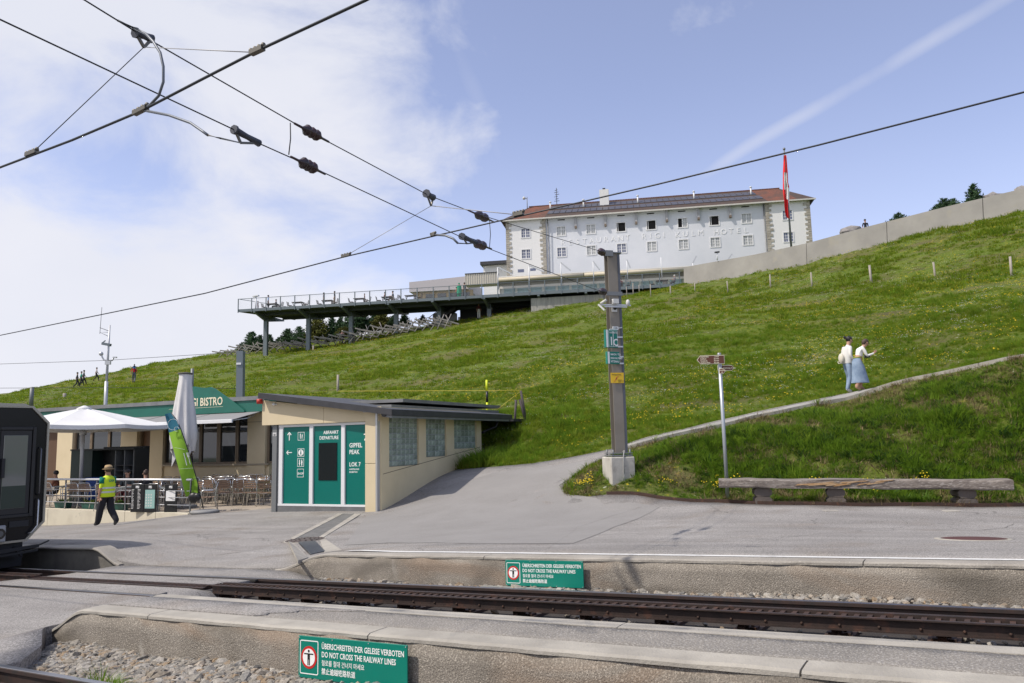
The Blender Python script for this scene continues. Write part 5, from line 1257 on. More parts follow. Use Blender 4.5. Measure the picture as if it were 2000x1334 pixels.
# ------------------------------------------------------------------ footpath signpost
SY = 18.0
sp_ = at(1419, 935, SY); szt = at(1408.5, 692, SY).z
sgp = thing('signpost', 'galvanised footpath signpost with three brown arrow boards behind the log bench', 'signpost', (sp_.x, SY, H(sp_.x, SY)))
m = MB(); m.tube([(sp_.x, SY, H(sp_.x, SY)-.3), (sp_.x, SY, szt)], .042, 14); m.build('post', mat('galvanised', (.42, .45, .48), rough=.4, metal=.5), sgp)
m = MB(); m.tube([(sp_.x, SY, szt+.001), (sp_.x, SY, szt+.03)], .045, 12); m.build('post_cap', ALU, sgp)
brown = mat('sign_brown', (.12, .042, .022), rough=.5); crm = mat('sign_cream', (.75, .70, .52), rough=.5)
def arrow(x0, x1, yt, yb, left, lines, depth, rot=0.0, lab_=None):
    p0, p1 = at(x0, (yt+yb)/2, SY-depth), at(x1, (yt+yb)/2, SY-depth); za, zb3 = at((x0+x1)/2, yt, SY).z, at((x0+x1)/2, yb, SY).z; w = (p1-p0).xy.length
    pl = Plane((p0.x, p0.y), (math.cos(rot), math.sin(rot))); c_ = (za+zb3)/2; tip = (za-zb3)*.42
    def P(i): 
        z_0, z_1 = zb3+i, za-i
        if left: return [(w-i, z_0), (w-i, z_1), (tip, z_1), (i*1.4, c_), (tip, z_0)][::-1]
        return [(i, z_0), (w-tip, z_0), (w-i*1.4, c_), (w-tip, z_1), (i, z_1)]
    m = pl.mb(); m.prism(P(0), 0, .012); a_ = m.build('arrow_board', crm, sgp)
    if lab_: a_['label'] = lab_
    m = pl.mb(); m.prism(P(.012), -.005, -.0005); f_ = m.build('board_face', brown, a_)
    for s_, tx, ty, sz, al in lines: text(s_, sz, wtext(pl, w*tx, zb3+(za-zb3)*ty, -.007), crm, f_, ext=.0008, bold=.0012, align=al, sx=.95)
arrow(1361, 1415, 694.5, 711.5, True, [('Staffelhöhe', .13, .77, .046, 'LEFT'), ('Kaltbad', .13, .54, .046, 'LEFT'), ('Rotstock', .13, .31, .046, 'LEFT'), ('Kaltbad First', .13, .08, .046, 'LEFT')]+[(s_, .80, q, .046, 'RIGHT') for s_, q in (('5 min', .77), ('25 min', .54), ('35 min', .31), ('45 min', .08))], .06, 0, 'large brown board pointing to the far slope with four lines of white names and times')
arrow(1402, 1437, 712.5, 723, False, [('Kulmweg  5 min', .34, .36, .05, 'LEFT')], -.05, R(14))
arrow(1404.5, 1417, 720, 730.5, False, [('Rundweg', .1, .55, .035, 'LEFT'), ('10', .3, .15, .04, 'LEFT')], .075, R(-8))

# ------------------------------------------------------------------ log bench
wood = mat('weathered_log', (.27, .235, .205), rough=.9, c2=(.12, .10, .088), scale=1.6, stretch=(.6, 9, 9), bump=.8, bscale=7, c3=(.42, .39, .36), s3=5, lo3=.55, hi3=.75)
woodt = mat('split_wood', (.42, .24, .10), rough=.8, c2=(.50, .36, .22), scale=3, stretch=(.7, 8, 8), bump=.6)
endw = mat('log_end', (.14, .115, .10), rough=.95, c2=(.11, .095, .085), scale=3, bump=1, bscale=9)
L0, L1 = at(1404, 943, 17.15), at(1972, 943, 15.65)
L0.z = at(1404, 938, 17.15).z-.02; L1.z = at(1972, 940, 15.65).z-.02
bn_ = thing('log_bench', 'long grey split log bench on three stacked timber supports beside the grassy bank', 'bench', ((L0.x+L1.x)/2, (L0.y+L1.y)/2, H((L0.x+L1.x)/2, (L0.y+L1.y)/2)))
LU = (L1-L0); LL = LU.length; LU.normalize(); LN = Vector((-LU.y, LU.x, 0)).normalized(); LUp = LU.cross(LN)
LM = Matrix(((LU.x, LN.x, LUp.x, L0.x), (LU.y, LN.y, LUp.y, L0.y), (LU.z, LN.z, LUp.z, L0.z), (0, 0, 0, 1)))
vs = []; fs = []; nS = 70; prof = [(-.21, .05), (-.232, .025), (-.232, -.10), (-.212, -.13), (-.05, -.135), (.1, -.135), (.215, -.125), (.235, -.09), (.235, .02), (.215, .05), (.1, .056), (-.1, .056)]
for i in range(nS+1):
    x = LL*i/nS
    for k, (y, z) in enumerate(prof):
        nn_ = mnoise.noise(Vector((x*.9, y*4, z*4)))*.022+mnoise.noise(Vector((x*4, y*9, z*9+5)))*.010
        tp = 1-.10*(x/LL-.5)
        gash = .035*math.exp(-((x-2.4-z*3)/.9)**2) if (k in (1, 2)) else 0
        vs.append((x, y*(1+nn_*2)+gash, (z*(1.0+.12*x/LL)+nn_)))
kk = len(prof)
for i in range(nS):
    for k in range(kk): fs.append((i*kk+k, i*kk+(k+1) % kk, (i+1)*kk+(k+1) % kk, (i+1)*kk+k))
m = MB(LM.copy()); m.add(vs, fs, False); m.add(vs[:kk], [tuple(range(kk))[::-1]]); m.add(vs[-kk:], [tuple(range(kk))]); m.build('seat_log', wood, bn_)
m = MB(LM.copy())
rg = random.Random(5)
for k in range(11):
    x = 1.55+k*.15+rg.uniform(-.05, .05); z = -.075+.06*(k/10)+rg.uniform(-.035, .03); l = rg.uniform(.25, .6); m.add([(x, -.236, z-.012), (x+l, -.236, z+.035), (x+l*1.1, -.238, z+.052), (x+.05, -.238, z+.02), (x, -.215, z-.012), (x+l, -.215, z+.035), (x+l*1.1, -.215, z+.052), (x+.05, -.215, z+.02)], [(0, 1, 2, 3), (7, 6, 5, 4), (0, 4, 5, 1), (2, 6, 7, 3)])
tag(m.build('split_grain', woodt, bn_), 'torn orange brown split in the front of the log', kind='stuff')
for k, (px, Yk) in enumerate(((1488, 17.0), (1631, 16.6), (1881, 15.95))):
    p = at(px, 960, Yk); t_ = (p.x-L0.x)/(L1.x-L0.x); zl = L0.z+(L1.z-L0.z)*t_-.13; gz = H(p.x, p.y)-.02; hh = (zl-gz)/2
    M2 = Matrix.Translation((p.x, p.y, 0)) @ Matrix.Rotation(math.atan2(LU.y, LU.x)+rg.uniform(-.1, .1), 4, 'Z')
    for j in range(2):
        w_ = rg.uniform(.16, .19); m = MB(M2.copy()); a, c_ = gz+hh*j+.004, gz+hh*(j+1)-.004; e = .05
        m.prism([(-w_+e, a), (w_-e, a), (w_, a+e), (w_, c_-e), (w_-e, c_), (-w_+e, c_), (-w_, c_-e), (-w_, a+e)], -.22, .22); m.build('support_block', endw, bn_)

# ------------------------------------------------------------------ covers and drain in the asphalt
def disc_cover(name, lab_, px, py, Y, r, frame_r, mt):
    p = at(px, py, Y); z = H(p.x, p.y); t = thing(name, lab_, 'manhole cover', (p.x, p.y, z))
    n = Vector((H(p.x-.3, p.y)-H(p.x+.3, p.y), H(p.x, p.y-.3)-H(p.x, p.y+.3), .6)).normalized(); M_ = Matrix.Translation((p.x, p.y, z)) @ n.to_track_quat('Z', 'Y').to_matrix().to_4x4()
    m = MB(M_.copy()); m.lathe([(frame_r, -.05), (frame_r, .010), (r+.005, .012), (r+.004, .004), (r-.05, .004)], 36); m.build('cover_frame', CONCP, t)
    m = MB(M_.copy()); m.lathe([(r, -.04), (r, .013), (r*.96, .015), (0.01, .015)], 36); pl_ = m.build('cover_plate', mt, t)
    return M_, pl_
rusty = mat('rusty_cover', (.10, .035, .03), rough=.8, c2=(.075, .03, .028), scale=5, bump=.6, bscale=40)
def gY(px, py, Y0=12):       # distance along a pixel's ray where it meets the ground
    Y = 5.0; prev = None
    while Y < 60:
        p = at(px, py, Y); 
        if p.z < H(p.x, p.y): return Y
        Y += .05
    return Y0
disc_cover('manhole_cover', 'oval looking rusty red manhole cover in a pale ring on the forecourt', 1902, 1053.5, gY(1902, 1053.5), .38, .46, rusty)
M_, pl_ = disc_cover('manhole_cover', 'patterned iron manhole cover at the bend of the drain channel', 596, 1055.5, gY(596, 1055.5), .40, .43, mat('iron_cover', (.11, .085, .075), rough=.7, c2=(.07, .06, .055), scale=6))
m = MB(M_.copy())
for rr_ in (.12, .2, .28, .35):
    for k in range(int(rr_*50)):
        a0 = 2*math.pi*k/int(rr_*50); m.bar((rr_*math.cos(a0), rr_*math.sin(a0), .018), (rr_*math.cos(a0+.18/rr_*.2), rr_*math.sin(a0+.18/rr_*.2), .018), .02, .008)
tag(m.build('cover_pattern', MATS['iron_cover'], pl_), kind='stuff')
def gpt(px, py): p = at(px, py, gY(px, py)); return Vector((p.x, p.y, H(p.x, p.y)))
def groundstrip(name, quad, mt, parent, off=.012, th=.05):
    c = [gpt(*q) for q in quad]; m = MB(); vs = [p+Vector((0, 0, off)) for p in c]+[p+Vector((0, 0, off-th)) for p in c]
    m.add(vs, [(0, 1, 2, 3), (7, 6, 5, 4), (0, 4, 5, 1), (1, 5, 6, 2), (2, 6, 7, 3), (3, 7, 4, 0)]); return m.build(name, mt, parent)
ch_ = thing('drain_channel', 'sunken drain channel with pale concrete borders running from the ticket building to the platform', 'drain', gpt(640, 1030))
groundstrip('border', [(568, 1052), (575, 1054), (670, 1004), (660, 1003.5)], CONCP, ch_)
groundstrip('border', [(621, 1051), (628, 1053), (705, 1005), (693, 1004)], CONCP, ch_)
groundstrip('channel_bed', [(576, 1054), (620, 1051), (692, 1004), (671, 1004)], mat('channel_dark', (.17, .165, .16), rough=.9, c2=(.12, .12, .115), scale=6, coord='World'), ch_, .006)
groundstrip('border', [(563, 1057), (573, 1061), (602, 1090), (582, 1096)], CONCP, ch_, .011); groundstrip('border', [(625, 1056), (634, 1053), (668, 1076), (634, 1081)], CONCP, ch_, .011)
gr_ = thing('drain_grate', 'ribbed steel drain grate between the manhole cover and the platform edge', 'grate', gpt(607, 1070))
a, b_, c_, d_ = gpt(583, 1061), gpt(616, 1059), gpt(634, 1078), gpt(606, 1084)
for k in range(16):
    p, q_ = a.lerp(d_, k/15), b_.lerp(c_, k/15); m = MB(); m.bar(p+Vector((0, 0, .015)), q_+Vector((0, 0, .015)), .028, .02); m.build('grate_bar', GREYST, gr_)
groundstrip('grate_frame', [(582, 1060.5), (617, 1058), (636, 1078), (606, 1085)], mat('pit_black', (.02, .02, .02)), gr_, .007)
for (x, y, l) in ((1622, 998, 'small pale square survey stone in the asphalt before the middle bench support'), (1858, 999, 'small pale rectangular stone in the asphalt before the bench end')):
    p = gpt(x, y); m = MB(Matrix.Translation(p)); m.bx(-.13, .13, -.10, .10, -.04, .014); tag(m.build('marker_stone', CONCP, None, .006), l, 'marker stone')
p = gpt(960, 1140) if False else None
cvm = SLOPE.copy(); m = MB(cvm); 
s_ = -5.1
m = MB(SLOPE.copy()); m.bx(s_-.62, s_+.55, 8.02, 8.5, -.12, -.10); tag(m.build('cable_cover', mat('chequer_plate', (.36, .38, .37), rough=.5, metal=.3, c2=(.30, .31, .30), scale=30), None, .004), 'flat grey metal cover plate lying under the far warning sign', 'cover plate')

# darker resurfaced asphalt on the ramp, and cracks that run over the forecourt
ASPH3 = mat('asphalt_ramp', (.255, .245, .235), rough=.92, c2=(.22, .21, .20), scale=.8, coord='World', bump=.4, bscale=60, c3=(.31, .30, .285), s3=60, lo3=.5, hi3=.7)
rp_ = [gpt(*q).xy for q in ((672, 1066), (760, 1061), (900, 1062), (1010, 1063), (1120, 1062), (1200, 1030), (1290, 990), (1190, 978), (1104, 966), (1092, 950), (1118, 930), (1148, 910), (1168, 897), (1050, 914), (965, 924), (860, 960), (760, 1001), (716, 1008))]
struct(tag(sheet('asphalt_patch', [tuple(q) for q in rp_], .5, lambda x, y: Hn(x, y)+.009, ASPH3, .0), 'darker asphalt on the ramp beside the ticket building', 'patch'))
def crack(lab_, pts, w=.008):
    P_ = [gpt(*q) for q in pts]; fine_ = []
    for a, c_ in zip(P_[:-1], P_[1:]):
        k_ = max(2, int((c_-a).length/.25))
        for j in range(k_): q_ = a.lerp(c_, j/k_); fine_.append((q_.x+random.uniform(-.02, .02), q_.y+random.uniform(-.03, .03)))
    m = MB(); vs = []
    for q_ in fine_: z_ = H(*q_)+.0125; ww = w*random.uniform(.3, 1.3); vs += [(q_[0], q_[1]-ww, z_), (q_[0], q_[1]+ww, z_)]
    m.add(vs, [(2*i, 2*i+2, 2*i+3, 2*i+1) for i in range(len(fine_)-1)]); struct(tag(m.build('asphalt_crack', mat('crack_dark', (.07, .066, .06), rough=1)), lab_, 'crack'))
crack('long thin crack across the forecourt to the manhole', [(232, 1040), (330, 1045), (420, 1050), (500, 1053), (560, 1054)])
crack('curved seam near the terrace wall end', [(150, 1046), (230, 1040), (300, 1028), (345, 1018), (376, 1006)])
crack('curved seam round the old patch by the round cover', [(1755, 1012), (1775, 1025), (1830, 1036), (1900, 1038), (1960, 1033), (1985, 1022)], .009)
crack('fine crack parallel to the platform line', [(1530, 1034), (1620, 1037), (1700, 1036), (1790, 1040)], .01)
crack('fine crack from the kerb toward the platform', [(1255, 990), (1190, 1010), (1130, 1030), (1085, 1062), (1060, 1083)], .007)
crack('fine crack on the lower forecourt', [(420, 1086), (470, 1080), (540, 1068)], .01)
# ------------------------------------------------------------------ no crossing signs on the platform walls
SGREEN = mat('sign_teal', (.0, .20, .145), rough=.35, c2=(.0, .185, .135), scale=3)
redr = mat('sign_red', (.55, .02, .02), rough=.4)
def cross_sign(lab_, n_face, pxl, pxr, pyt, seed):
    def sat(px):
        d = ray(px, pyt+20); xy = d.x/d.y; Y = n_face/(xy*TN.x+TN.y); return xy*Y*TS.x+Y*TS.y, Y
    (s0, Y0), (s1, Y1) = sat(pxl), sat(pxr); w = s1-s0; h = .315
    zt_ = at(pxl, pyt, Y0).z - railz(s0)
    t = thing('crossing_sign', lab_, 'sign', tw(s0, n_face, railz(s0)+zt_-h))
    M_ = SLOPE @ Matrix.Translation((s0, n_face, zt_-h))
    m = MB(M_.copy()); m.bx(0, w, 0, .012, 0, h); bd_ = m.build('plate', SGREEN, t, .002)
    m = MB(M_.copy()); x0, x1, y0, y1, th = .02, .22, .03, h-.03, .007
    m.bx(x0+.015, x1-.015, -.002, -.0004, y0, y0+th); m.bx(x0+.015, x1-.015, -.002, -.0004, y1-th, y1); m.bx(x0, x0+th, -.002, -.0004, y0+.015, y1-.015); m.bx(x1-th, x1, -.002, -.0004, y0+.015, y1-.015)
    for cx, cz, a0 in ((x0+.015, y0+.015, math.pi), (x1-.015, y0+.015, 1.5*math.pi), (x1-.015, y1-.015, 0), (x0+.015, y1-.015, .5*math.pi)):
        for k in range(4):
            a, b2 = a0+k*math.pi/8, a0+(k+1)*math.pi/8; m.prism([(cx+.015*math.cos(a), cz+.015*math.sin(a)), (cx+.015*math.cos(b2), cz+.015*math.sin(b2)), (cx+.008*math.cos(b2), cz+.008*math.sin(b2)), (cx+.008*math.cos(a), cz+.008*math.sin(a))], -.002, -.0004)
    m.build('border', WPRINT, bd_)
    cx, cz = .12, h/2
    m = MB(M_.copy()); m.prism([(cx+.085*math.cos(k*math.pi/16), cz+.085*math.sin(k*math.pi/16)) for k in range(32)], -.003, -.0006); rg_ = m.build('red_disc', redr, bd_)
    m = MB(M_.copy()); m.prism([(cx+.066*math.cos(k*math.pi/16), cz+.066*math.sin(k*math.pi/16)) for k in range(32)], -.0045, -.0032); m.build('white_disc', WPRINT, rg_)
    m = MB(M_.copy())
    m.prism([(cx+.010*math.cos(k*math.pi/6), cz+.048+.011*math.sin(k*math.pi/6)) for k in range(12)], -.006, -.0048)
    m.bx(cx-.05, cx+.05, -.006, -.0048, cz+.022, cz+.031); m.bx(cx-.013, cx+.013, -.006, -.0048, cz-.015, cz+.0219); m.bx(cx-.013, cx-.003, -.006, -.0048, cz-.058, cz-.0151); m.bx(cx+.003, cx+.013, -.006, -.0048, cz-.058, cz-.0151)
    m.build('person_symbol', BLACKM, rg_)
    TR = Matrix.Rotation(R(90), 4, 'X'); u = (w-.28)/.86
    def ln(s_, z, sz, sx, bold): return text(s_, sz, M_ @ Matrix.Translation((.255, -.001, z)) @ TR, WPRINT, bd_, ext=.0006, bold=bold*.5, sx=sx)
    a_ = ln('ÜBERSCHREITEN DER GELEISE VERBOTEN', h-.083, .058, 1.0, .0016)
    wd = max(v.co.x for v in a_.data.vertices)-min(v.co.x for v in a_.data.vertices)
    f_ = (w-.255-.03)/max(.1, math.hypot(*[max(v.co[i] for v in a_.data.vertices)-min(v.co[i] for v in a_.data.vertices) for i in (0, 1)]))
    bpy.data.objects.remove(a_)
    ln('ÜBERSCHREITEN DER GELEISE VERBOTEN', h-.083, .058, f_, .0016); ln('DO NOT CROSS THE RAILWAY LINES', h-.145, .058, f_, .0016)
    ln('철로를 절대 건너지 마세요', h-.205, .046, min(1, f_*1.15), .0004); ln('禁止逾越铁路轨道', h-.268, .050, min(1, f_*1.15), .0012)
    for x in (.012, w/3, 2*w/3, w-.012):
        for z in (.012, h-.012): m = MB(M_.copy()); m.tube([(x, -.003, z), (x, .0, z)], .005, 6); m.build('screw', ALU, bd_)
cross_sign('teal warning sign in four languages on the near platform wall, above the loose ballast', 4.49, 583, 795, 1241, 1)
cross_sign('teal warning sign in four languages on the far platform wall beside a flat metal cover', 8.50, 987, 1139, 1093.5, 2)

# ------------------------------------------------------------------ overhead wires
WIREM = mat('wire_dark', (.03, .032, .036), rough=.6, metal=.3)
CU = mat('contact_wire', (.045, .05, .058), rough=.5, metal=.5)
INS = mat('insulator', (.06, .028, .028), rough=.3, c2=(.04, .03, .035), scale=4)
IGREY = mat('insulator_grey', (.05, .055, .075), rough=.5)
CLAMP = mat('clamp_metal', (.16, .15, .13), rough=.5, metal=.6)
LIGHTW = mat('light_rope', (.35, .35, .36), rough=.5, metal=.4)
def iy(px): return 1/(.171-.0001304*(px-280))
def A_(px, py): return at(px, py, iy(px))
def Yn(px, n0): d = ray(px, 600); xy = d.x/d.y; return n0/(xy*TN.x+TN.y)
def C_(px, py, n0): return at(px, py, Yn(px, n0))
def wire(name, lab_, pts, r, mt, cat='cable', n=6, par=None):
    m = MB(); m.tube(pts, r, n)
    return m.build(name, mt, par) if par else tag(m.build(name, mt), lab_, cat)
def lineA(p): return p
topA = FM @ Vector((-.2, -.16, zt_m-.02))
a_pts = [at(60, -58, iy(60)), A_(165, 0), A_(275, 68), A_(600, 255), A_(838, 382), A_(935, 419)]
wireA = thing('span_wire', 'upper cross span wire with insulators running down to the mast top', 'wire', A_(600, 255))
for seg in (a_pts, [A_(935, 419), A_(1180, 493), topA]):
    m = MB(); m.tube(seg, .006, 6); m.build('wire_rope', WIREM, wireA)
wireB = thing('span_wire', 'lower cross span wire with insulators below the upper one', 'wire', A_(600, 320))
lowB = FM @ Vector((-.2, -.16, zl_))
for seg in ([at(-120, -24, iy(-120)), A_(0, 38), A_(480, 264)], [A_(508, 281), A_(600, 322), A_(905, 465)], [A_(940, 480), A_(1180, 572), lowB]):
    m = MB(); m.tube(seg, .006, 6); m.build('wire_rope', WIREM, wireB)
def insul(p, q_, parent, r=.055, n=3, mt=INS):
    p, q_ = Vector(p), Vector(q_); d = (q_-p); prof = [(0, .012)]
    pts = []; rs = []
    for t_, r_ in ((0, .012), (.22, .014), (.27, .030)): pts.append(p+d*t_); rs.append(r_)
    for k in range(n):
        b_ = .30+k*.40/n; e = .40/n
        for t_, r_ in ((b_, r*.55), (b_+e*.35, r), (b_+e*.6, r*.95), (b_+e*.95, r*.5)): pts.append(p+d*t_); rs.append(r_)
    for t_, r_ in ((.72, .030), (.78, .014), (1, .012)): pts.append(p+d*t_); rs.append(r_)
    m = MB(); m.tube(pts, rs, 12); return m.build('insulator', mt, parent)
insul(A_(575, 241), A_(642, 277), wireA, .062); insul(A_(915, 411), A_(966, 434), wireA, .072, 2); insul(A_(1168, 489), topA, wireA, .09, 2)
insul(A_(568, 306), A_(635, 340), wireB, .064); insul(A_(915, 470), A_(960, 486), wireB, .074, 2); insul(lowB+(A_(1168, 567)-lowB)*.9, lowB, wireB, .09, 2)
# fixtures that carry the contact wires
def fixture(a, b_, hang, parent, r=.05):
    m = MB(); p, q_ = A_(*a), A_(*b_); m.tube([p, p.lerp(q_, .5), q_], [r*.8, r*.6, r*.8], 10); m.tube([p+(q_-p)*.02, p-(q_-p)*.06], r, 8); f_ = m.build('swivel', IGREY, parent)
    h_ = A_(*hang); m = MB(); m.bar(p, h_, .02); m.bar(q_, h_, .02); m.build('hanger', CLAMP, f_); return h_
h1 = fixture((265, 64), (297, 76), (281, 92), wireA, .045); h2 = fixture((833, 378), (846, 386), (842, 402), wireA, .06)
h3 = fixture((459, 254), (506, 280), (470, 279), wireB, .045); h4 = fixture((903, 462), (930, 474), (912, 476), wireB, .055)
for a, b_ in (((567, 240), (564, 302)), ((956, 431), (956, 484))):
    wire('link_wire', 'thin vertical link between the two span wires, '+('over the far contact wire' if a[0] > 700 else 'over the near contact wire'), [A_(*a), A_((a[0]+b_[0])/2+2, (a[1]+b_[1])/2), A_(*b_)], .006, WIREM, 'wire')
c1 = [C_(px, py, 3.0) for px, py in ((-700, 560), (-300, 432), (0, 327), (140, 274), (275, 217), (400, 152), (505, 98), (715, 0), (900, -100), (1300, -330))]
c2 = [C_(px, py, 7.5) for px, py in ((-500, 722), (0, 655), (400, 573), (675, 501), (960, 435), (1280, 361), (1600, 283), (2000, 180), (2500, 35))]
cw1 = thing('contact_wire', 'heavy contact wire of the near track crossing the upper corner of the sky', 'wire', c1[4]); m = MB(); m.tube(c1, .0090, 8); m.build('wire_rope', CU, cw1)
cw2 = thing('contact_wire', 'long contact wire of the far track sweeping past the hotel roof', 'wire', c2[4]); m = MB(); m.tube(c2, .0092, 8); m.build('wire_rope', CU, cw2)
def clamp(p, q_, par, r=.02):
    m = MB(); m.bar(p, q_, r*2, r*1.6)
    for t_ in (0, .33, .66, 1): m.ball(p.lerp(q_, t_)+Vector((0, 0, r)), r*.9, 6, 4)
    m.build('clamp', CLAMP, par)
clamp(C_(262, 222, 3), C_(287, 209, 3), cw1, .018); clamp(C_(490, 104, 3), C_(514, 93, 3), cw1, .018); clamp(C_(52, 303, 3), C_(72, 295, 3), cw1, .018)
clamp(C_(668, 501, 7.5), C_(684, 497, 7.5), cw2, .02); clamp(C_(1004, 420, 7.5), C_(1022, 416, 7.5), cw2, .025); clamp(C_(842, 460, 7.5), C_(850, 457, 7.5), cw2, .02)
wire('stay_wire', 'thin level stay from the hanging bracket to the near contact wire', [h1, C_(492, 102, 3)], .0035, LIGHTW, 'wire')
wire('stay_wire', 'thin slanting stay from the hanging bracket down to the near contact wire', [h1, C_(68, 294, 3)], .0035, WIREM, 'wire')
wire('stay_wire', 'pale stay from the far bracket to the clamp over the hotel roof', [h2, C_(1006, 419, 7.5)], .006, LIGHTW, 'wire')
wire('stay_wire', 'thin slanting stay from the far bracket to the far contact wire', [h2, C_(680, 497, 7.5)], .004, LIGHTW, 'wire')
def q(px, py, n0=3.0): return C_(px, py, n0)
wire('steady_arm', 'curved grey tube bowing from the upper span wire down to the near contact wire', [A_(230, 40), A_(262, 55), q(285, 66), q(300, 82), q(313, 103), q(319, 130), q(319, 160), q(310, 187), q(293, 205), q(282, 212)], .0095, mat('tube_grey', (.15, .165, .19), rough=.45, metal=.4), 'tube', 8, cw1)
wire('steady_arm', 'drooping grey tube from the near contact wire toward the lower span wire', [q(283, 216), q(330, 225), q(372, 240), q(395, 256), q(406, 264)], .009, MATS['tube_grey'], 'tube', 8, cw1)
wire('steady_link', 'short wire joining the drooping tube to the lower bracket', [q(406, 264), q(430, 270), h3], .006, CLAMP, 'wire')
wire('steady_arm', 'short curved grey arm on the far contact wire', [C_(843, 458, 7.5), C_(870, 460, 7.5), C_(885, 466, 7.5), C_(894, 475, 7.5)], .014, MATS['tube_grey'], 'tube', 8, cw2)
wire('steady_link', 'short dark wire joining the far arm to the lower bracket', [C_(894, 475, 7.5), h4], .008, WIREM, 'wire')
# ------------------------------------------------------------------ hotel on the summit
HWALL = mat('hotel_shaded_white', (.66, .675, .71), rough=.9, c2=(.61, .63, .67), scale=.3, coord='World')  # the wings' white paint, dimmed and blued: eave shade put into the colour
HWING = mat('hotel_lit_white', (.74, .735, .72), rough=.9)  # the same white in its sunlit tone, the light put into the colour
TILE = mat('roof_tile_red', (.17, .06, .035), rough=.85, c2=(.095, .05, .036), scale=.9, coord='World', c3=(.28, .10, .05), s3=5, bump=.5, bscale=9)
TILB = mat('roof_tile_brown', (.085, .052, .038), rough=.85, c2=(.055, .042, .036), scale=2, coord='World', bump=.5, bscale=9)
PVM = mat('solar_panel', (.085, .085, .10), rough=.4, spec=.4)
STN = mat('quoin_stone', (.44, .41, .35), rough=.9, c2=(.29, .265, .22), scale=1.4, coord='World')
h0 = at(990, 500, 105)
HP = Plane((h0.x, h0.y), (6, -1))
ht = thing('hotel', 'long white mountain hotel with red and brown tiled roof and solar panels on the summit', 'hotel', HP.pt(0, 15))
def hb(name, mt, *boxes, parent=ht, bev=0, pl=HP): return bb(name, mt, *boxes, parent=parent, bev=bev, pl=pl)
HU = lambda px, py=450: HP.U(px, py)
ze = (HP.Z(990, 434)+HP.Z(1583, 388))/2
uW0, uW1, uE0, uE1 = 0, HU(1066), HU(1497), HU(1582, 420)
zbase = 14.5
# walls are built in pieces round the window openings
rows = []
for pxs, pys in (((1027, 1096, 1154, 1213, 1272, 1333, 1395, 1458, 1537), (454, 453, 448.5, 445, 440, 436, 431, 427.5, 417)), ((1028, 1097, 1155, 1214, 1273, 1335, 1397, 1461, 1539), (494, 493, 489, 486, 482, 478, 474, 470.5, 461))):
    q = [HP.uv(a, b_) for a, b_ in zip(pxs, pys)]; rows.append(([x[0] for x in q], sum(x[1] for x in q)/len(q)))
ws, wh = .57, .60
def facade(name, mt, a, c_, wins, yf):
    zs = [zbase]; 
    for k in range(2):
        z = rows[1-k][1]; zs += [z-wh, z+wh]
    zs.append(ze)
    hb(name, mt, (a, c_, yf, yf+.4, zs[0], zs[1])); hb(name, mt, (a, c_, yf, yf+.4, zs[2], zs[3])); hb(name, mt, (a, c_, yf, yf+.4, zs[4], zs[5]))
    for k in range(2):
        us = sorted(rows[1-k][0][i] for i in wins); x = a
        for u in us: hb(name, mt, (x, u-ws, yf, yf+.4, zs[1+2*k], zs[2+2*k])); x = u+ws
        hb(name, mt, (x, c_, yf, yf+.4, zs[1+2*k], zs[2+2*k]))
facade('wall', HWING, 0, uW1, (0,), -.25); facade('wall', HWALL, uW1+.01, uE0-.01, (1, 2, 3, 4, 5, 6, 7), 0); facade('wall', HWING, uE0, uE1, (8,), -.25)
hb('end_wall', HWING, (.0, .3, .16, 12, zbase, ze)); hb('end_wall', HWING, (uE1-.3, uE1, .16, 12, zbase, ze))
hb('rear_wall', HWING, (.3, uE1-.3, 11.7, 12, zbase, ze)); hb('interior', mat('room_dark', (.03, .025, .02)), (.3, uE1-.3, 2.2, 2.3, zbase, ze))
wfr = mat('window_white', (.70, .70, .70), rough=.6); cur = mat('curtain_pane', (.42, .43, .42), rough=.25, spec=.6); blp = mat('blue_pane', (.12, .14, .22), rough=.12, spec=.8)
opened = {(0, 3), (0, 4), (0, 6)}; half = {(0, 5)}
for r_, (us, z) in enumerate(rows):
    for i, u in enumerate(us):
        y0 = -.25 if i in (0, 8) else 0
        f = hb('window', wfr, (u-ws-.13, u-ws, y0-.06, y0+.25, z-wh-.13, z+wh+.13), (u+ws, u+ws+.13, y0-.06, y0+.25, z-wh-.13, z+wh+.13), (u-ws, u+ws, y0-.06, y0+.25, z+wh, z+wh+.13), (u-ws, u+ws, y0-.06, y0+.25, z-wh-.13, z-wh))
        if (r_, i) in opened:
            hb('open_casement', wfr, (u-ws+.12, u-ws+.19, y0-.02, y0+.1, z-wh, z+wh), parent=f); hb('dark_opening', mat('opening_dark', (.012, .010, .010)), (u-ws, u+ws, y0+.26, y0+.3, z-wh, z+wh), parent=f); continue
        if (r_, i) in half: hb('dark_opening', MATS['opening_dark'], (u-ws, u, y0+.26, y0+.3, z-wh, z+wh), parent=f)
        blue = (i in (0, 8)) or (r_ == 1 and i in (1, 3))
        for sd in (0, 1):
            if (r_, i) in half and sd == 0: continue
            a, c_ = (u-ws, u-.07) if sd == 0 else (u+.07, u+ws)
            hb('pane', blp if blue else cur, (a, c_, y0+.06, y0+.09, z-wh, z+wh), parent=f)
            hb('glazing_bar', wfr, ((a+c_)/2-.02, (a+c_)/2+.02, y0+.03, y0+.055, z-wh, z+wh), (a, (a+c_)/2-.021, y0+.03, y0+.055, z-.22, z-.17), (a, (a+c_)/2-.021, y0+.03, y0+.055, z+.18, z+.23), ((a+c_)/2+.021, c_, y0+.03, y0+.055, z-.22, z-.17), ((a+c_)/2+.021, c_, y0+.03, y0+.055, z+.18, z+.23), parent=f)
        hb('mullion', wfr, (u-.07, u+.07, y0+.0, y0+.1, z-wh, z+wh), parent=f)
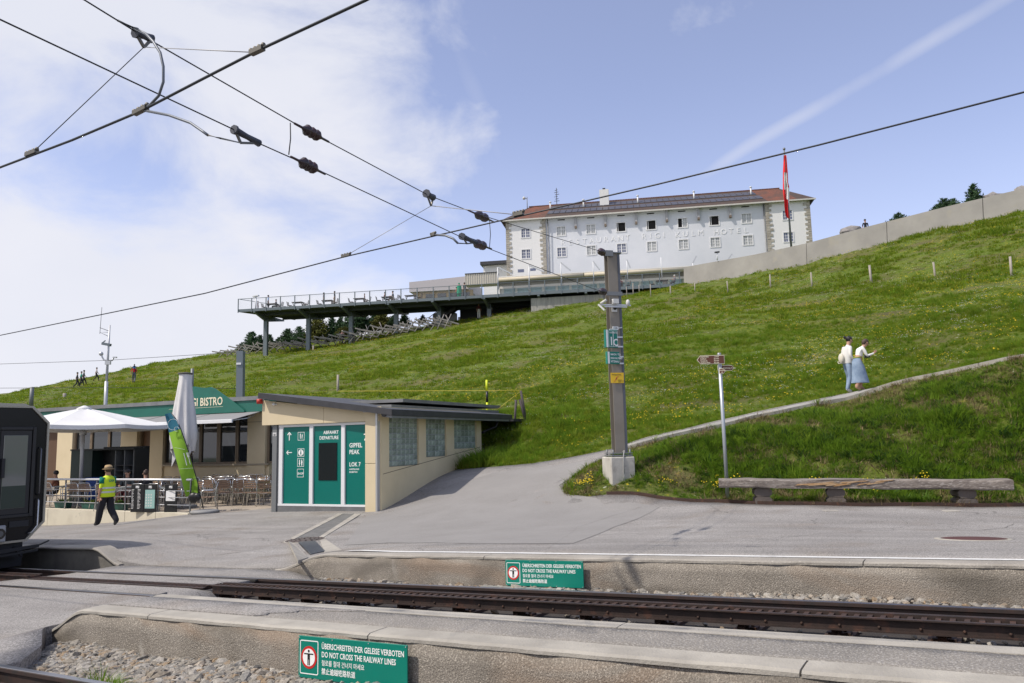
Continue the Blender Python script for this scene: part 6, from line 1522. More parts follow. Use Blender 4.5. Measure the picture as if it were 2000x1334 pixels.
for a, c_, t_, b_ in ((1012, 1024, 527, 533), (1036, 1047, 525, 530)):
    hb('window', blp, (HU(a, 530), HU(c_, 530), -.262, -.24, HP.Z(a, b_), HP.Z(a, t_)))
# quoins
rq = random.Random(3)
for nm_, u, sd in (('quoins', .0, 1), ('quoins', uW1, -1), ('quoins', uE0, 1), ('quoins', uE1, -1)):
    m = HP.mb(); z = zbase; k = 0
    while z < ze-.3:
        hh = rq.uniform(.26, .40); w_ = (.75 if k % 2 else .42)*rq.uniform(.9, 1.15)
        m.bx(u-(.02 if sd > 0 else w_), u+(w_ if sd > 0 else .02), -.30-rq.uniform(0, .05), -.2, z, z+hh-.03); z += hh; k += 1
    tag(m.build(nm_, STN, ht), kind='stuff')
# roof
ov = .7; rid = ze+3.7; e0, e1 = -.7, uE1+.7; D_ = 12
def slope_pt(u, t_): return (u, -ov+(D_/2+ov)*t_, ze-.05+(rid-ze+.05)*t_)
hipL, hipR = 2.6, uE1-2.6
def roofpiece(name, mt, u00, u10, u01, u11, t0, t1, off=0.0, th=.12):
    a, b_, c_, d_ = [Vector(slope_pt(u, t_))+Vector((0, 0, off)) for u, t_ in ((u00, t0), (u10, t0), (u11, t1), (u01, t1))]
    m = HP.mb(); m.add([a, b_, c_, d_]+[p-Vector((0, 0, th)) for p in (a, b_, c_, d_)], [(0, 1, 2, 3), (7, 6, 5, 4), (0, 4, 5, 1), (1, 5, 6, 2), (2, 6, 7, 3), (3, 7, 4, 0)])
    return m.build(name, mt, ht)
uP0, uP1 = HU(1064, 425), HU(1500, 395); uQ0, uQ1 = HU(1075, 400)-.3, HU(1478, 370)
lerp = lambda a, b_, t_: a+(b_-a)*t_
roofpiece('roof', TILB, e0, e0+1.6, hipL, hipL+.1, 0, 1); roofpiece('roof', TILE, e0+1.6, uP0, hipL+.1, uQ0, 0, 1)
roofpiece('roof', TILB, uP0, uP1, uQ0, uQ1, 0, 1); roofpiece('roof', TILE, uP1, e1-2.2, uQ1, hipR-.2, 0, 1); roofpiece('roof', TILB, e1-2.2, e1, hipR-.2, hipR, 0, 1)
m = HP.mb(); m.add([(e0, -ov, ze-.05), (hipL, D_/2, rid), (e0, D_+ov, ze-.05)], [(0, 1, 2)]); m.add([(e1, -ov, ze-.05), (e1, D_+ov, ze-.05), (hipR, D_/2, rid)], [(0, 1, 2)]); m.add([(e0, D_+ov, ze-.05), (hipL, D_/2, rid), (hipR, D_/2, rid), (e1, D_+ov, ze-.05)], [(0, 1, 2, 3)]); m.build('roof', TILB, ht)
pv = HP.mb(); npv = 34
for t0, t1 in ((.24, .47), (.60, .83)):
    for k in range(npv):
        for h_ in (0, 1):
            ta, tb_ = t0+(t1-t0)*h_/2+.004, t0+(t1-t0)*(h_+1)/2-.004
            a0, a1 = lerp(uP0, uQ0, ta)+.1, lerp(uP1, uQ1, ta)-.1; w_ = (a1-a0)/npv
            P_ = [Vector(slope_pt(u, t_))+Vector((0, 0, .10)) for u, t_ in ((a0+w_*k+.04, ta), (a0+w_*(k+1)-.04, ta), (a0+w_*(k+1)-.04, tb_), (a0+w_*k+.04, tb_))]
            pv.add(P_+[p-Vector((0, 0, .05)) for p in P_], [(0, 1, 2, 3), (0, 4, 5, 1), (1, 5, 6, 2), (2, 6, 7, 3), (3, 7, 4, 0)])
tag(pv.build('solar_panels', PVM, ht), kind='stuff')
hb('eaves_gutter', mat('pale_gutter', (.55, .53, .48), rough=.6), (e0, e1, -ov-.12, -ov+.02, ze-.22, ze-.04)); hb('soffit', mat('eave_soffit', (.45, .45, .46), rough=.9), (e0, e1, -ov+.03, -.3, ze-.12, ze-.06), (uW1, uE0, -.3, 0, ze-.12, ze-.06))
m = HP.mb()
for k in range(150):
    u = lerp(hipL, hipR, k/149.); m.bx(u-.12, u+.10, D_/2-.13, D_/2+.13, rid-.05, rid+.09)
tag(m.build('ridge_tiles', TILE, ht), kind='stuff')
cu = HU(1178, 385); hb('chimney', HWING, (cu-.65, cu+.65, 3.6, 4.8, rid-1.5, rid+1.05)); hb('chimney_cap', MATS['anthracite_metal'], (cu-.2, cu+.2, 3.9, 4.3, rid+1.05, rid+1.35))
for px in (1069, 1136, 1246, 1360, 1476):
    u = HU(px, 390); m = HP.mb(); m.tube([(u, 3.6, rid-1.6), (u, 3.6, rid-.35)], .11, 8); m.tube([(u, 3.6, rid-.35), (u, 3.6, rid-.2)], .17, 8); m.build('roof_vent', WFRAME, ht)
for i in range(7):       # long brackets under the eaves and ventilation slots
    px = (1124, 1182, 1242, 1302, 1364, 1426)[i] if i < 6 else None
    if px:
        u = HU(px, 420); b__ = hb('bracket', mat('bracket_grey', (.36, .36, .37)), (u-.14, u+.14, -.4, 0, ze-1.45, ze-.12)); hb('bracket_end', mat('bracket_brown', (.18, .14, .11)), (u-.15, u+.15, -.43, 0, ze-1.75, ze-1.45), parent=b__)
    u = HU((1096, 1154, 1213, 1271, 1332, 1394, 1457)[i], 425); hb('vent_slot', MATS['opening_dark'], (u-.5, u+.5, -.012, .0, ze-.42, ze-.27))
for u in (uW1+.32, uE0-.2): m = HP.mb(); m.tube([(u, -.35 if u < 10 else -.1, ze-.2), (u+.1, -.2 if u < 10 else -.1, zbase)], .07, 6); m.build('downpipe', ZINC, ht)
letm = mat('letter_white', (.80, .80, .80), rough=.5)
def hotel_word(s_, x0, x1, py0, py1):
    n = len(s_)
    for i, c_ in enumerate(s_):
        px = lerp(x0, x1, i/(n-1)); py = lerp(py0, py1, i/(n-1)); u, z = HP.uv(px, py)
        text(c_, 1.05, wtext(HP, u, z-.38, -.03), letm, ht, ext=.015, bold=.0, align='CENTER')
hotel_word('RESTAURANT', 1100, 1226, 474, 463.5); hotel_word('RIGI', 1258, 1297, 461, 458.5); hotel_word('KULM', 1324, 1369, 458, 454); hotel_word('HOTEL', 1399, 1457, 453, 449)
# masts on the roof
t = thing('antenna_mast', 'thin dark antenna with small cross arms on the hotel ridge', 'antenna', HP.pt(HU(1079, 395), rid, 6)); ua_ = HU(1079, 395)
m = HP.mb(); m.tube([(ua_, 6, rid-.2), (ua_, 6, rid+2.6)], .05, 6)
for k in range(6): m.bar((ua_-.35+.1*(k % 2), 6, rid+.6+k*.32), (ua_+.4-.12*(k % 3), 6, rid+.62+k*.34), .06)
m.build('antenna', DARKM, t)
t = thing('roof_camera', 'small white dome camera on a pole above the hotel wing roof', 'camera', HP.pt(HU(1018, 400), rid, 5)); uc_ = HU(1020, 400)
m = HP.mb(); m.tube([(uc_, 5, rid-1.0), (uc_, 5, rid+1.25)], .06, 6); m.tube([(uc_, 5, rid+1.0), (uc_-.4, 5, rid+1.0)], .05, 6); m.build('pole', GREYST, t); m = HP.mb(); m.ball((uc_-.45, 5, rid+1.1), .24, 8, 6); m.build('dome', cm, t)

# ------------------------------------------------------------------ restaurant annexe below the hotel
a0_ = at(975, 570, 92); AP = Plane((a0_.x, a0_.y), (6, -.95))
an = thing('restaurant_annexe', 'low pale restaurant wing with rolled cream awning and blue glass front behind the deck', 'building', AP.pt(0, 14.6))
def ab(name, mt, *boxes, parent=an, bev=0, pl=AP): return bb(name, mt, *boxes, parent=parent, bev=bev, pl=pl)
AU = lambda px, py=560: AP.U(px, py)
zr = (AP.Z(980, 546)+AP.Z(1300, 524))/2; zaw = zr-.65; zg = zaw-.55; xe = AU(1345, 520)
ab('roof_edge', mat('roof_white', (.72, .71, .68), rough=.7), (0, xe, -1.2, 9, zr-.12, zr))
m = AP.mb(); m.tube([(.2, -1.35, zaw+.22), (AU(1142), -1.35, zaw+.22)], .24, 10); m.build('awning_roll', mat('awning_cream', (.58, .52, .40), rough=.85), an); m = AP.mb(); m.tube([(AU(1143.5), -1.35, zaw+.22), (xe-.3, -1.35, zaw+.22)], .24, 10); m.build('awning_roll', MATS['awning_cream'], an)
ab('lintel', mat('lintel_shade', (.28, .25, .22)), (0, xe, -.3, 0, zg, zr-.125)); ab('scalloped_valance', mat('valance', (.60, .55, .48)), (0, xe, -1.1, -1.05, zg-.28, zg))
zfl = AP.Z(1000, 600)-.3
k = 0; u = .3
glb = mat('front_glass_blue', (.34, .50, .58), rough=.12, spec=.7)
while u < xe-1.2:
    w_ = 1.35; f = ab('window', wfr, (u, u+.3, -.1, .05, zfl, zg-.02), parent=an); ab('pane', glb, (u+.3, u+.3+w_, -.02, .01, zfl, zg-.02), parent=f); u += w_+.3; k += 1
ab('wall', HWING, (0, xe, .3, .5, zbase-2, zr-.13)); ab('snow_guard', mat('guard_grey', (.55, .54, .50)), *[(q_+.2, q_+rq.uniform(1, 3), 3.0, 3.1, zr+.02, zr+.35) for q_ in np.arange(.5, xe-3, 3.2)])
# ribbed panel wall and overhanging hall to its left
zc0, zc1 = AP.Z(940, 567), AP.Z(940, 538.5)
ab('ribbed_wall', mat('ribbed_cream', (.60, .56, .48), rough=.8), (AU(913), -.02, -1.3, .2, AP.Z(940, 560), zc1))
m = AP.mb()
for q_ in np.arange(AU(913), -.1, .28): m.bx(q_, q_+.08, -1.36, -1.31, AP.Z(940, 560), zc1)
m.build('ribs', MATS['ribbed_cream'], an); ab('rib_cap', DARKM, (AU(913), -.0, -1.4, .2, zc1, zc1+.08))
hl0 = AU(797); zt2, zb3 = AP.Z(850, 546.5), AP.Z(850, 566)
m = AP.mb(); m.prism([(hl0, zb3+.0), (AU(913)-.01, zb3), (AU(913)-.01, zt2+.35), (hl0, zt2+.0)], .5, 9); m.build('hall_upper', mat('hall_lilac', (.50, .47, .48), rough=.8), an)
m = AP.mb(); m.prism([(hl0+.3, zb3-.02), (hl0+1.7, zb3-1.6), (AU(920), zb3-1.9), (AU(920), zb3-.02)], 1.0, 1.3); m.build('hall_lower', mat('hall_ochre', (.50, .36, .20), rough=.8), an)
ab('hall_window', wg, *[(hl0+2+q_*1.5, hl0+3.1+q_*1.5, .93, .99, zb3-1.3, zb3-.3) for q_ in range(4)])
ab('back_wall', mat('under_deck_wall', (.36, .36, .38), rough=.9), (AU(700), AU(1035, 600), 3.2, 3.5, 9, zfl-1.3)); ab('recess_shade_box', mat('recess_shade', (.06, .06, .07)), (AU(895, 600), AU(1036, 600), -.2, .4, 11, zfl-.6))  # the near-black box paints the shade of the recess under the deck
b3 = thing('side_wing', 'pale flat roofed side wing against the hotel end wall', 'building', HP.pt(-4, 15))
zsw = HP.off(2).Z(960, 517); u3 = HP.off(2).U(940, 520)
bb('wall', HWING, (u3+.3, -.05, 2, 9, zbase, zsw-.1), parent=b3, pl=HP); bb('roof_edge', DARKM, (u3, .0-.02, 1.2, 9.2, zsw-.1, zsw+.35), parent=b3, pl=HP)

# ------------------------------------------------------------------ summit terrace deck on steel legs
d0, d1 = at(467, 605, 83.6), at(1332, 552, 75)
DP = Plane((d0.x, d0.y), (d1-d0)); DL = (d1-d0).xy.length; zd = (DP.Z(467, 604)+DP.Z(1000, 571.5)+DP.Z(1300, 554))/3
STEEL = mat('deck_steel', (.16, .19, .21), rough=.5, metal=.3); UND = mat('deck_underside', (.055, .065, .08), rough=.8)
dk = thing('viewing_deck', 'long steel viewing deck on columns jutting out below the hotel', 'deck', DP.pt(0, zd-4))
def db(name, mt, *boxes, parent=dk, bev=0, pl=DP): return bb(name, mt, *boxes, parent=parent, bev=bev, pl=pl)
DD = 7.0
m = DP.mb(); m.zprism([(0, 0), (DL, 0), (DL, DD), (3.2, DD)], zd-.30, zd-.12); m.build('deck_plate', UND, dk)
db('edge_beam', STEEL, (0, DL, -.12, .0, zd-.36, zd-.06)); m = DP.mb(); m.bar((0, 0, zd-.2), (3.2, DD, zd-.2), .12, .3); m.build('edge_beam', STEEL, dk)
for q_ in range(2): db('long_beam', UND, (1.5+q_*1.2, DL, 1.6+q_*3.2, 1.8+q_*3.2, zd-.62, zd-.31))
colpx = [520, 603, 686, 774, 858, 956, 1060, 1150]
for px in colpx:
    yq = 2.6; u = DP.off(yq).U(px, 620); gz = H(*DP.pt(u, 0, yq).xy)
    if gz > zd-.7: gz = zd-3
    c_ = db('column', STEEL, (u-.22, u+.22, yq-.2, yq+.2, gz-1.5, zd-.62))
    m = DP.mb(); m.prism([(u-.10, zd-.62), (u-.10, zd-.95), (u+.10, zd-.95), (u+.10, zd-.62)], yq+.2, yq+.25)
    m.add([(u-.12, -.1, zd-.36), (u+.12, -.1, zd-.36), (u+.12, DD-.3, zd-.36), (u-.12, DD-.3, zd-.36), (u-.12, -.1, zd-.5), (u+.12, -.1, zd-.5), (u+.12, yq, zd-1.15), (u-.12, yq, zd-1.15), (u+.12, DD-.3, zd-.5), (u-.12, DD-.3, zd-.5)],
        [(0, 1, 2, 3), (0, 4, 5, 1), (4, 7, 6, 5), (7, 9, 8, 6), (9, 3, 2, 8), (0, 3, 9, 7, 4), (1, 5, 6, 8, 2)]); m.build('cross_beam', STEEL, dk)
m = DP.mb(); m.bx(DP.U(866, 610), DP.U(1038, 600), DD+.05, DD+.2, zd-7, zd-.12); m.build('rear_wall', mat('recess_shade', (.06, .06, .07)), dk)  # dark sheet closing the gap; the under-deck shade is in its colour
rh = 1.12
db('top_rail', STEEL, (0, DL, -.1, -.04, zd+rh-.05, zd+rh)); m = DP.mb(); m.bar((.03, 0, zd+rh-.03), (3.2, DD, zd+rh-.03), .05); m.build('top_rail', STEEL, dk)
gl2 = mat('guard_glass', (.62, .66, .70), rough=.05, spec=.5, alpha=.05)
postpx = [467, 493, 521, 549, 577, 606, 634.5, 664, 694, 723, 754, 784, 815.5, 847, 878, 909, 942, 973, 1003, 1034, 1065, 1097, 1129, 1161, 1224, 1256, 1290, 1329]
pu = [DP.U(p, 580) for p in postpx]
for u in pu: db('rail_post', STEEL, (u-.05, u+.05, -.17, -.11, zd-.45, zd+rh))
for a, c_ in zip(pu[:-1], pu[1:]): db('glass_panel', gl2, (a+.08, c_-.08, -.03, -.015, zd+.02, zd+rh-.08))
m = DP.mb(); uu = DP.U(486, 590); m.tube([(uu, 1.5, zd-.1), (uu, 1.5, zd+1.55)], .09, 8); m.bar((uu-.35, 1.5, zd+1.6), (uu+.35, 1.5, zd+1.7), .3, .12); t = thing('viewing_scope', 'white coin telescope at the tip of the viewing deck', 'telescope', DP.pt(uu, zd, 1.5)); m.build('scope', WFRAME, t)
# concrete plinth wall under the inner half of the deck
cwu = DP.U(1036, 600); t = thing('plinth_wall', 'board marked grey concrete wall under the inner end of the deck', 'wall', DP.pt(cwu, zd-2)); PLW = mat('board_concrete', (.40, .385, .35), rough=.9, c2=(.29, .28, .26), scale=2.2, stretch=(2.5, 2.5, .3))
for k in range(9):
    a = cwu+(DL+.5-cwu)*k/9; c_ = cwu+(DL+.5-cwu)*(k+1)/9; bb('wall_panel', PLW, (a+.012, c_-.012, .35, .7, zd-5.5, zd-.64), parent=t, pl=DP)
bb('backing', PLW, (cwu+.02, DL+.48, .46, .68, zd-5.5, zd-.66), parent=t, pl=DP)
# stair beside the deck
t = thing('outdoor_stair', 'dark steel stair with handrails climbing under the deck', 'stair', DP.pt(DP.U(840, 620), zd-3.5, 5)); s0_, s1_ = DP.off(4).uv(835, 640), DP.off(4).uv(890, 600)
m = DP.mb(); m.bar((s0_[0], 4, s0_[1]), (s1_[0], 4, s1_[1]), .1, .3); m.bar((s0_[0], 5, s0_[1]), (s1_[0], 5, s1_[1]), .1, .3); m.build('stringer', DARKM, t)
for k in range(14): p = (lerp(s0_[0], s1_[0], k/13), lerp(s0_[1], s1_[1], k/13)); m = DP.mb(); m.bx(p[0]-.13, p[0]+.13, 4.06, 4.94, p[1]-.03, p[1]+.03); m.build('tread', DARKM, t)
m = DP.mb(); m.bar((s0_[0]-1, 3.9, s0_[1]+1), (s0_[0]+.2, 3.9, s0_[1]+1.1), .06); m.bar((s0_[0]+.2, 3.9, s0_[1]+1.1), (s1_[0], 3.9, s1_[1]+1.1), .06); m.bar((s0_[0]-3.4, 3.9, s0_[1]-.8), (s0_[0]-1, 3.9, s0_[1]+1), .06)
for a, z in ((-1, 1), (.2, 1.1), (-2.2, .1)): m.bar((s0_[0]+a, 3.9, s0_[1]-1), (s0_[0]+a, 3.9, s0_[1]+z), .06)
m.build('handrail', DARKM, t)
t = thing('landing_wall', 'pale grey wall beside the stair under the deck', 'wall', DP.pt(DP.U(880, 620), zd-4, 5.2)); m = DP.mb(); m.prism([(DP.off(5.1).U(845, 640), zd-6), (DP.off(5.1).U(893, 640), zd-6), (DP.off(5.1).U(892, 615), DP.off(5.1).Z(892, 612)), (DP.off(5.1).U(868, 600), DP.off(5.1).Z(868, 600)), (DP.off(5.1).U(845, 610), DP.off(5.1).Z(845, 615))], 5.1, 5.3); m.build('wall_slab', MATS['under_deck_wall'], t)
# poles with slanted awning arms along the annexe roof
for k, (bx_, by_, ty, ax, ay) in enumerate(((973, 556, 522, 1000, 535), (1034, 551, 518, 1063, 531), (1097, 545, 513, 1114, 528), (1160, 540, 510, 1171, 527), (1226, 535, 507, 1231, 523), (1293, 532, 503, None, None), (1354, 517, 514, 1360, 500), (1422, 510, 508, 1430, 496))):
    pl2 = DP.off(2.0); u, z0_ = pl2.uv(bx_, by_+12); zt_ = pl2.Z(bx_, ty); t = thing('awning_pole', 'white pole with slanted arm above the deck, '+('farthest from the parapet', 'beside the hotel wing corner', 'under the first hotel letters', 'just before the line mast', 'just past the line mast', 'slim one with no arm', 'short arm above the concrete parapet', 'shortest arm near the lamp on the parapet')[k], 'pole', pl2.pt(u, z0_), 0, 'poles with slanted arms along the deck')
    m = pl2.mb(); m.tube([(u, 0, z0_), (u, 0, zt_)], .055, 6); m.build('pole', WFRAME, t)
    if ax: u2, z2 = pl2.uv(ax, ay); m = pl2.mb(); m.bar((u, 0, zt_), (u2, 0, z2), .12, .12); m.build('arm', ALU, t)
# deck tables and chairs (simple at this distance but each its own thing)
dcm = mat('deck_furniture', (.09, .065, .055), rough=.7)
def dtable():
    t = thing('deck_table', 'x', 'table', (0, 0, 0), 0, 'tables on the viewing deck'); m = MB(); m.bx(-.6, .6, -.4, .4, .70, .75); m.build('table_top', dcm, t)
    for sx in (-.5, .5): m = MB(); m.bar((sx, -.3, 0), (sx, .3, .7), .05); m.bar((sx, .3, 0), (sx, -.3, .7), .05); m.build('leg', dcm, t)
    return t
def dchair():
    t = thing('deck_chair', 'x', 'chair', (0, 0, 0), 0, 'chairs on the viewing deck'); m = MB(); m.bx(-.22, .22, -.22, .22, .43, .46); m.build('seat', dcm, t); m = MB()
    for k in range(4): m.bx(-.22, .22, -.26-k*.02, -.24-k*.02, .5+k*.1, .56+k*.1)
    m.bar((-.22, -.2, .45), (-.22, -.32, .9), .03); m.bar((.22, -.2, .45), (.22, -.32, .9), .03); m.build('backrest', dcm, t)
    for sx in (-.2, .2):
        for sy in (-.2, .2): m = MB(); m.bar((sx, sy, 0), (sx, sy, .43), .035); m.build('leg', dcm, t)
    return t
DT, DC = dtable(), dchair(); nd_ = 0
for k, (px, w_) in enumerate(((533, 'near its tip with the man in blue'), (583, 'empty, second group from its tip'), (641, 'between two standing people'), (703, 'beside the small child'), (757, 'with two seated guests'), (803, 'before the ochre hall'), (1208, 'next to the line mast'), (1295, 'closest to the concrete parapet'))):
    u = DP.off(1.5).U(px, 585); p = DP.pt(u, zd-.12, 1.4)
    t = DT if k == 0 else copy_tree(DT); t.location = p; t.rotation_euler.z = math.atan2(DP.u.y, DP.u.x); t['label'] = 'dark table on the viewing deck '+w_
    for j, (dx, dy, rz, l) in enumerate(((-1.0, .1, -1.57, 'one end'), (1.0, -.1, 1.57, 'other end'), (.2, .9, 3.14, 'far side'))):
        c_ = DC if (k == 0 and j == 0) else copy_tree(DC); c_.location = DP.pt(u+dx, zd-.12, 1.4+dy); c_.rotation_euler.z = t.rotation_euler.z+rz+random.uniform(-.3, .3); c_['label'] = 'deck chair, %s, table %s' % (l, w_)

# ------------------------------------------------------------------ concrete parapet wall on the crest
wp = [(1335, 556, 522, 73), (1480, 530, 496, 66), (1580, 508, 474, 62.2), (1700, 481, 441, 59), (1850, 445, 403, 55.5), (2000, 412, 368, 52.5), (2300, 340, 292, 48)]
pw = thing('parapet_wall', 'long pale concrete parapet wall running up the crest above the meadow', 'wall', at(1700, 481, 59))
PWM = mat('parapet_concrete', (.35, .335, .31), rough=.9, c2=(.28, .268, .25), scale=.5, coord='World', c3=(.33, .31, .27), s3=1.2, lo3=.6, hi3=.75, bump=.2)
BT = [at(a, b_, Y) for a, b_, c_, Y in wp]; TT = [at(a, c_, Y) for a, b_, c_, Y in wp]
def wpt(px):
    for i in range(len(wp)-1):
        if wp[i][0] <= px <= wp[i+1][0]: t_ = (px-wp[i][0])/(wp[i+1][0]-wp[i][0]); return BT[i].lerp(BT[i+1], t_), TT[i].lerp(TT[i+1], t_)
cuts = [1335, 1575, 1733, 1921, 2110, 2300]
for a, c_ in zip(cuts[:-1], cuts[1:]):
    n = 12
    m = MB()
    for i in range(n):
        pa_, pb_ = a+(c_-a)*i/n, a+(c_-a)*(i+1)/n; (b0_, t0_), (b1_, t1_) = wpt(pa_), wpt(pb_); d_ = (b1_-b0_); d_.z = 0; d_.normalize(); nn_ = Vector((-d_.y, d_.x, 0))*.35
        if i == 0: b0_, t0_ = b0_+d_*.02, t0_+d_*.02
        if i == n-1: b1_, t1_ = b1_-d_*.02, t1_-d_*.02
        b0_ = b0_-Vector((0, 0, 1)); b1_ = b1_-Vector((0, 0, 1))
        m.add([b0_, b1_, t1_, t0_, b0_+nn_, b1_+nn_, t1_+nn_, t0_+nn_], [(0, 1, 2, 3), (7, 6, 5, 4), (3, 2, 6, 7)]+([(0, 3, 7, 4)] if i == 0 else [])+([(1, 5, 6, 2)] if i == n-1 else []))
    m.build('wall_panel', PWM, pw)
# flag and pole
p0, p1 = at(1546, 490, 67), at(1531.5, 291, 67)
t = thing('flagpole', 'tall steel flagpole in front of the hotel wing', 'flagpole', p0); m = MB(); m.tube([p0, p1], [.10, .06], 8); m.build('pole', GREYST, t); m = MB(); m.ball(p1, .13, 8, 6); m.build('finial', GREYST, t)
t = thing('swiss_flag', 'red flag with white cross hanging limp from the pole', 'flag', at(1534, 300, 67))
outl = [(1531.5, 303, 1534, 303), (1531, 318, 1535.5, 320), (1530, 336, 1537, 338), (1530, 355, 1537.5, 356), (1530, 372, 1540, 366), (1532, 388, 1539.5, 390), (1533, 402, 1540, 404), (1534.5, 416, 1540, 420), (1537, 425, 1540.5, 427)]
m = MB(); rows_ = []
for i, (a, y, c_, y2) in enumerate([(p_-1, q_, r_+1.8, s_) for p_, q_, r_, s_ in outl]): rows_.append([at(a+(c_-a)*q_/5, y+(y2-y)*q_/5, 66.9+.25*math.sin(q_*2.2+i*.7)) for q_ in range(6)])
vs = [p for r_ in rows_ for p in r_]; wh_ = []; rd = []
for i in range(len(outl)-1):
    for j in range(5):
        f = (i*6+j, i*6+j+1, (i+1)*6+j+1, (i+1)*6+j); (wh_ if (i, j) in ((2, 1), (2, 2), (2, 3), (3, 1), (3, 2), (4, 2), (4, 3), (4, 4), (3, 3), (5, 4)) else rd).append(f)
m = MB(); m.add(vs, rd, True); fo = m.build('cloth', mat('flag_red', (.75, .015, .02), rough=.8), t); m = MB(); m.add(vs, wh_, True); m.build('white_cross', WPRINT, fo)
# lamp on parapet
lp = at(1401, 508, 69.5); t = thing('terrace_light', 'small dark lamp head on a white post above the parapet', 'lamp', lp); m = MB(); m.tube([lp, at(1401, 494, 69.5)], .06, 6); m.build('post', WFRAME, t); m = MB(); a, c_ = at(1396, 493, 69.5), at(1405, 492, 69.5); m.bar(a, c_, .2, .12); m.build('lamp_head', DARKM, t)
# pale boulders on the crest
for px, py, Y, r_, l in ((1662, 445, 62, .75, 'rounded grey boulder on the crest next to the man behind the parapet'), (1940, 382, 57, .95, 'rounded grey boulder on the crest beyond the tallest pine'), (1996, 366, 55, .5, 'boulder on the crest at the far end of the parapet')):
    p = at(px, py, Y); ms = rock_mesh(px, mat('boulder', (.30, .28, .27), rough=.9, c2=(.2, .19, .185), scale=3)); 
    for v in ms.vertices: v.co = v.co*r_
    o = link('boulder', ms); o.location = p-Vector((0, 0, r_*.5)); tag(o, l, 'boulder')

# ------------------------------------------------------------------ fences, posts, masts on the slope
pwood = mat('post_wood', (.40, .36, .31), rough=.9, c2=(.28, .25, .22), scale=3, stretch=(4, 4, .6)); lat = mat('lattice_wood', (.33, .31, .285), rough=.9, c2=(.22, .205, .19), scale=2)
WH = lambda x, y: HGs(x, y)
def ground_px(px, py, Y0, Y1):
    Y = Y0
    while Y < Y1:
        p = at(px, py, Y)
        if p.z < H(p.x, p.y): return p
        Y += .2
    return at(px, py, Y1)
fd = ['first where the parapet meets the deck', 'second above the deck end, leaning', 'third, pale and tall beside the plinth wall', 'fourth, before the plinth wall', 'short one below the parapet start', 'beside a yellow flower tuft', 'thin one below the first parapet joint', 'under the flagpole', 'sturdy one below the man on the crest', 'below the small pines', 'tallest at the edge of the view']
for i, (px, yb_, yt_, r_) in enumerate(((1225, 582, 560, .05), (1237, 579, 553, .07), (1249, 577, 556, .05), (1271, 579, 555, .06), (1310, 577, 558, .08), (1357, 573, 553, .06), (1422, 571, 549, .07), (1505, 565, 536, .075), (1586, 560, 532, .08), (1702, 553, 518, .11), (1827, 543, 512, .085), (1976, 540, 501, .095))):
    p = ground_px(px, yb_, 38, 85); zt_ = at(px, yt_, p.y).z; r_ *= .75; m = MB(); m.tube([(p.x, p.y, p.z-.3), (p.x+random.uniform(-.04, .04), p.y, zt_)], [r_, r_*.9], 7)
    tag(m.build('fence_post', pwood), 'weathered wooden fence post on the meadow, '+(fd[:10]+['second from the edge of view', 'tallest at the edge of view'])[i], 'fence post', 'fence posts below the parapet')
post_l = [(660, 764, 732, .085, 40, 'tall grey post behind the ticket building roof', 60), (444, 695, 682, .09, 70, 'small pale stake on the slope under the deck tip', 112), (692, 670, 655, .12, 70, 'stake on the slope next to the hikers', 110), (759, 656, 640, .12, 70, 'stake before the lattice barrier, half way along', 110), (612, 685, 675, .1, 70, 'faint low stake below the lattice barrier', 110), (374, 778, 720, .09, 33, 'grey post rising behind the folded parasol', 40), (61, 786, 756, .16, 45, 'squat grey marker post on the slope beyond the train', 60), (126, 777, 768, .16, 60, 'tiny marker post at the foot of the far slope', 80)]
for px, yb_, yt_, r_, y0_, l, y1_ in post_l:
    p = ground_px(px, yb_, y0_, y1_); zt_ = at(px, yt_, p.y).z; m = MB(); m.tube([(p.x, p.y, p.z-.4), (p.x, p.y, zt_)], [r_, r_*.9], 7); tag(m.build('marker_post', pwood if px not in (374, 61) else GREYST), l, 'post')
# old posts and the snow pole behind the annexe roof
for px, yb_, px2, yt_, l in ((1004, 822, 1008, 781, 'short dark stake beside the annexe roof end'), (1026, 808, 1015, 780, 'leaning dark stake of the broken fence'), (1026, 800, 1017, 763, 'taller leaning stake with the yellow cord tied to it')):
    p = at(px, yb_, 29.5); q_ = at(px2, yt_, 29.5); m = MB(); m.tube([p-Vector((0, 0, .3)), q_], .045, 7); tag(m.build('old_stake', mat('dark_stake', (.09, .075, .075), rough=.9)), l, 'stake')
t = thing('snow_pole', 'yellow and black striped snow pole behind the annexe roof', 'pole', at(952, 805, 31))
for a, c_, mm in ((742, 764, mat('pole_yellow', (.65, .72, .02), rough=.5)), (764, 786, BLACKM), (786, 812, MATS['pole_yellow'])): m = MB(); m.tube([at(950.5+(c_-742)*.02, c_, 31), at(950.5+(a-742)*.02, a, 31)], .048, 10); m.build('pole_band', mm, t)
cord = mat('yellow_cord', (.5, .42, .05), rough=.6)
for pts, l in (([at(660, 764, 31.5), at(950, 763, 31), at(1017, 762, 29.5)], 'thin yellow cord strung level behind the roof'), ([at(1017, 764, 29.5), at(965, 805, 29)], 'yellow cord slanting from the leaning stake to the roof corner')):
    m = MB(); m.tube(pts, .010, 5); tag(m.build('cord', cord), l, 'cord')
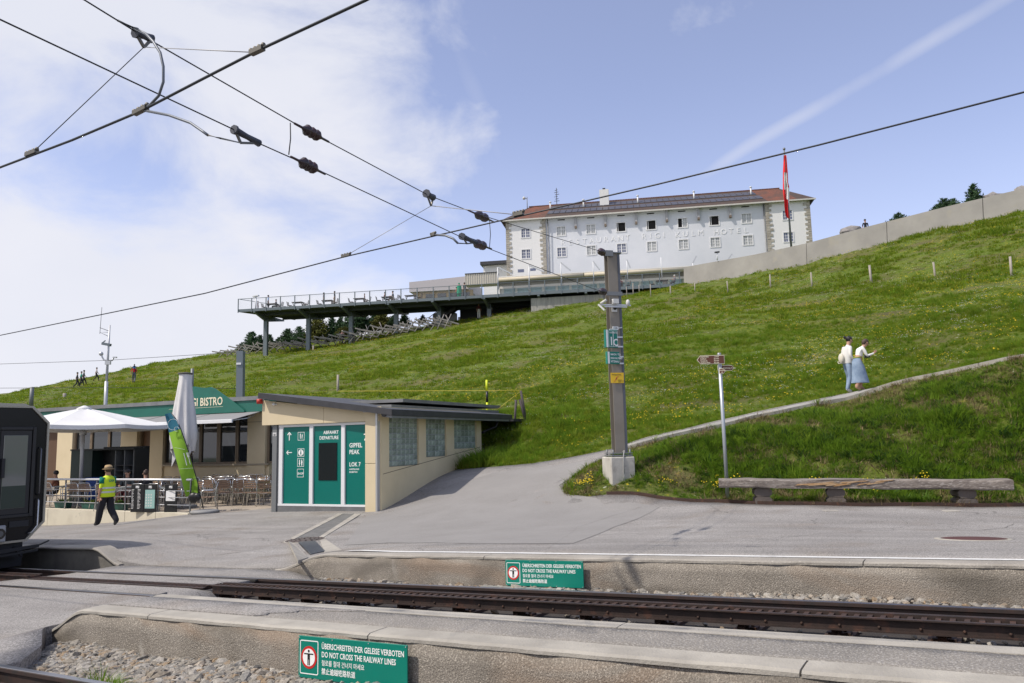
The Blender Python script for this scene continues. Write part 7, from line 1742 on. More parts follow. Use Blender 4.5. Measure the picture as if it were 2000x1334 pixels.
# lattice avalanche barrier below the deck
lf = thing('lattice_barrier', 'long lattice barrier of crossed grey timber stakes on the ridge under the deck', 'fence', at(650, 665, 97))
LP_ = [(432, 692, 106), (480, 684, 104), (550, 676, 101), (620, 668, 99), (690, 660, 97), (740, 650, 95), (790, 642, 94), (840, 637, 92), (882, 633, 91)]
def lpt(px):
    for i in range(len(LP_)-1):
        if LP_[i][0] <= px <= LP_[i+1][0]:
            t_ = (px-LP_[i][0])/(LP_[i+1][0]-LP_[i][0]); a, b_ = LP_[i], LP_[i+1]; return ground_px(px, a[1]+6+(b_[1]-a[1])*t_, 50, a[2]-14+(b_[2]-a[2])*t_)
rl_ = random.Random(4); px = 434
while px < 880:
    p = lpt(px); hh = rl_.uniform(.75, 1.2)*(1 if px < 690 else 1.15)
    for (dx, tx, dy) in ((-.35, .45, -.5), (.45, -.15, .4)):
        m = MB(); m.tube([p+Vector((dx, dy, -.2)), p+Vector((tx+rl_.uniform(-.2, .2), -dy*.4, hh*rl_.uniform(.85, 1.15)))], .05, 6); m.build('stake', lat, lf)
    m = MB(); m.bar(p+Vector((-1.2, -.1, hh*.85+rl_.uniform(-.1, .1))), p+Vector((1.1, .1, hh*.32+rl_.uniform(-.1, .1))), .10, .14); m.build('plank', lat, lf)
    if rl_.random() < .4: m = MB(); m.bar(p+Vector((-.9, -.2, hh*.5)), p+Vector((1.2, 0, hh*.1)), .09, .13); m.build('plank', lat, lf)
    px += rl_.uniform(12, 17)
# grey line mast further back
t = thing('line_mast', 'grey steel mast rising behind the bistro roof', 'mast', at(470, 778, 40)); m = MB(); a, c_ = at(470, 800, 40), at(470.5, 686, 40); a.z -= 2; m.bar(a, c_, .34, .36, up=Vector((0, 1, 0))); m.build('steel_section', STEEL, t); m = MB(); z_ = at(470, 711, 40).z; m.bx(c_.x-.15, c_.x+.1, c_.y-.23, c_.y-.19, z_-.05, z_+.05); m.build('number_plate', WFRAME, t)
# weather station
wy = 42; wb_ = at(206, 800, wy); wt_ = at(214.5, 635, wy)
t = thing('weather_mast', 'slender grey weather station mast with small instruments on the slope', 'mast', wb_)
m = MB(); m.tube([wb_-Vector((0, 0, 1)), at(208, 745, wy)], .10, 8); m.tube([at(208, 745, wy), wt_], [.075, .04], 8); m.build('mast_tube', polem, t)
wq = lambda x, y: at(x, y, wy)
m = MB(); m.tube([wq(211, 704), wq(203, 703), wq(199.5, 697), wq(198, 692)], .04, 6); m.ball(wq(197.5, 691), .12, 8, 6); m.build('instrument', ALU, t)
m = MB(); m.tube([wq(211, 704), wq(219, 704), wq(222, 699)], .04, 6); m.bar(wq(221, 698), wq(228, 698), .1, .07); m.build('instrument', ALU, t)
m = MB(); m.bar(wq(200, 671), wq(216, 674), .2, .14); m.bar(wq(201, 669), wq(206, 665), .05); m.build('sensor_arm', STEEL, t)
m = MB(); m.tube([wq(214, 647), wq(195, 640)], .015, 5); m.tube([wq(214, 649), wq(195, 649), wq(214, 658)], .015, 5); m.tube([wq(195, 652), wq(199, 600)], .012, 5); m.build('whip_antenna', WIREM, t)
m = MB(); m.bx(wq(211, 708).x-.1, wq(211, 708).x+.2, wy-.15, wy-.05, wq(211, 709).z-.1, wq(211, 706).z+.02); m.build('box', ALU, t)
for pts, l in (([at(-200, 716, 45), at(0, 711, 45), at(206, 704, 42), at(460, 688, 40)], 'thin sky wire crossing beyond the train toward the rear mast'), ([at(-200, 759, 45), at(0, 758, 44), at(206, 757, 42), at(460, 759, 40)], 'thin wire low over the slope behind the bistro')):
    m = MB(); m.tube(pts, .012, 5); tag(m.build('catenary_cable', WIREM), l, 'cable')
# ------------------------------------------------------------------ people
skinm = mat('skin', (.45, .26, .18), rough=.6); skin2 = mat('skin_tan', (.30, .17, .11), rough=.6); hairm = mat('hair_black', (.015, .012, .012), rough=.5); hair2 = mat('hair_brown', (.06, .035, .025), rough=.6)
STAND = dict(pel=(0, 0, .95), sp=(0, -.01, 1.10), ch=(0, 0, 1.30), nk=(0, -.01, 1.46), hb=(0, .01, 1.54), hm=(0, .02, 1.63), ht=(0, .01, 1.71),
    lsh=(-.17, 0, 1.41), lel=(-.22, -.02, 1.13), lwr=(-.22, .05, .90), lha=(-.22, .08, .81), rsh=(.17, 0, 1.41), rel=(.22, -.02, 1.13), rwr=(.22, .05, .90), rha=(.22, .08, .81),
    lhp=(-.09, 0, .90), lkn=(-.10, .03, .49), lan=(-.10, -.01, .09), lto=(-.12, .15, .035), rhp=(.09, 0, .90), rkn=(.10, .03, .49), ran=(.10, -.01, .09), rto=(.12, .15, .035))
RAD = dict(pel=(.145, .11), sp=(.135, .10), ch=(.155, .11), nk=(.055, .055), hb=(.062, .07), hm=(.078, .092), ht=(.052, .06), sh=(.062, .06), el=(.043, .043), wr=(.030, .028), ha=(.036, .022), hp=(.098, .10), kn=(.076, .078), an=(.058, .060), to=(.038, .028))
BONES = [('pel', 'sp', 'B'), ('sp', 'ch', 'T'), ('ch', 'nk', 'T'), ('nk', 'hb', 'S'), ('hb', 'hm', 'S'), ('hm', 'ht', 'S'), ('ch', 'lsh', 'T'), ('lsh', 'lel', 'T'), ('lel', 'lwr', 'F'), ('lwr', 'lha', 'S'), ('ch', 'rsh', 'T'), ('rsh', 'rel', 'T'), ('rel', 'rwr', 'F'), ('rwr', 'rha', 'S'),
    ('pel', 'lhp', 'B'), ('lhp', 'lkn', 'B'), ('lkn', 'lan', 'L'), ('lan', 'lto', 'X'), ('pel', 'rhp', 'B'), ('rhp', 'rkn', 'B'), ('rkn', 'ran', 'L'), ('ran', 'rto', 'X')]
def person(lab_, loc, rz=0, h=1.72, pose=None, top=None, bottom=None, skin=skinm, hair=hairm, shoe=None, fore=None, shin=None, wide=1.0, hd=0, hairlong=0, hat=None, group=None, bun=False):
    J = dict(STAND); J.update(pose or {}); sc = h/1.76; names = list(J)
    me = bpy.data.meshes.new('person'); me.from_pydata([Vector(J[n])*sc for n in names], [(names.index(a), names.index(b_)) for a, b_, _ in BONES], [])
    o = bpy.data.objects.new('tmp', me); COL.objects.link(o)
    md = o.modifiers.new('s', 'SKIN'); md.use_smooth_shade = True; md.branch_smoothing = .6
    for i, n in enumerate(names):
        r_ = RAD[n] if n in RAD else RAD[n[1:]]; w_ = wide if n in ('pel', 'sp', 'ch') or n[1:] in ('hp', 'sh') else 1
        w_ *= (wide*wide if n[1:] in ('kn', 'an') else 1); me.skin_vertices[0].data[i].radius = (r_[0]*sc*w_, r_[1]*sc*w_); me.skin_vertices[0].data[i].use_root = (n == 'pel')
    o.modifiers.new('u', 'SUBSURF').levels = 2 if hd else 1
    dg = bpy.context.evaluated_depsgraph_get(); em = bpy.data.meshes.new_from_object(o.evaluated_get(dg)); bpy.data.objects.remove(o)
    top = top or mat('cloth_dark', (.03, .03, .04)); bottom = bottom or mat('cloth_navy', (.02, .025, .04)); shoe = shoe or mat('shoe_dark', (.03, .03, .03))
    ml = [top, bottom, skin, shoe]; em.materials.clear()
    for x in ml: em.materials.append(x)
    reg = {'T': 0, 'B': 1, 'S': 2, 'X': 3, 'F': 2 if fore is None else 0, 'L': 1 if shin is None else 2}
    A = np.array([J[a] for a, b_, c_ in BONES])*sc; B_ = np.array([J[b_] for a, b_, c_ in BONES])*sc; rg_ = [reg[c_] for _, _, c_ in BONES]
    ctr = np.zeros(len(em.polygons)*3); em.polygons.foreach_get('center', ctr); ctr = ctr.reshape(-1, 3)
    AB = B_-A; t_ = np.clip(((ctr[:, None]-A[None])*AB[None]).sum(-1)/((AB**2).sum(-1)[None]+1e-9), 0, 1); dd = np.linalg.norm(ctr[:, None]-A[None]-t_[..., None]*AB[None], axis=-1)
    dd[:, [i for i, b_ in enumerate(BONES) if b_[0] == 'pel' and b_[1] == 'sp']] += 0.0
    em.polygons.foreach_set('material_index', [rg_[i] for i in dd.argmin(1)]); em.polygons.foreach_set('use_smooth', [True]*len(em.polygons))
    if hd:      # fingers: five tapered and slightly bent on each hand, part of the same mesh; and a nose
        bm = bmesh.new(); bm.from_mesh(em)
        def addtube(pts, rs, mi):
            mb2 = MB(); mb2.tube(pts, rs, 6); vv = [bm.verts.new(p) for p in mb2.v]
            for f in mb2.f:
                try: ff = bm.faces.new([vv[i] for i in f]); ff.material_index = mi; ff.smooth = True
                except ValueError: pass
        for s_ in 'lr':
            w_, ha = Vector(J[s_+'wr'])*sc, Vector(J[s_+'ha'])*sc; d = (ha-w_).normalized(); side = d.cross(Vector((1, 0, 0))).normalized(); pal = d.cross(side)
            for k, (off, ln_) in enumerate(((-.027, .062), (-.009, .075), (.009, .07), (.026, .055))):
                b0_ = ha+side*off*sc; c1 = b0_+d*ln_*.5*sc; c2 = c1+(d*.7+pal*.5*(1 if s_ == 'l' else 1)).normalized()*ln_*.5*sc; addtube([ha-d*.01+side*off*sc*.8, c1, c2], [.0105*sc, .009*sc, .006*sc], 2)
            tb0 = w_.lerp(ha, .35)-side*.02*sc; addtube([tb0, tb0-side*.028*sc+d*.03*sc, tb0-side*.03*sc+d*.06*sc], [.012*sc, .010*sc, .007*sc], 2)
        hm_ = Vector(J['hm'])*sc; hb_ = Vector(J['hb'])*sc; up = (Vector(J['ht'])*sc-hb_).normalized(); fw = Vector((1, 0, 0)).cross(up)*-1
        if fw.y < 0: fw = -fw
        addtube([hm_-up*.0*sc+fw*.082*sc, hm_-up*.03*sc+fw*.108*sc, hm_-up*.042*sc+fw*.085*sc], [.008*sc, .015*sc, .012*sc], 2)
        bm.to_mesh(em); bm.free()
    ob = link('person', em); ob.location = loc; ob.rotation_euler = (0, 0, rz); tag(ob, lab_, 'person', group)
    Mw = Matrix.Translation(Vector(loc)) @ Matrix.Rotation(rz, 4, 'Z')
    hm_ = Vector(J['hm'])*sc; ht_ = Vector(J['ht'])*sc; hb_ = Vector(J['hb'])*sc; up = (ht_-hb_).normalized(); back = Vector((0, -1, 0)); back = (back-up*back.dot(up)).normalized()
    m = MB(Mw); c_ = hm_+up*.03*sc+back*.022*sc
    m.ball(c_, (.088*sc, .100*sc, .098*sc), 12, 8)
    if hairlong: m.ball(c_+back*.05*sc-up*.05*sc*hairlong, (.075*sc, .06*sc, .10*sc*hairlong), 10, 6)
    if bun: m.ball(c_+back*.06*sc+up*.07*sc, .045*sc, 8, 6)
    m.build('hair', hair, ob)
    if hd:
        for sx in (-1, 1):
            m = MB(Mw); m.ball(hm_+Vector((sx*.03*sc, 0, 0))-back*.088*sc, .009*sc, 6, 4); m.build('eye', hairm, ob)
            m = MB(Mw); m.ball(hm_+Vector((sx*.083*sc, 0, 0))-up*.01, (.012*sc, .02*sc, .03*sc), 8, 6); m.build('ear', skin, ob)
        m = MB(Mw); m.ball(hm_-up*.065*sc-back*.078*sc, (.022*sc, .008*sc, .006*sc), 8, 4); m.build('mouth', mat('lip', (.30, .09, .08)), ob)
    if hat: hat(Mw, c_, up, sc, ob)
    return ob, Mw, J, sc
def C(n, c): return mat('cloth_'+n, c, rough=.9)
SITJ = dict(pel=(0, 0, .52), sp=(0, -.01, .68), ch=(0, .02, .88), nk=(0, .03, 1.04), hb=(0, .05, 1.12), hm=(0, .06, 1.21), ht=(0, .05, 1.29), lsh=(-.17, .02, .99), lel=(-.22, .10, .74), lwr=(-.16, .32, .77), lha=(-.12, .40, .77), rsh=(.17, .02, .99), rel=(.22, .10, .74), rwr=(.16, .32, .77), rha=(.12, .40, .77),
    lhp=(-.09, .02, .50), lkn=(-.12, .44, .50), lan=(-.12, .42, .09), lto=(-.12, .57, .035), rhp=(.09, .02, .50), rkn=(.12, .44, .50), ran=(.12, .42, .09), rto=(.12, .57, .035))
WALK = dict(lkn=(-.10, .20, .52), lan=(-.10, .28, .12), lto=(-.10, .44, .07), rkn=(.10, -.05, .49), ran=(.10, -.34, .16), rto=(.10, -.24, .03), lel=(-.23, -.12, 1.15), lwr=(-.22, -.10, .92), lha=(-.22, -.09, .83), rel=(.23, .08, 1.14), rwr=(.22, .22, .96), rha=(.21, .28, .90))
# --- woman in yellow vest walking on the forecourt
vp_ = at(207, 1027, 22.5); vz = H(vp_.x, vp_.y)
def straw(Mw, c_, up, sc, ob):
    sm_ = mat('straw', (.50, .36, .20), rough=.9, c2=(.42, .29, .15), scale=30); m = MB(Mw @ Matrix.Translation(c_+up*.02*sc)); m.lathe([(.165, -.005), (.17, .0), (.108, .012), (.105, .06), (.085, .105), (.03, .12)], 20); hh = m.build('hat', sm_, ob); m = MB(Mw @ Matrix.Translation(c_+up*.02*sc)); m.lathe([(.109, .013), (.112, .02), (.109, .042), (.106, .045)], 20); m.build('hat_band', BLACKM, hh)
yel = mat('hi_vis_yellow', (.62, .80, .02), rough=.7, emit=None); teal = C('teal', (.0, .17, .12))
vk = dict(WALK); vk.update(lkn=(-.11, .14, .52), lan=(-.12, .22, .10), lto=(-.13, .37, .05), rkn=(.11, -.02, .50), ran=(.12, -.32, .16), rto=(.12, -.20, .04), lel=(-.25, -.04, 1.13), lwr=(-.25, .02, .90), lha=(-.25, .04, .81), rel=(.24, .04, 1.14), rwr=(.22, .18, .98), rha=(.20, .26, .94))
o, Mw, J, sc = person('woman in a yellow safety vest, straw hat and dark trousers walking past the terrace', (vp_.x, vp_.y, vz), R(62), 1.70, vk, yel, C('black', (.018, .018, .024)), skin=skinm, hair=hair2, shoe=mat('sneaker', (.06, .06, .06)), wide=1.2, hd=1, hat=straw)
m = MB(Mw); m.lathe([(.16, 1.0), (.19, 1.02), (.185, 1.15), (.175, 1.25), (.18, 1.36), (.12, 1.45), (.07, 1.49)], 20); 
for i in range(len(m.v)):
    pass
vv = MB(Mw)
def ell(m_, prof, ry=.72, cy=0):
    n = 22; vs = [(r_*math.cos(2*math.pi*k/n), cy+r_*ry*math.sin(2*math.pi*k/n), z) for r_, z in prof for k in range(n)]; m_.add([(a*sc, b_*sc, c_*sc) for a, b_, c_ in vs], [(i*n+k, i*n+(k+1) % n, (i+1)*n+(k+1) % n, (i+1)*n+k) for i in range(len(prof)-1) for k in range(n)], True)
ell(vv, [(.215, .86), (.225, .88), (.22, 1.02), (.205, 1.15), (.205, 1.28), (.20, 1.38), (.15, 1.45), (.085, 1.49)], .74, -.005); ve = vv.build('vest', yel, o)
for z in (.98, 1.10): vv = MB(Mw); ell(vv, [(.225, z), (.229, z+.005), (.226, z+.045), (.22, z+.05)], .745, -.005); vv.build('reflective_band', mat('reflector', (.62, .64, .60), rough=.35), ve)
for s_ in 'lr':
    a, b_ = Vector(J[s_+'sh'])*sc, Vector(J[s_+'el'])*sc; vv = MB(Mw); vv.tube([a+Vector((0, 0, .02)), a.lerp(b_, .55)], [.078, .07], 10); vv.build('sleeve', teal, o)
text('RIGI', .09, Mw @ Matrix.Translation((.08, -.172, 1.26)) @ Matrix.Rotation(math.pi, 4, 'Z') @ Matrix.Rotation(R(90), 4, 'X') @ Matrix.Translation((-.0, 0, .0)), GREENS, ve, ext=.002, bold=.002)
# --- the couple on the footpath
cp_ = at(1663, 771, 23.25); cz_ = H(cp_.x, cp_.y)+.05
ctop = C('white_shirt', (.72, .71, .68)); jean = mat('denim', (.27, .35, .46), rough=.9, c2=(.16, .23, .34), scale=5, lo=.35, hi=.65)
mk = dict(sp=(0, .01, 1.10), ch=(0, .05, 1.30), nk=(0, .09, 1.46), hb=(0, .12, 1.54), hm=(0, .15, 1.62), ht=(0, .15, 1.70), lsh=(-.17, .05, 1.41), rsh=(.17, .05, 1.41), lel=(-.21, -.02, 1.14), rel=(.21, .0, 1.14), lwr=(-.20, .12, .95), rwr=(.20, .14, .95), lha=(-.19, .2, .93), rha=(.19, .22, .93), lkn=(-.10, .10, .50), lan=(-.10, .02, .09), lto=(-.1, .18, .04), rkn=(.1, .02, .49), ran=(.1, -.12, .10), rto=(.1, .03, .035))
o, Mw, J, sc = person('man in white shirt and light blue jeans with a sling bag on the footpath', (cp_.x+.06, cp_.y+.28, cz_), R(-82), 1.76, mk, ctop, jean, hair=hairm, shoe=mat('shoe_white', (.6, .6, .6)), fore=1, hd=1)
vv = MB(Mw); ell(vv, [(.175, .90), (.185, .92), (.175, 1.15), (.19, 1.30), (.15, 1.42)], .75, .03); vv.build('loose_shirt', ctop, o)
vv = MB(Mw); vv.ball((-.02, -.16, 1.06), (.12, .07, .16), 10, 8); bg_ = vv.build('sling_bag', mat('cream_bag', (.62, .58, .48), rough=.8), o); vv = MB(Mw); vv.tube([(-.1, -.16, .98), (-.06, -.26, .96), (0, -.27, .90), (.05, -.2, .92)], .012, 6); vv.build('bag_strap', MATS['cream_bag'], bg_)
vv = MB(Mw)
for k in range(7): vv.ball((.03*math.sin(k*2), .12-.02*k, 1.69+.03*math.cos(k)), (.03, .035, .045), 6, 5)
vv.build('hair', hairm, o)
cw_ = at(1684, 765, 23.1); 
wk = dict(pel=(0, -.02, .93), sp=(0, .02, 1.08), ch=(0, .13, 1.25), nk=(0, .22, 1.38), hb=(0, .28, 1.44), hm=(0, .33, 1.52), ht=(0, .34, 1.60), lsh=(-.15, .13, 1.34), rsh=(.15, .13, 1.34), rel=(.19, .22, 1.08), rwr=(.17, .46, 1.16), rha=(.16, .54, 1.22), lel=(-.19, .22, 1.10), lwr=(-.15, .42, 1.10), lha=(-.13, .50, 1.12), lkn=(-.09, .12, .50), lan=(-.09, .08, .11), lto=(-.09, .22, .05), rkn=(.09, .0, .48), ran=(.09, -.16, .10), rto=(.09, -.02, .035))
o, Mw, J, sc = person('woman in white long sleeved top and long denim skirt leaning into the climb', (cw_.x-.12, cw_.y-.12, H(cw_.x-.12, cw_.y)+.05), R(-84), 1.66, wk, ctop, skinm, hair=hair2, shoe=mat('sandal', (.35, .22, .14)), fore=1, shin=1, hd=1, hairlong=1.0)
n = 26; rows_ = [(.135, .10, 1.03, -.0), (.165, .14, .92, -.02), (.18, .19, .75, .01), (.19, .22, .55, .02), (.20, .25, .36, .03), (.205, .275, .24, .03)]
vs = [(a*math.cos(2*math.pi*k/n)*sc*(1+.03*math.sin(k*3)), (cy+b_*math.sin(2*math.pi*k/n)*(1+.06*math.sin(k*4+z*3)))*sc, z*sc) for a, b_, z, cy in rows_ for k in range(n)]
vv = MB(Mw); vv.add(vs, [(i*n+k, (i+1)*n+k, (i+1)*n+(k+1) % n, i*n+(k+1) % n) for i in range(len(rows_)-1) for k in range(n)], True); sk = vv.build('skirt', jean, o)
vv = MB(Mw); ell(vv, [(.145, 1.03), (.15, 1.035), (.15, 1.06), (.145, 1.065)], .8, .0); vv.bx(.15, .17, .08, .11, .80, 1.03); vv.build('belt', mat('belt_olive', (.28, .33, .05)), sk)
vv = MB(Mw); vv.bx(-.02, .14, .24, .34, .98, 1.06); vv.build('camera', BLACKM, o)
# --- diners on the terrace
cols_ = {}
def seated(lab_, px, py, Y, rz, h, z, top, bottom, **k):
    p = at(px, py, Y); return person(lab_, (p.x, p.y, z), rz, h, SITJ, top, bottom, **k)
seated('bare shouldered woman in a black top seated with her back turned at the terrace table', 285, 930, 25.65, R(35), 1.7, TF+.02, C('black', (.018, .018, .024)), C('black', (.018, .018, .024)), hair=hair2, bun=True, hd=1)
seated('man in grey shirt bending over his plate at the terrace table', 250, 930, 26.95, R(185), 1.74, TF, C('slate', (.06, .075, .08)), C('maroon', (.10, .015, .02)), hair=hairm, hd=1)
seated('seated guest in the shade beside the train, behind the railing', 112, 920, 28.9, R(100), 1.7, TF, C('rust', (.25, .10, .06)), C('black', (.018, .018, .024)))
# --- walkers and guests far up the slope: (label, px, py feet, Y range, height, top, bottom, facing, pose)
def far_p(lab_, px, py, h, top, bottom, rz, pose=None, Y=None, z=None, **k):
    p = at(px, py, Y) if Y else ground_px(px, py, 55, 190)
    return person(lab_, (p.x, p.y, z if z is not None else p.z), rz, h, pose, top, bottom, **k)
o, Mw, J, sc = far_p('man in red shirt carrying a child on his shoulders up the ridge', 261, 749, 1.8, C('red', (.50, .02, .03)), C('greyblue', (.10, .11, .14)), R(20), WALK)
p_ = o.location; k_ = dict(SITJ); person('child in blue riding on the shoulders of the man in red', (p_.x+.02, p_.y-.02, p_.z+.98), R(20), 1.25, {**SITJ, 'lan': (-.12, .42, .2), 'ran': (.12, .42, .2)}, C('blue', (.03, .14, .42)), C('navy', (.02, .03, .08)))
far_p('distant hiker in dark clothes leading the group on the far ridge', 150, 758, 1.7, C('dark', (.03, .03, .035)), C('dark', (.03, .03, .035)), R(-60), WALK)
far_p('distant hiker in a green jacket in the middle of the far ridge group', 158, 755, 1.65, C('green', (.03, .30, .20)), C('dark', (.03, .03, .035)), R(-60), WALK)
far_p('distant hiker with backpack at the front of the far ridge group', 163, 753, 1.7, C('slate', (.06, .075, .08)), C('dark', (.03, .03, .035)), R(-60), WALK)
far_p('lone distant walker in pale clothes higher on the far ridge', 188, 745, 1.6, C('pale', (.5, .45, .45)), C('dark', (.03, .03, .035)), R(-60), WALK)
far_p('hiker with white sun hat and backpack by the lattice barrier', 668.5, 673, 1.7, C('pink', (.55, .35, .35)), C('navy', (.02, .03, .08)), R(-20), WALK, hair=mat('hat_white', (.7, .68, .64)))
far_p('second hiker in pale shirt walking close behind the sun hat', 663.5, 674, 1.6, C('pale', (.5, .45, .45)), C('tan', (.20, .14, .09)), R(-20), WALK)
far_p('woman in dark red top and white trousers standing in the shade under the deck', 935.5, 623, 1.72, C('maroon', (.10, .015, .02)), C('white_shirt', (.7, .7, .68)), R(180), hairlong=1.2)
far_p('child in white shirt and blue trousers under the deck beside a column', 958.5, 619, 1.25, C('white_shirt', (.7, .7, .68)), C('denim_dark', (.05, .09, .20)), R(180))
def deck_p(lab_, px, h, top, bottom, rz, yy=1.3, pose=None, **k):
    u = DP.off(yy).U(px, 580); p = DP.pt(u, zd-.12, yy); return person(lab_, tuple(p), rz, h, pose, top, bottom, **k)
gcoat = C('green_coat', (.0, .25, .13))
o, Mw, J, sc = deck_p('person in a long green raincoat at the deck railing', 897, 1.72, gcoat, gcoat, R(10), .9, wide=1.2, hair=gcoat); vv = MB(Mw); ell(vv, [(.27, .55), (.26, .8), (.23, 1.1), (.22, 1.35), (.1, 1.48)], .8); vv.build('raincoat', gcoat, o)
deck_p('hooded person in black standing next to the green raincoat on the deck', 907.5, 1.8, C('dark', (.03, .03, .035)), C('dark', (.03, .03, .035)), R(60), 1.2)
deck_p('small dark figure half hidden behind the green raincoat', 891.5, 1.45, C('rust', (.25, .10, .06)), C('dark', (.03, .03, .035)), R(-60), 1.6)
deck_p('standing woman facing her companion on the deck, in greyish clothes', 632.5, 1.7, C('mauve', (.14, .12, .16)), C('dark', (.03, .03, .035)), R(-90), 1.4, hairlong=1.2)
deck_p('man with a backpack facing the woman across the deck table', 653.5, 1.78, C('slate', (.06, .075, .08)), C('tan', (.20, .14, .09)), R(90), 1.4)
deck_p('man in light blue shirt leaning over a table near the deck tip', 524, 1.8, C('skyblue', (.25, .38, .60)), C('dark', (.03, .03, .035)), R(-70), 1.4)
deck_p('child standing near the telescope at the deck tip', 504, 1.2, C('mauve', (.14, .12, .16)), C('mauve', (.14, .12, .16)), R(-90), 1.4)
deck_p('guest seated beside the man in light blue near the deck tip', 540, 1.7, C('mauve', (.14, .12, .16)), C('dark', (.03, .03, .035)), R(90), 1.5, SITJ)
deck_p('child standing alone between empty deck tables', 712, 1.3, C('brownish', (.15, .09, .07)), C('brownish', (.15, .09, .07)), R(90), 1.4)
deck_p('seated guest in dark red at the deck table over the tall shrubs', 751, 1.75, C('maroon', (.10, .015, .02)), C('dark', (.03, .03, .035)), R(-90), 1.4, SITJ)
deck_p('seated guest in black facing the one in dark red on the deck', 768, 1.85, C('dark', (.03, .03, .035)), C('tan', (.20, .14, .09)), R(90), 1.4, SITJ)
deck_p('guest in dark red seated beside the line mast on the inner deck', 1214, 1.7, C('maroon', (.10, .015, .02)), C('dark', (.03, .03, .035)), R(150), 1.5, SITJ)
deck_p('guest in white cap seated low at the inner end of the deck', 1320, 1.5, C('mauve', (.14, .12, .16)), C('dark', (.03, .03, .035)), R(90), .8, SITJ, hair=mat('hat_white', (.7, .68, .64)))
b_, t_ = wpt(1703); zz = t_.z-.88; person('man in black shirt standing behind the parapet on the crest', (b_.x+.2, b_.y+1.2, zz), R(175), 1.76, None, C('black', (.018, .018, .024)), C('dark', (.03, .03, .035)), skin=skinm)
b_, t_ = wpt(1518); person('only the dark hair of a passer by showing above the parapet near the flagpole', (b_.x+.2, b_.y+1.0, t_.z-1.63), R(90), 1.75, None, C('dark', (.03, .03, .035)), C('dark', (.03, .03, .035)))
# ------------------------------------------------------------------ shrubs and trees
pineA = hue_mat('pine_needles', [(.02, .045, .02), (.035, .065, .025), (.05, .08, .03), (.028, .055, .03)], fac=.5)
def needle_mat(name, a, b_):
    return mat(name, a, rough=.9, c2=b_, scale=1.6, coord='Object', spec=.1, c3=tuple(min(1, x*1.9) for x in b_), s3=4, lo3=.55, hi3=.75)
ND = needle_mat('needles_dark', (.045, .085, .045), (.07, .12, .055)); NO = needle_mat('needles_olive', (.11, .12, .03), (.16, .16, .05)); NL = needle_mat('needles_light', (.06, .11, .06), (.10, .16, .08))
bark = mat('bark', (.07, .05, .04), rough=.95)
def conifer(seed, h=1.0, w=.42, dense=1.0, lumpy=.0):
    """crown of many small needle tufts along drooping whorls; unit height"""
    rg = random.Random(seed); m = MB(); stems = []
    lev = int(13*dense+3)
    for i in range(lev):
        t_ = .08+.9*i/lev; L_ = w*(1-t_)**.75*rg.uniform(.8, 1.15)+.03; nb = max(4, int(9*(1-t_)+3))
        if lumpy: L_ = w*math.sin(math.pi*min(1, t_*.8+.22))**.7*rg.uniform(.7, 1.15)
        for k in range(nb):
            a = 2*math.pi*(k+rg.random())/nb; d = Vector((math.cos(a), math.sin(a), 0)); p0 = Vector((0, 0, t_*h)); p1 = p0+d*L_+Vector((0, 0, L_*rg.uniform(.0, .45))); stems.append((p0, p1))
            nt_ = max(4, int(L_*34))
            for j in range(nt_):
                c_ = p0.lerp(p1, (j+.6)/nt_)+Vector((rg.uniform(-1, 1), rg.uniform(-1, 1), rg.uniform(-.6, 1)))*.035*h
                for q_ in range(4):
                    v = Vector((rg.uniform(-1, 1), rg.uniform(-1, 1), rg.uniform(-.2, 1.2))).normalized(); s_ = rg.uniform(.05, .085)*h; sd = v.cross(Vector((rg.uniform(-1, 1), rg.uniform(-1, 1), .3))).normalized()*s_*.28
                    m.add([c_-sd, c_+sd, c_+v*s_*1.3], [(0, 1, 2)])
    return m, stems
def make_tree(name, lab_, cat, p, h, seed, mt, w=.42, lumpy=0, cache={}):
    key = (seed % 4, w, lumpy, mt.name)
    if key not in cache:
        m, st = conifer(seed % 4+10, 1, w, 1, lumpy); cm_ = m.mesh('foliage', mt); tm = MB(); tm.tube([(0, 0, -.1), (0, 0, .5), (0, 0, .95)], [.03, .018, .004], 6); trunk = tm.mesh('trunk', bark)
        lm = MB()
        for a, b__ in st[::2]: lm.bar(a, b__, .008)
        cache[key] = (cm_, trunk, lm.mesh('branches', bark))
    a, b__, c_ = cache[key]; t = thing(name, lab_, cat, p, random.uniform(0, 6)); t.scale = (h, h, h)
    for n_, me_ in (('foliage', a), ('trunk', b__), ('branches', c_)): o = link(n_, me_, t)
    return t
shr = [(491, 690, 650, 108, NL, 'young pine at the outer end of the ridge shrubs', .42), (508, 686, 656, 106, ND, 'small pine left of the outer deck column', .5), (470, 690, 672, 108, ND, 'lowest scrub at the tip of the ridge shrubs', .55), (543, 680, 660, 106, NL, 'thin pale bush between the first two deck columns', .45), (527, 684, 655, 107, ND, 'dark pine behind the outer deck column', .4), (562, 678, 644, 105, ND, 'bushy pine below the second deck column', .5), (585, 676, 640, 104, NL, 'pine crowding the second deck column', .45),
    (620, 670, 615, 102, NO, 'broad olive pine, biggest of the ridge shrubs', .42), (648, 668, 622, 103, ND, 'slim young pine with a bare tip', .3), (665, 664, 622, 102, ND, 'slim pine behind the sun hatted hiker', .3), (683, 662, 612, 101, NL, 'spiky pine by the third deck column', .34), (706, 656, 600, 99, ND, 'tallest pointed pine touching the deck shadow', .34), (733, 652, 603, 99, ND, 'second pointed pine beside the tallest', .3), (747, 652, 610, 98, NO, 'round olive bush before the fourth deck column', .5), (672, 664, 640, 99, NO, 'low golden bush in front of the slim pines', .6), (768, 648, 618, 97, ND, 'dark bush by the fourth deck column', .45), (790, 642, 612, 96, NL, 'sparse bush in front of the stair', .4), (826, 636, 616, 95, ND, 'small bush below the steel stair', .45)]
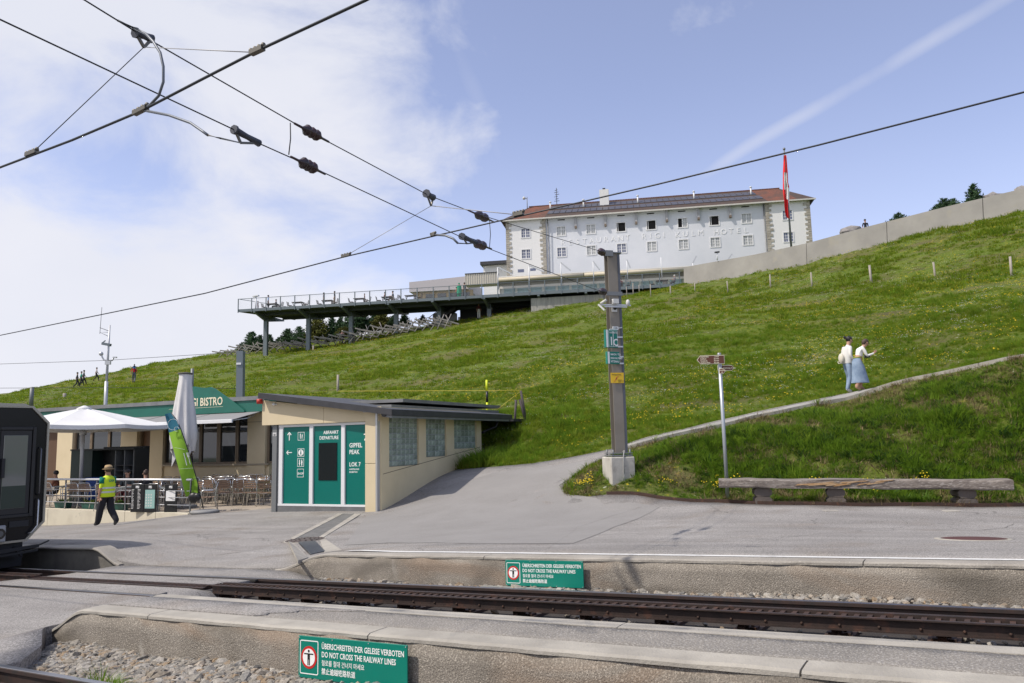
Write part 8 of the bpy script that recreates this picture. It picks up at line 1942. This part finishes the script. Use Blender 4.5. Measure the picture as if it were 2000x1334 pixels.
for i, (px, yb_, yt_, Y, mt_, l, w_) in enumerate(shr):
    p = ground_px(px, yb_-3, 55, Y-8); h = (at(px, yt_, p.y).z-p.z)*1.08; w_ *= .85; make_tree('pine_shrub', l, 'shrub', p, h, i, mt_, w_*1.35, 1 if w_ >= .5 else 0)
for i, (px, yb_, yt_, Y, mt_, l, w_) in enumerate(((1757, 445, 412, 60, ND, 'small pine top peeping over the parapet beside the man', .5), (1848, 415, 384, 58, ND, 'low spreading pine behind the parapet', .5), (1864, 410, 385, 58.5, NL, 'second low pine joined to the spreading one', .5), (1833, 420, 397, 58, ND, 'smallest pine tip of the group on the crest', .5), (1905, 402, 355, 57, ND, 'tallest dark pine standing alone behind the parapet', .38))):
    p = at(px, yb_+12, Y); h = (at(px, yt_, Y).z-p.z)*.92; make_tree('crest_pine', l, 'pine tree', p, h, i+2, mt_, w_, 1 if w_ > .4 else 0)

# ------------------------------------------------------------------ grass
gA = hue_mat('grass_blade', [(.17, .25, .016), (.22, .30, .022), (.19, .275, .018), (.265, .32, .035), (.22, .29, .022), (.29, .30, .055)], fac=.3, transl=.5)
gB = hue_mat('grass_lush', [(.12, .22, .016), (.16, .285, .022), (.19, .30, .024), (.14, .24, .02), (.24, .32, .034)], fac=.3, transl=.5)
gD = hue_mat('grass_dry', [(.22, .17, .08), (.16, .12, .06), (.28, .22, .12)], fac=.3)
TS_A = [proto('grass_tuft', blade_mesh(26, .16, .014, .13, gA, 20+i, 2, .7)) for i in range(3)]
gE = hue_mat('weed_leaf', [(.05, .11, .02), (.09, .16, .03), (.07, .13, .025)], fac=.3, transl=.4)
TS_B = [proto('grass_tuft', blade_mesh(34, .30, .018, .15, gB, 40+i, 3, .8)) for i in range(3)]+[proto('grass_tuft', blade_mesh(30, .20, .05, .16, gE, 66, 2, 1.1))]+[proto('grass_tuft', blade_mesh(14, .16, .055, .10, gB, 60, 2, .9))]
TS_C = [proto('grass_tuft', blade_mesh(30, .26, .05, .34, gA, 70+i, 2, .7)) for i in range(3)]+[proto('grass_tuft', blade_mesh(26, .24, .05, .34, gB, 77, 2, .7))]
TS_D = [proto('grass_tuft', blade_mesh(18, .16, .012, .14, gD, 90, 2, 1.2))]
rng = np.random.default_rng(5)
def in_view(x, y, z, mx=60, top=-40):
    v = np.c_[x, y, z-CZ]; c_ = v @ np.array(_F); px = 1000+FPX*(v @ np.array(_R))/c_; py = 667-FPX*(v @ np.array(_U))/c_
    return (px > -mx) & (px < 2000+mx) & (py > top) & (py < 1400)
EX = [[(BF0.x, BF0.y), (BF1.x, BF1.y), (BS1.x, BS1.y), (BS1.x-4, BS1.y+1.6)], terr_poly, [tuple(BI.pt(u, 0, y).xy) for u, y in ((-14, -1), (1.5, -1), (1.5, 6.5), (-14, 6.5))]]
def meadow_pts(n, x0, x1, y0, y1, dmin, dmax, gap=.0):
    x = rng.uniform(x0, x1, n); y = rng.uniform(y0, y1, n); s, q_ = x*TS.x+y*TS.y, x*TN.x+y*TN.y; d = np.hypot(x, y)
    k = (d > dmin) & (d < dmax) & (q_ > 9.3) & (np.abs(x/y) < .72); x, y = x[k], y[k]
    ed, ins = edge_dist(x, y); k = (~ins) & (ed > gap)
    for P in EX: k &= ~inpoly(x, y, P)
    x, y, ed = x[k], y[k], ed[k]; z = HG(x, y); k = in_view(x, y, z); return x[k], y[k], z[k], ed[k]
def band(x, y, z): return np.array([mnoise.noise(Vector((a*.10, c_*1.5, 7.7)))+.6*mnoise.noise(Vector((a*.35+3, c_*4.5, 1.7))) for a, c_ in zip(x, z)])
def nzv(x, y, s, o=0): return np.array([mnoise.noise(Vector((a*s+o, b_*s, o))) for a, b_ in zip(x, y)])
def put(name, lab_, cat, protos, x, y, z, sc, tilt=.25):
    n = len(x); rot = np.c_[rng.uniform(-tilt, tilt, n), rng.uniform(-tilt, tilt, n), rng.uniform(0, 6.28, n)]
    return tag(scatter(name, protos, np.c_[x, y, z-.01], rot, np.repeat(sc[:, None], 3, 1)), lab_, cat)
# steep bank between the kerb and the footpath: long lush grass
bank = kerb_line+[gp(2300, 640, 18.3)]+offset_line(path_c, -PW-.1)[::-1][2:]+[gp(1180, 900, 21), gp(1110, 950, 19.6), gp(1130, 965, 18.9)]
x, y, z, ed = meadow_pts(60000, -3, 17, 13, 26, 0, 30, .04)
inb = inpoly(x, y, bank) | (pdist(x, y, bank) < .25); cov = nzv(x, y, .9, 3)+.5*nzv(x, y, 2.7, 8)
k = inb & (cov > -.38); nb_ = np.clip(.55+.6*cov[k]+.2, .3, 1.3)*rng.uniform(.5, 1.1, k.sum())*rng.choice([.6, 1, 1, 1.35], k.sum())
edk = ed[k]; nb_ *= np.clip(.12+edk*.55, .2, 1)
put('bank_grass', 'long lush grass tufts on the bank behind the log bench', 'grass', TS_B, x[k], y[k], z[k], nb_, .5)
k = inb & (cov < .08) & (rng.random(len(x)) < .25); put('dry_grass', 'straw coloured dry grass in bare spots of the bank', 'grass', TS_D, x[k], y[k], z[k], rng.uniform(.7, 1.3, k.sum()), .6)
x, y, z, ed = meadow_pts(140000, -22, 24, 18, 46, 0, 44, .05)
inb = inpoly(x, y, bank); k = ~inb & (rng.random(len(x)) < np.clip(1.25-(np.hypot(x, y)-22)/30, .35, 1)); x, y, z, ed = x[k], y[k], z[k], ed[k]
cov = nzv(x, y, .35, 13)+.6*nzv(x, y, 1.3, 2); kb_ = (band(x, y, z) < .22) | (rng.random(len(x)) < .35); x, y, z, ed, cov = x[kb_], y[kb_], z[kb_], ed[kb_], cov[kb_]; sc_g = np.clip(.75+.7*cov, .35, 1.5)*rng.uniform(.7, 1.2, len(x)); near_b = np.hypot(x-BS1.x-.5, y-BS1.y) < 4.5
sc_g[near_b] *= 1.6
put('meadow_grass', 'short meadow grass on the lower slope above the footpath', 'grass', TS_A+TS_A+[TS_B[0]], x, y, z, sc_g, .35)
x, y, z, ed = meadow_pts(130000, -60, 50, 40, 110, 44, 112, .05)
cov = nzv(x, y, .2, 33)+.6*nzv(x, y, .8, 4); k = rng.random(len(x)) < np.clip(.75-(np.hypot(x, y)-44)/110+cov*.5, .15, 1); k &= (band(x, y, z) < .15) | (rng.random(len(x)) < .25); x, y, z, cov = x[k], y[k], z[k], cov[k]
put('meadow_grass', 'tufted meadow grass on the upper slope below the deck and parapet', 'grass', TS_C, x, y, z, np.clip(.8+.6*cov, .4, 1.6)*rng.uniform(.6, 1.1, len(x)), .3)
# flowers
fy = mat('petal_yellow', (.75, .55, .01), rough=.6); fw_ = mat('petal_white', (.75, .74, .68), rough=.6); fst = mat('stalk', (.06, .10, .02))
def flower(mt_, n, sz, hh, spread, seed):
    rg = random.Random(seed); m = MB()
    for _ in range(n):
        a = rg.uniform(0, 6.28); r_ = rg.uniform(0, spread); c_ = Vector((r_*math.cos(a), r_*math.sin(a), hh*rg.uniform(.6, 1.1))); m.cur = 0
        m.ball(c_, (sz, sz, sz*.6), 5, 3); m.cur = 1; m.add([(c_.x-.003, c_.y, 0), (c_.x+.003, c_.y, 0), (c_.x, c_.y, c_.z)], [(0, 1, 2)])
    return proto('flower', m.mesh('flower', [mt_, fst]))
FY_ = [flower(fy, 5, .016, .2, .12, 1), flower(fy, 3, .018, .16, .08, 2)]; FYf = [flower(fy, 9, .017, .2, .7, 3), flower(fy, 5, .020, .2, .5, 4)]; FW_ = [flower(fw_, 4, .014, .12, .2, 5)]; FWf = [flower(fw_, 8, .014, .14, .8, 6)]
x, y, z, ed = meadow_pts(60000, -60, 50, 24, 105, 24, 105, .3); cov = nzv(x, y, .09, 51)+.5*nzv(x, y, .4, 55)
k = (cov > .10) & (rng.random(len(x)) < .3); put('buttercups', 'yellow buttercups dotted over the meadow', 'flowers', FYf, x[k], y[k], z[k], rng.uniform(.6, 1.2, k.sum()))
cov2 = nzv(x, y, .12, 71)+.5*nzv(x, y, .5, 75); k = (cov2 > .12) & (rng.random(len(x)) < .4); put('daisies', 'tiny white flowers scattered over the meadow', 'flowers', FWf, x[k], y[k], z[k], rng.uniform(.5, 1.0, k.sum()))
yb = []
for px, py, n in ((1415, 966, 14), (1565, 965, 5), (1610, 960, 5), (1700, 968, 9), (1722, 974, 5), (1795, 968, 7), (1812, 964, 6), (1785, 974, 4), (1145, 960, 14), (1300, 961, 3), (1655, 975, 3)):
    g0 = gY(px, py); p = at(px, py, g0)
    for _ in range(n): yb.append((p.x+rng.normal(0, .13), p.y+abs(rng.normal(0, .12))+.05))
yb = np.array(yb); put('yellow_weeds', 'clusters of yellow flowers below the log bench', 'flowers', FY_, yb[:, 0], yb[:, 1], Hn(yb[:, 0], yb[:, 1])+.05, rng.uniform(.8, 1.3, len(yb)))
# weeds: at the pit, in the ballast, at the building corner, hanging over the kerb
WB = [proto('grass_tuft', blade_mesh(60, .34, .016, .12, gB, 101, 3, .9))]
wd = []
for px, py, n_, sp in ((205, 1300, 11, .14),):
    for _ in range(n_): s_, q_ = tsn(*at(px, py, 6.35).xy); p = tw(s_+random.uniform(-.14, .14), q_+random.uniform(-.1, .1)); wd.append((p.x, p.y, railz(s_)-.14, random.uniform(.35, .7)))
wd = np.array(wd); put('ballast_weed', 'bright green grass clump growing in the near ballast', 'grass', WB, wd[:, 0], wd[:, 1], wd[:, 2], wd[:, 3], .4)
wd = []
for s_ in np.arange(-19, -14, .3): p = tw(s_, 8.4+random.uniform(-.15, .1)); wd.append((p.x, p.y, railz(s_)-.25, random.uniform(.3, .7)))
wd = np.array(wd); put('pit_weed', 'weeds at the foot of the pit wall under the train', 'grass', WB, wd[:, 0], wd[:, 1], wd[:, 2], wd[:, 3], .4)
wd = [(*p.xy, p.z, sc_) for p, sc_ in ((gpt(1584, 984), .75), (1 and gpt(1590, 983), .6), (gpt(1975, 988), .4))]
wd = np.array(wd); put('kerb_weed', 'grass clumps hanging over the rusty edging strip', 'grass', WB, wd[:, 0], wd[:, 1], wd[:, 2]+.08, wd[:, 3], .6)
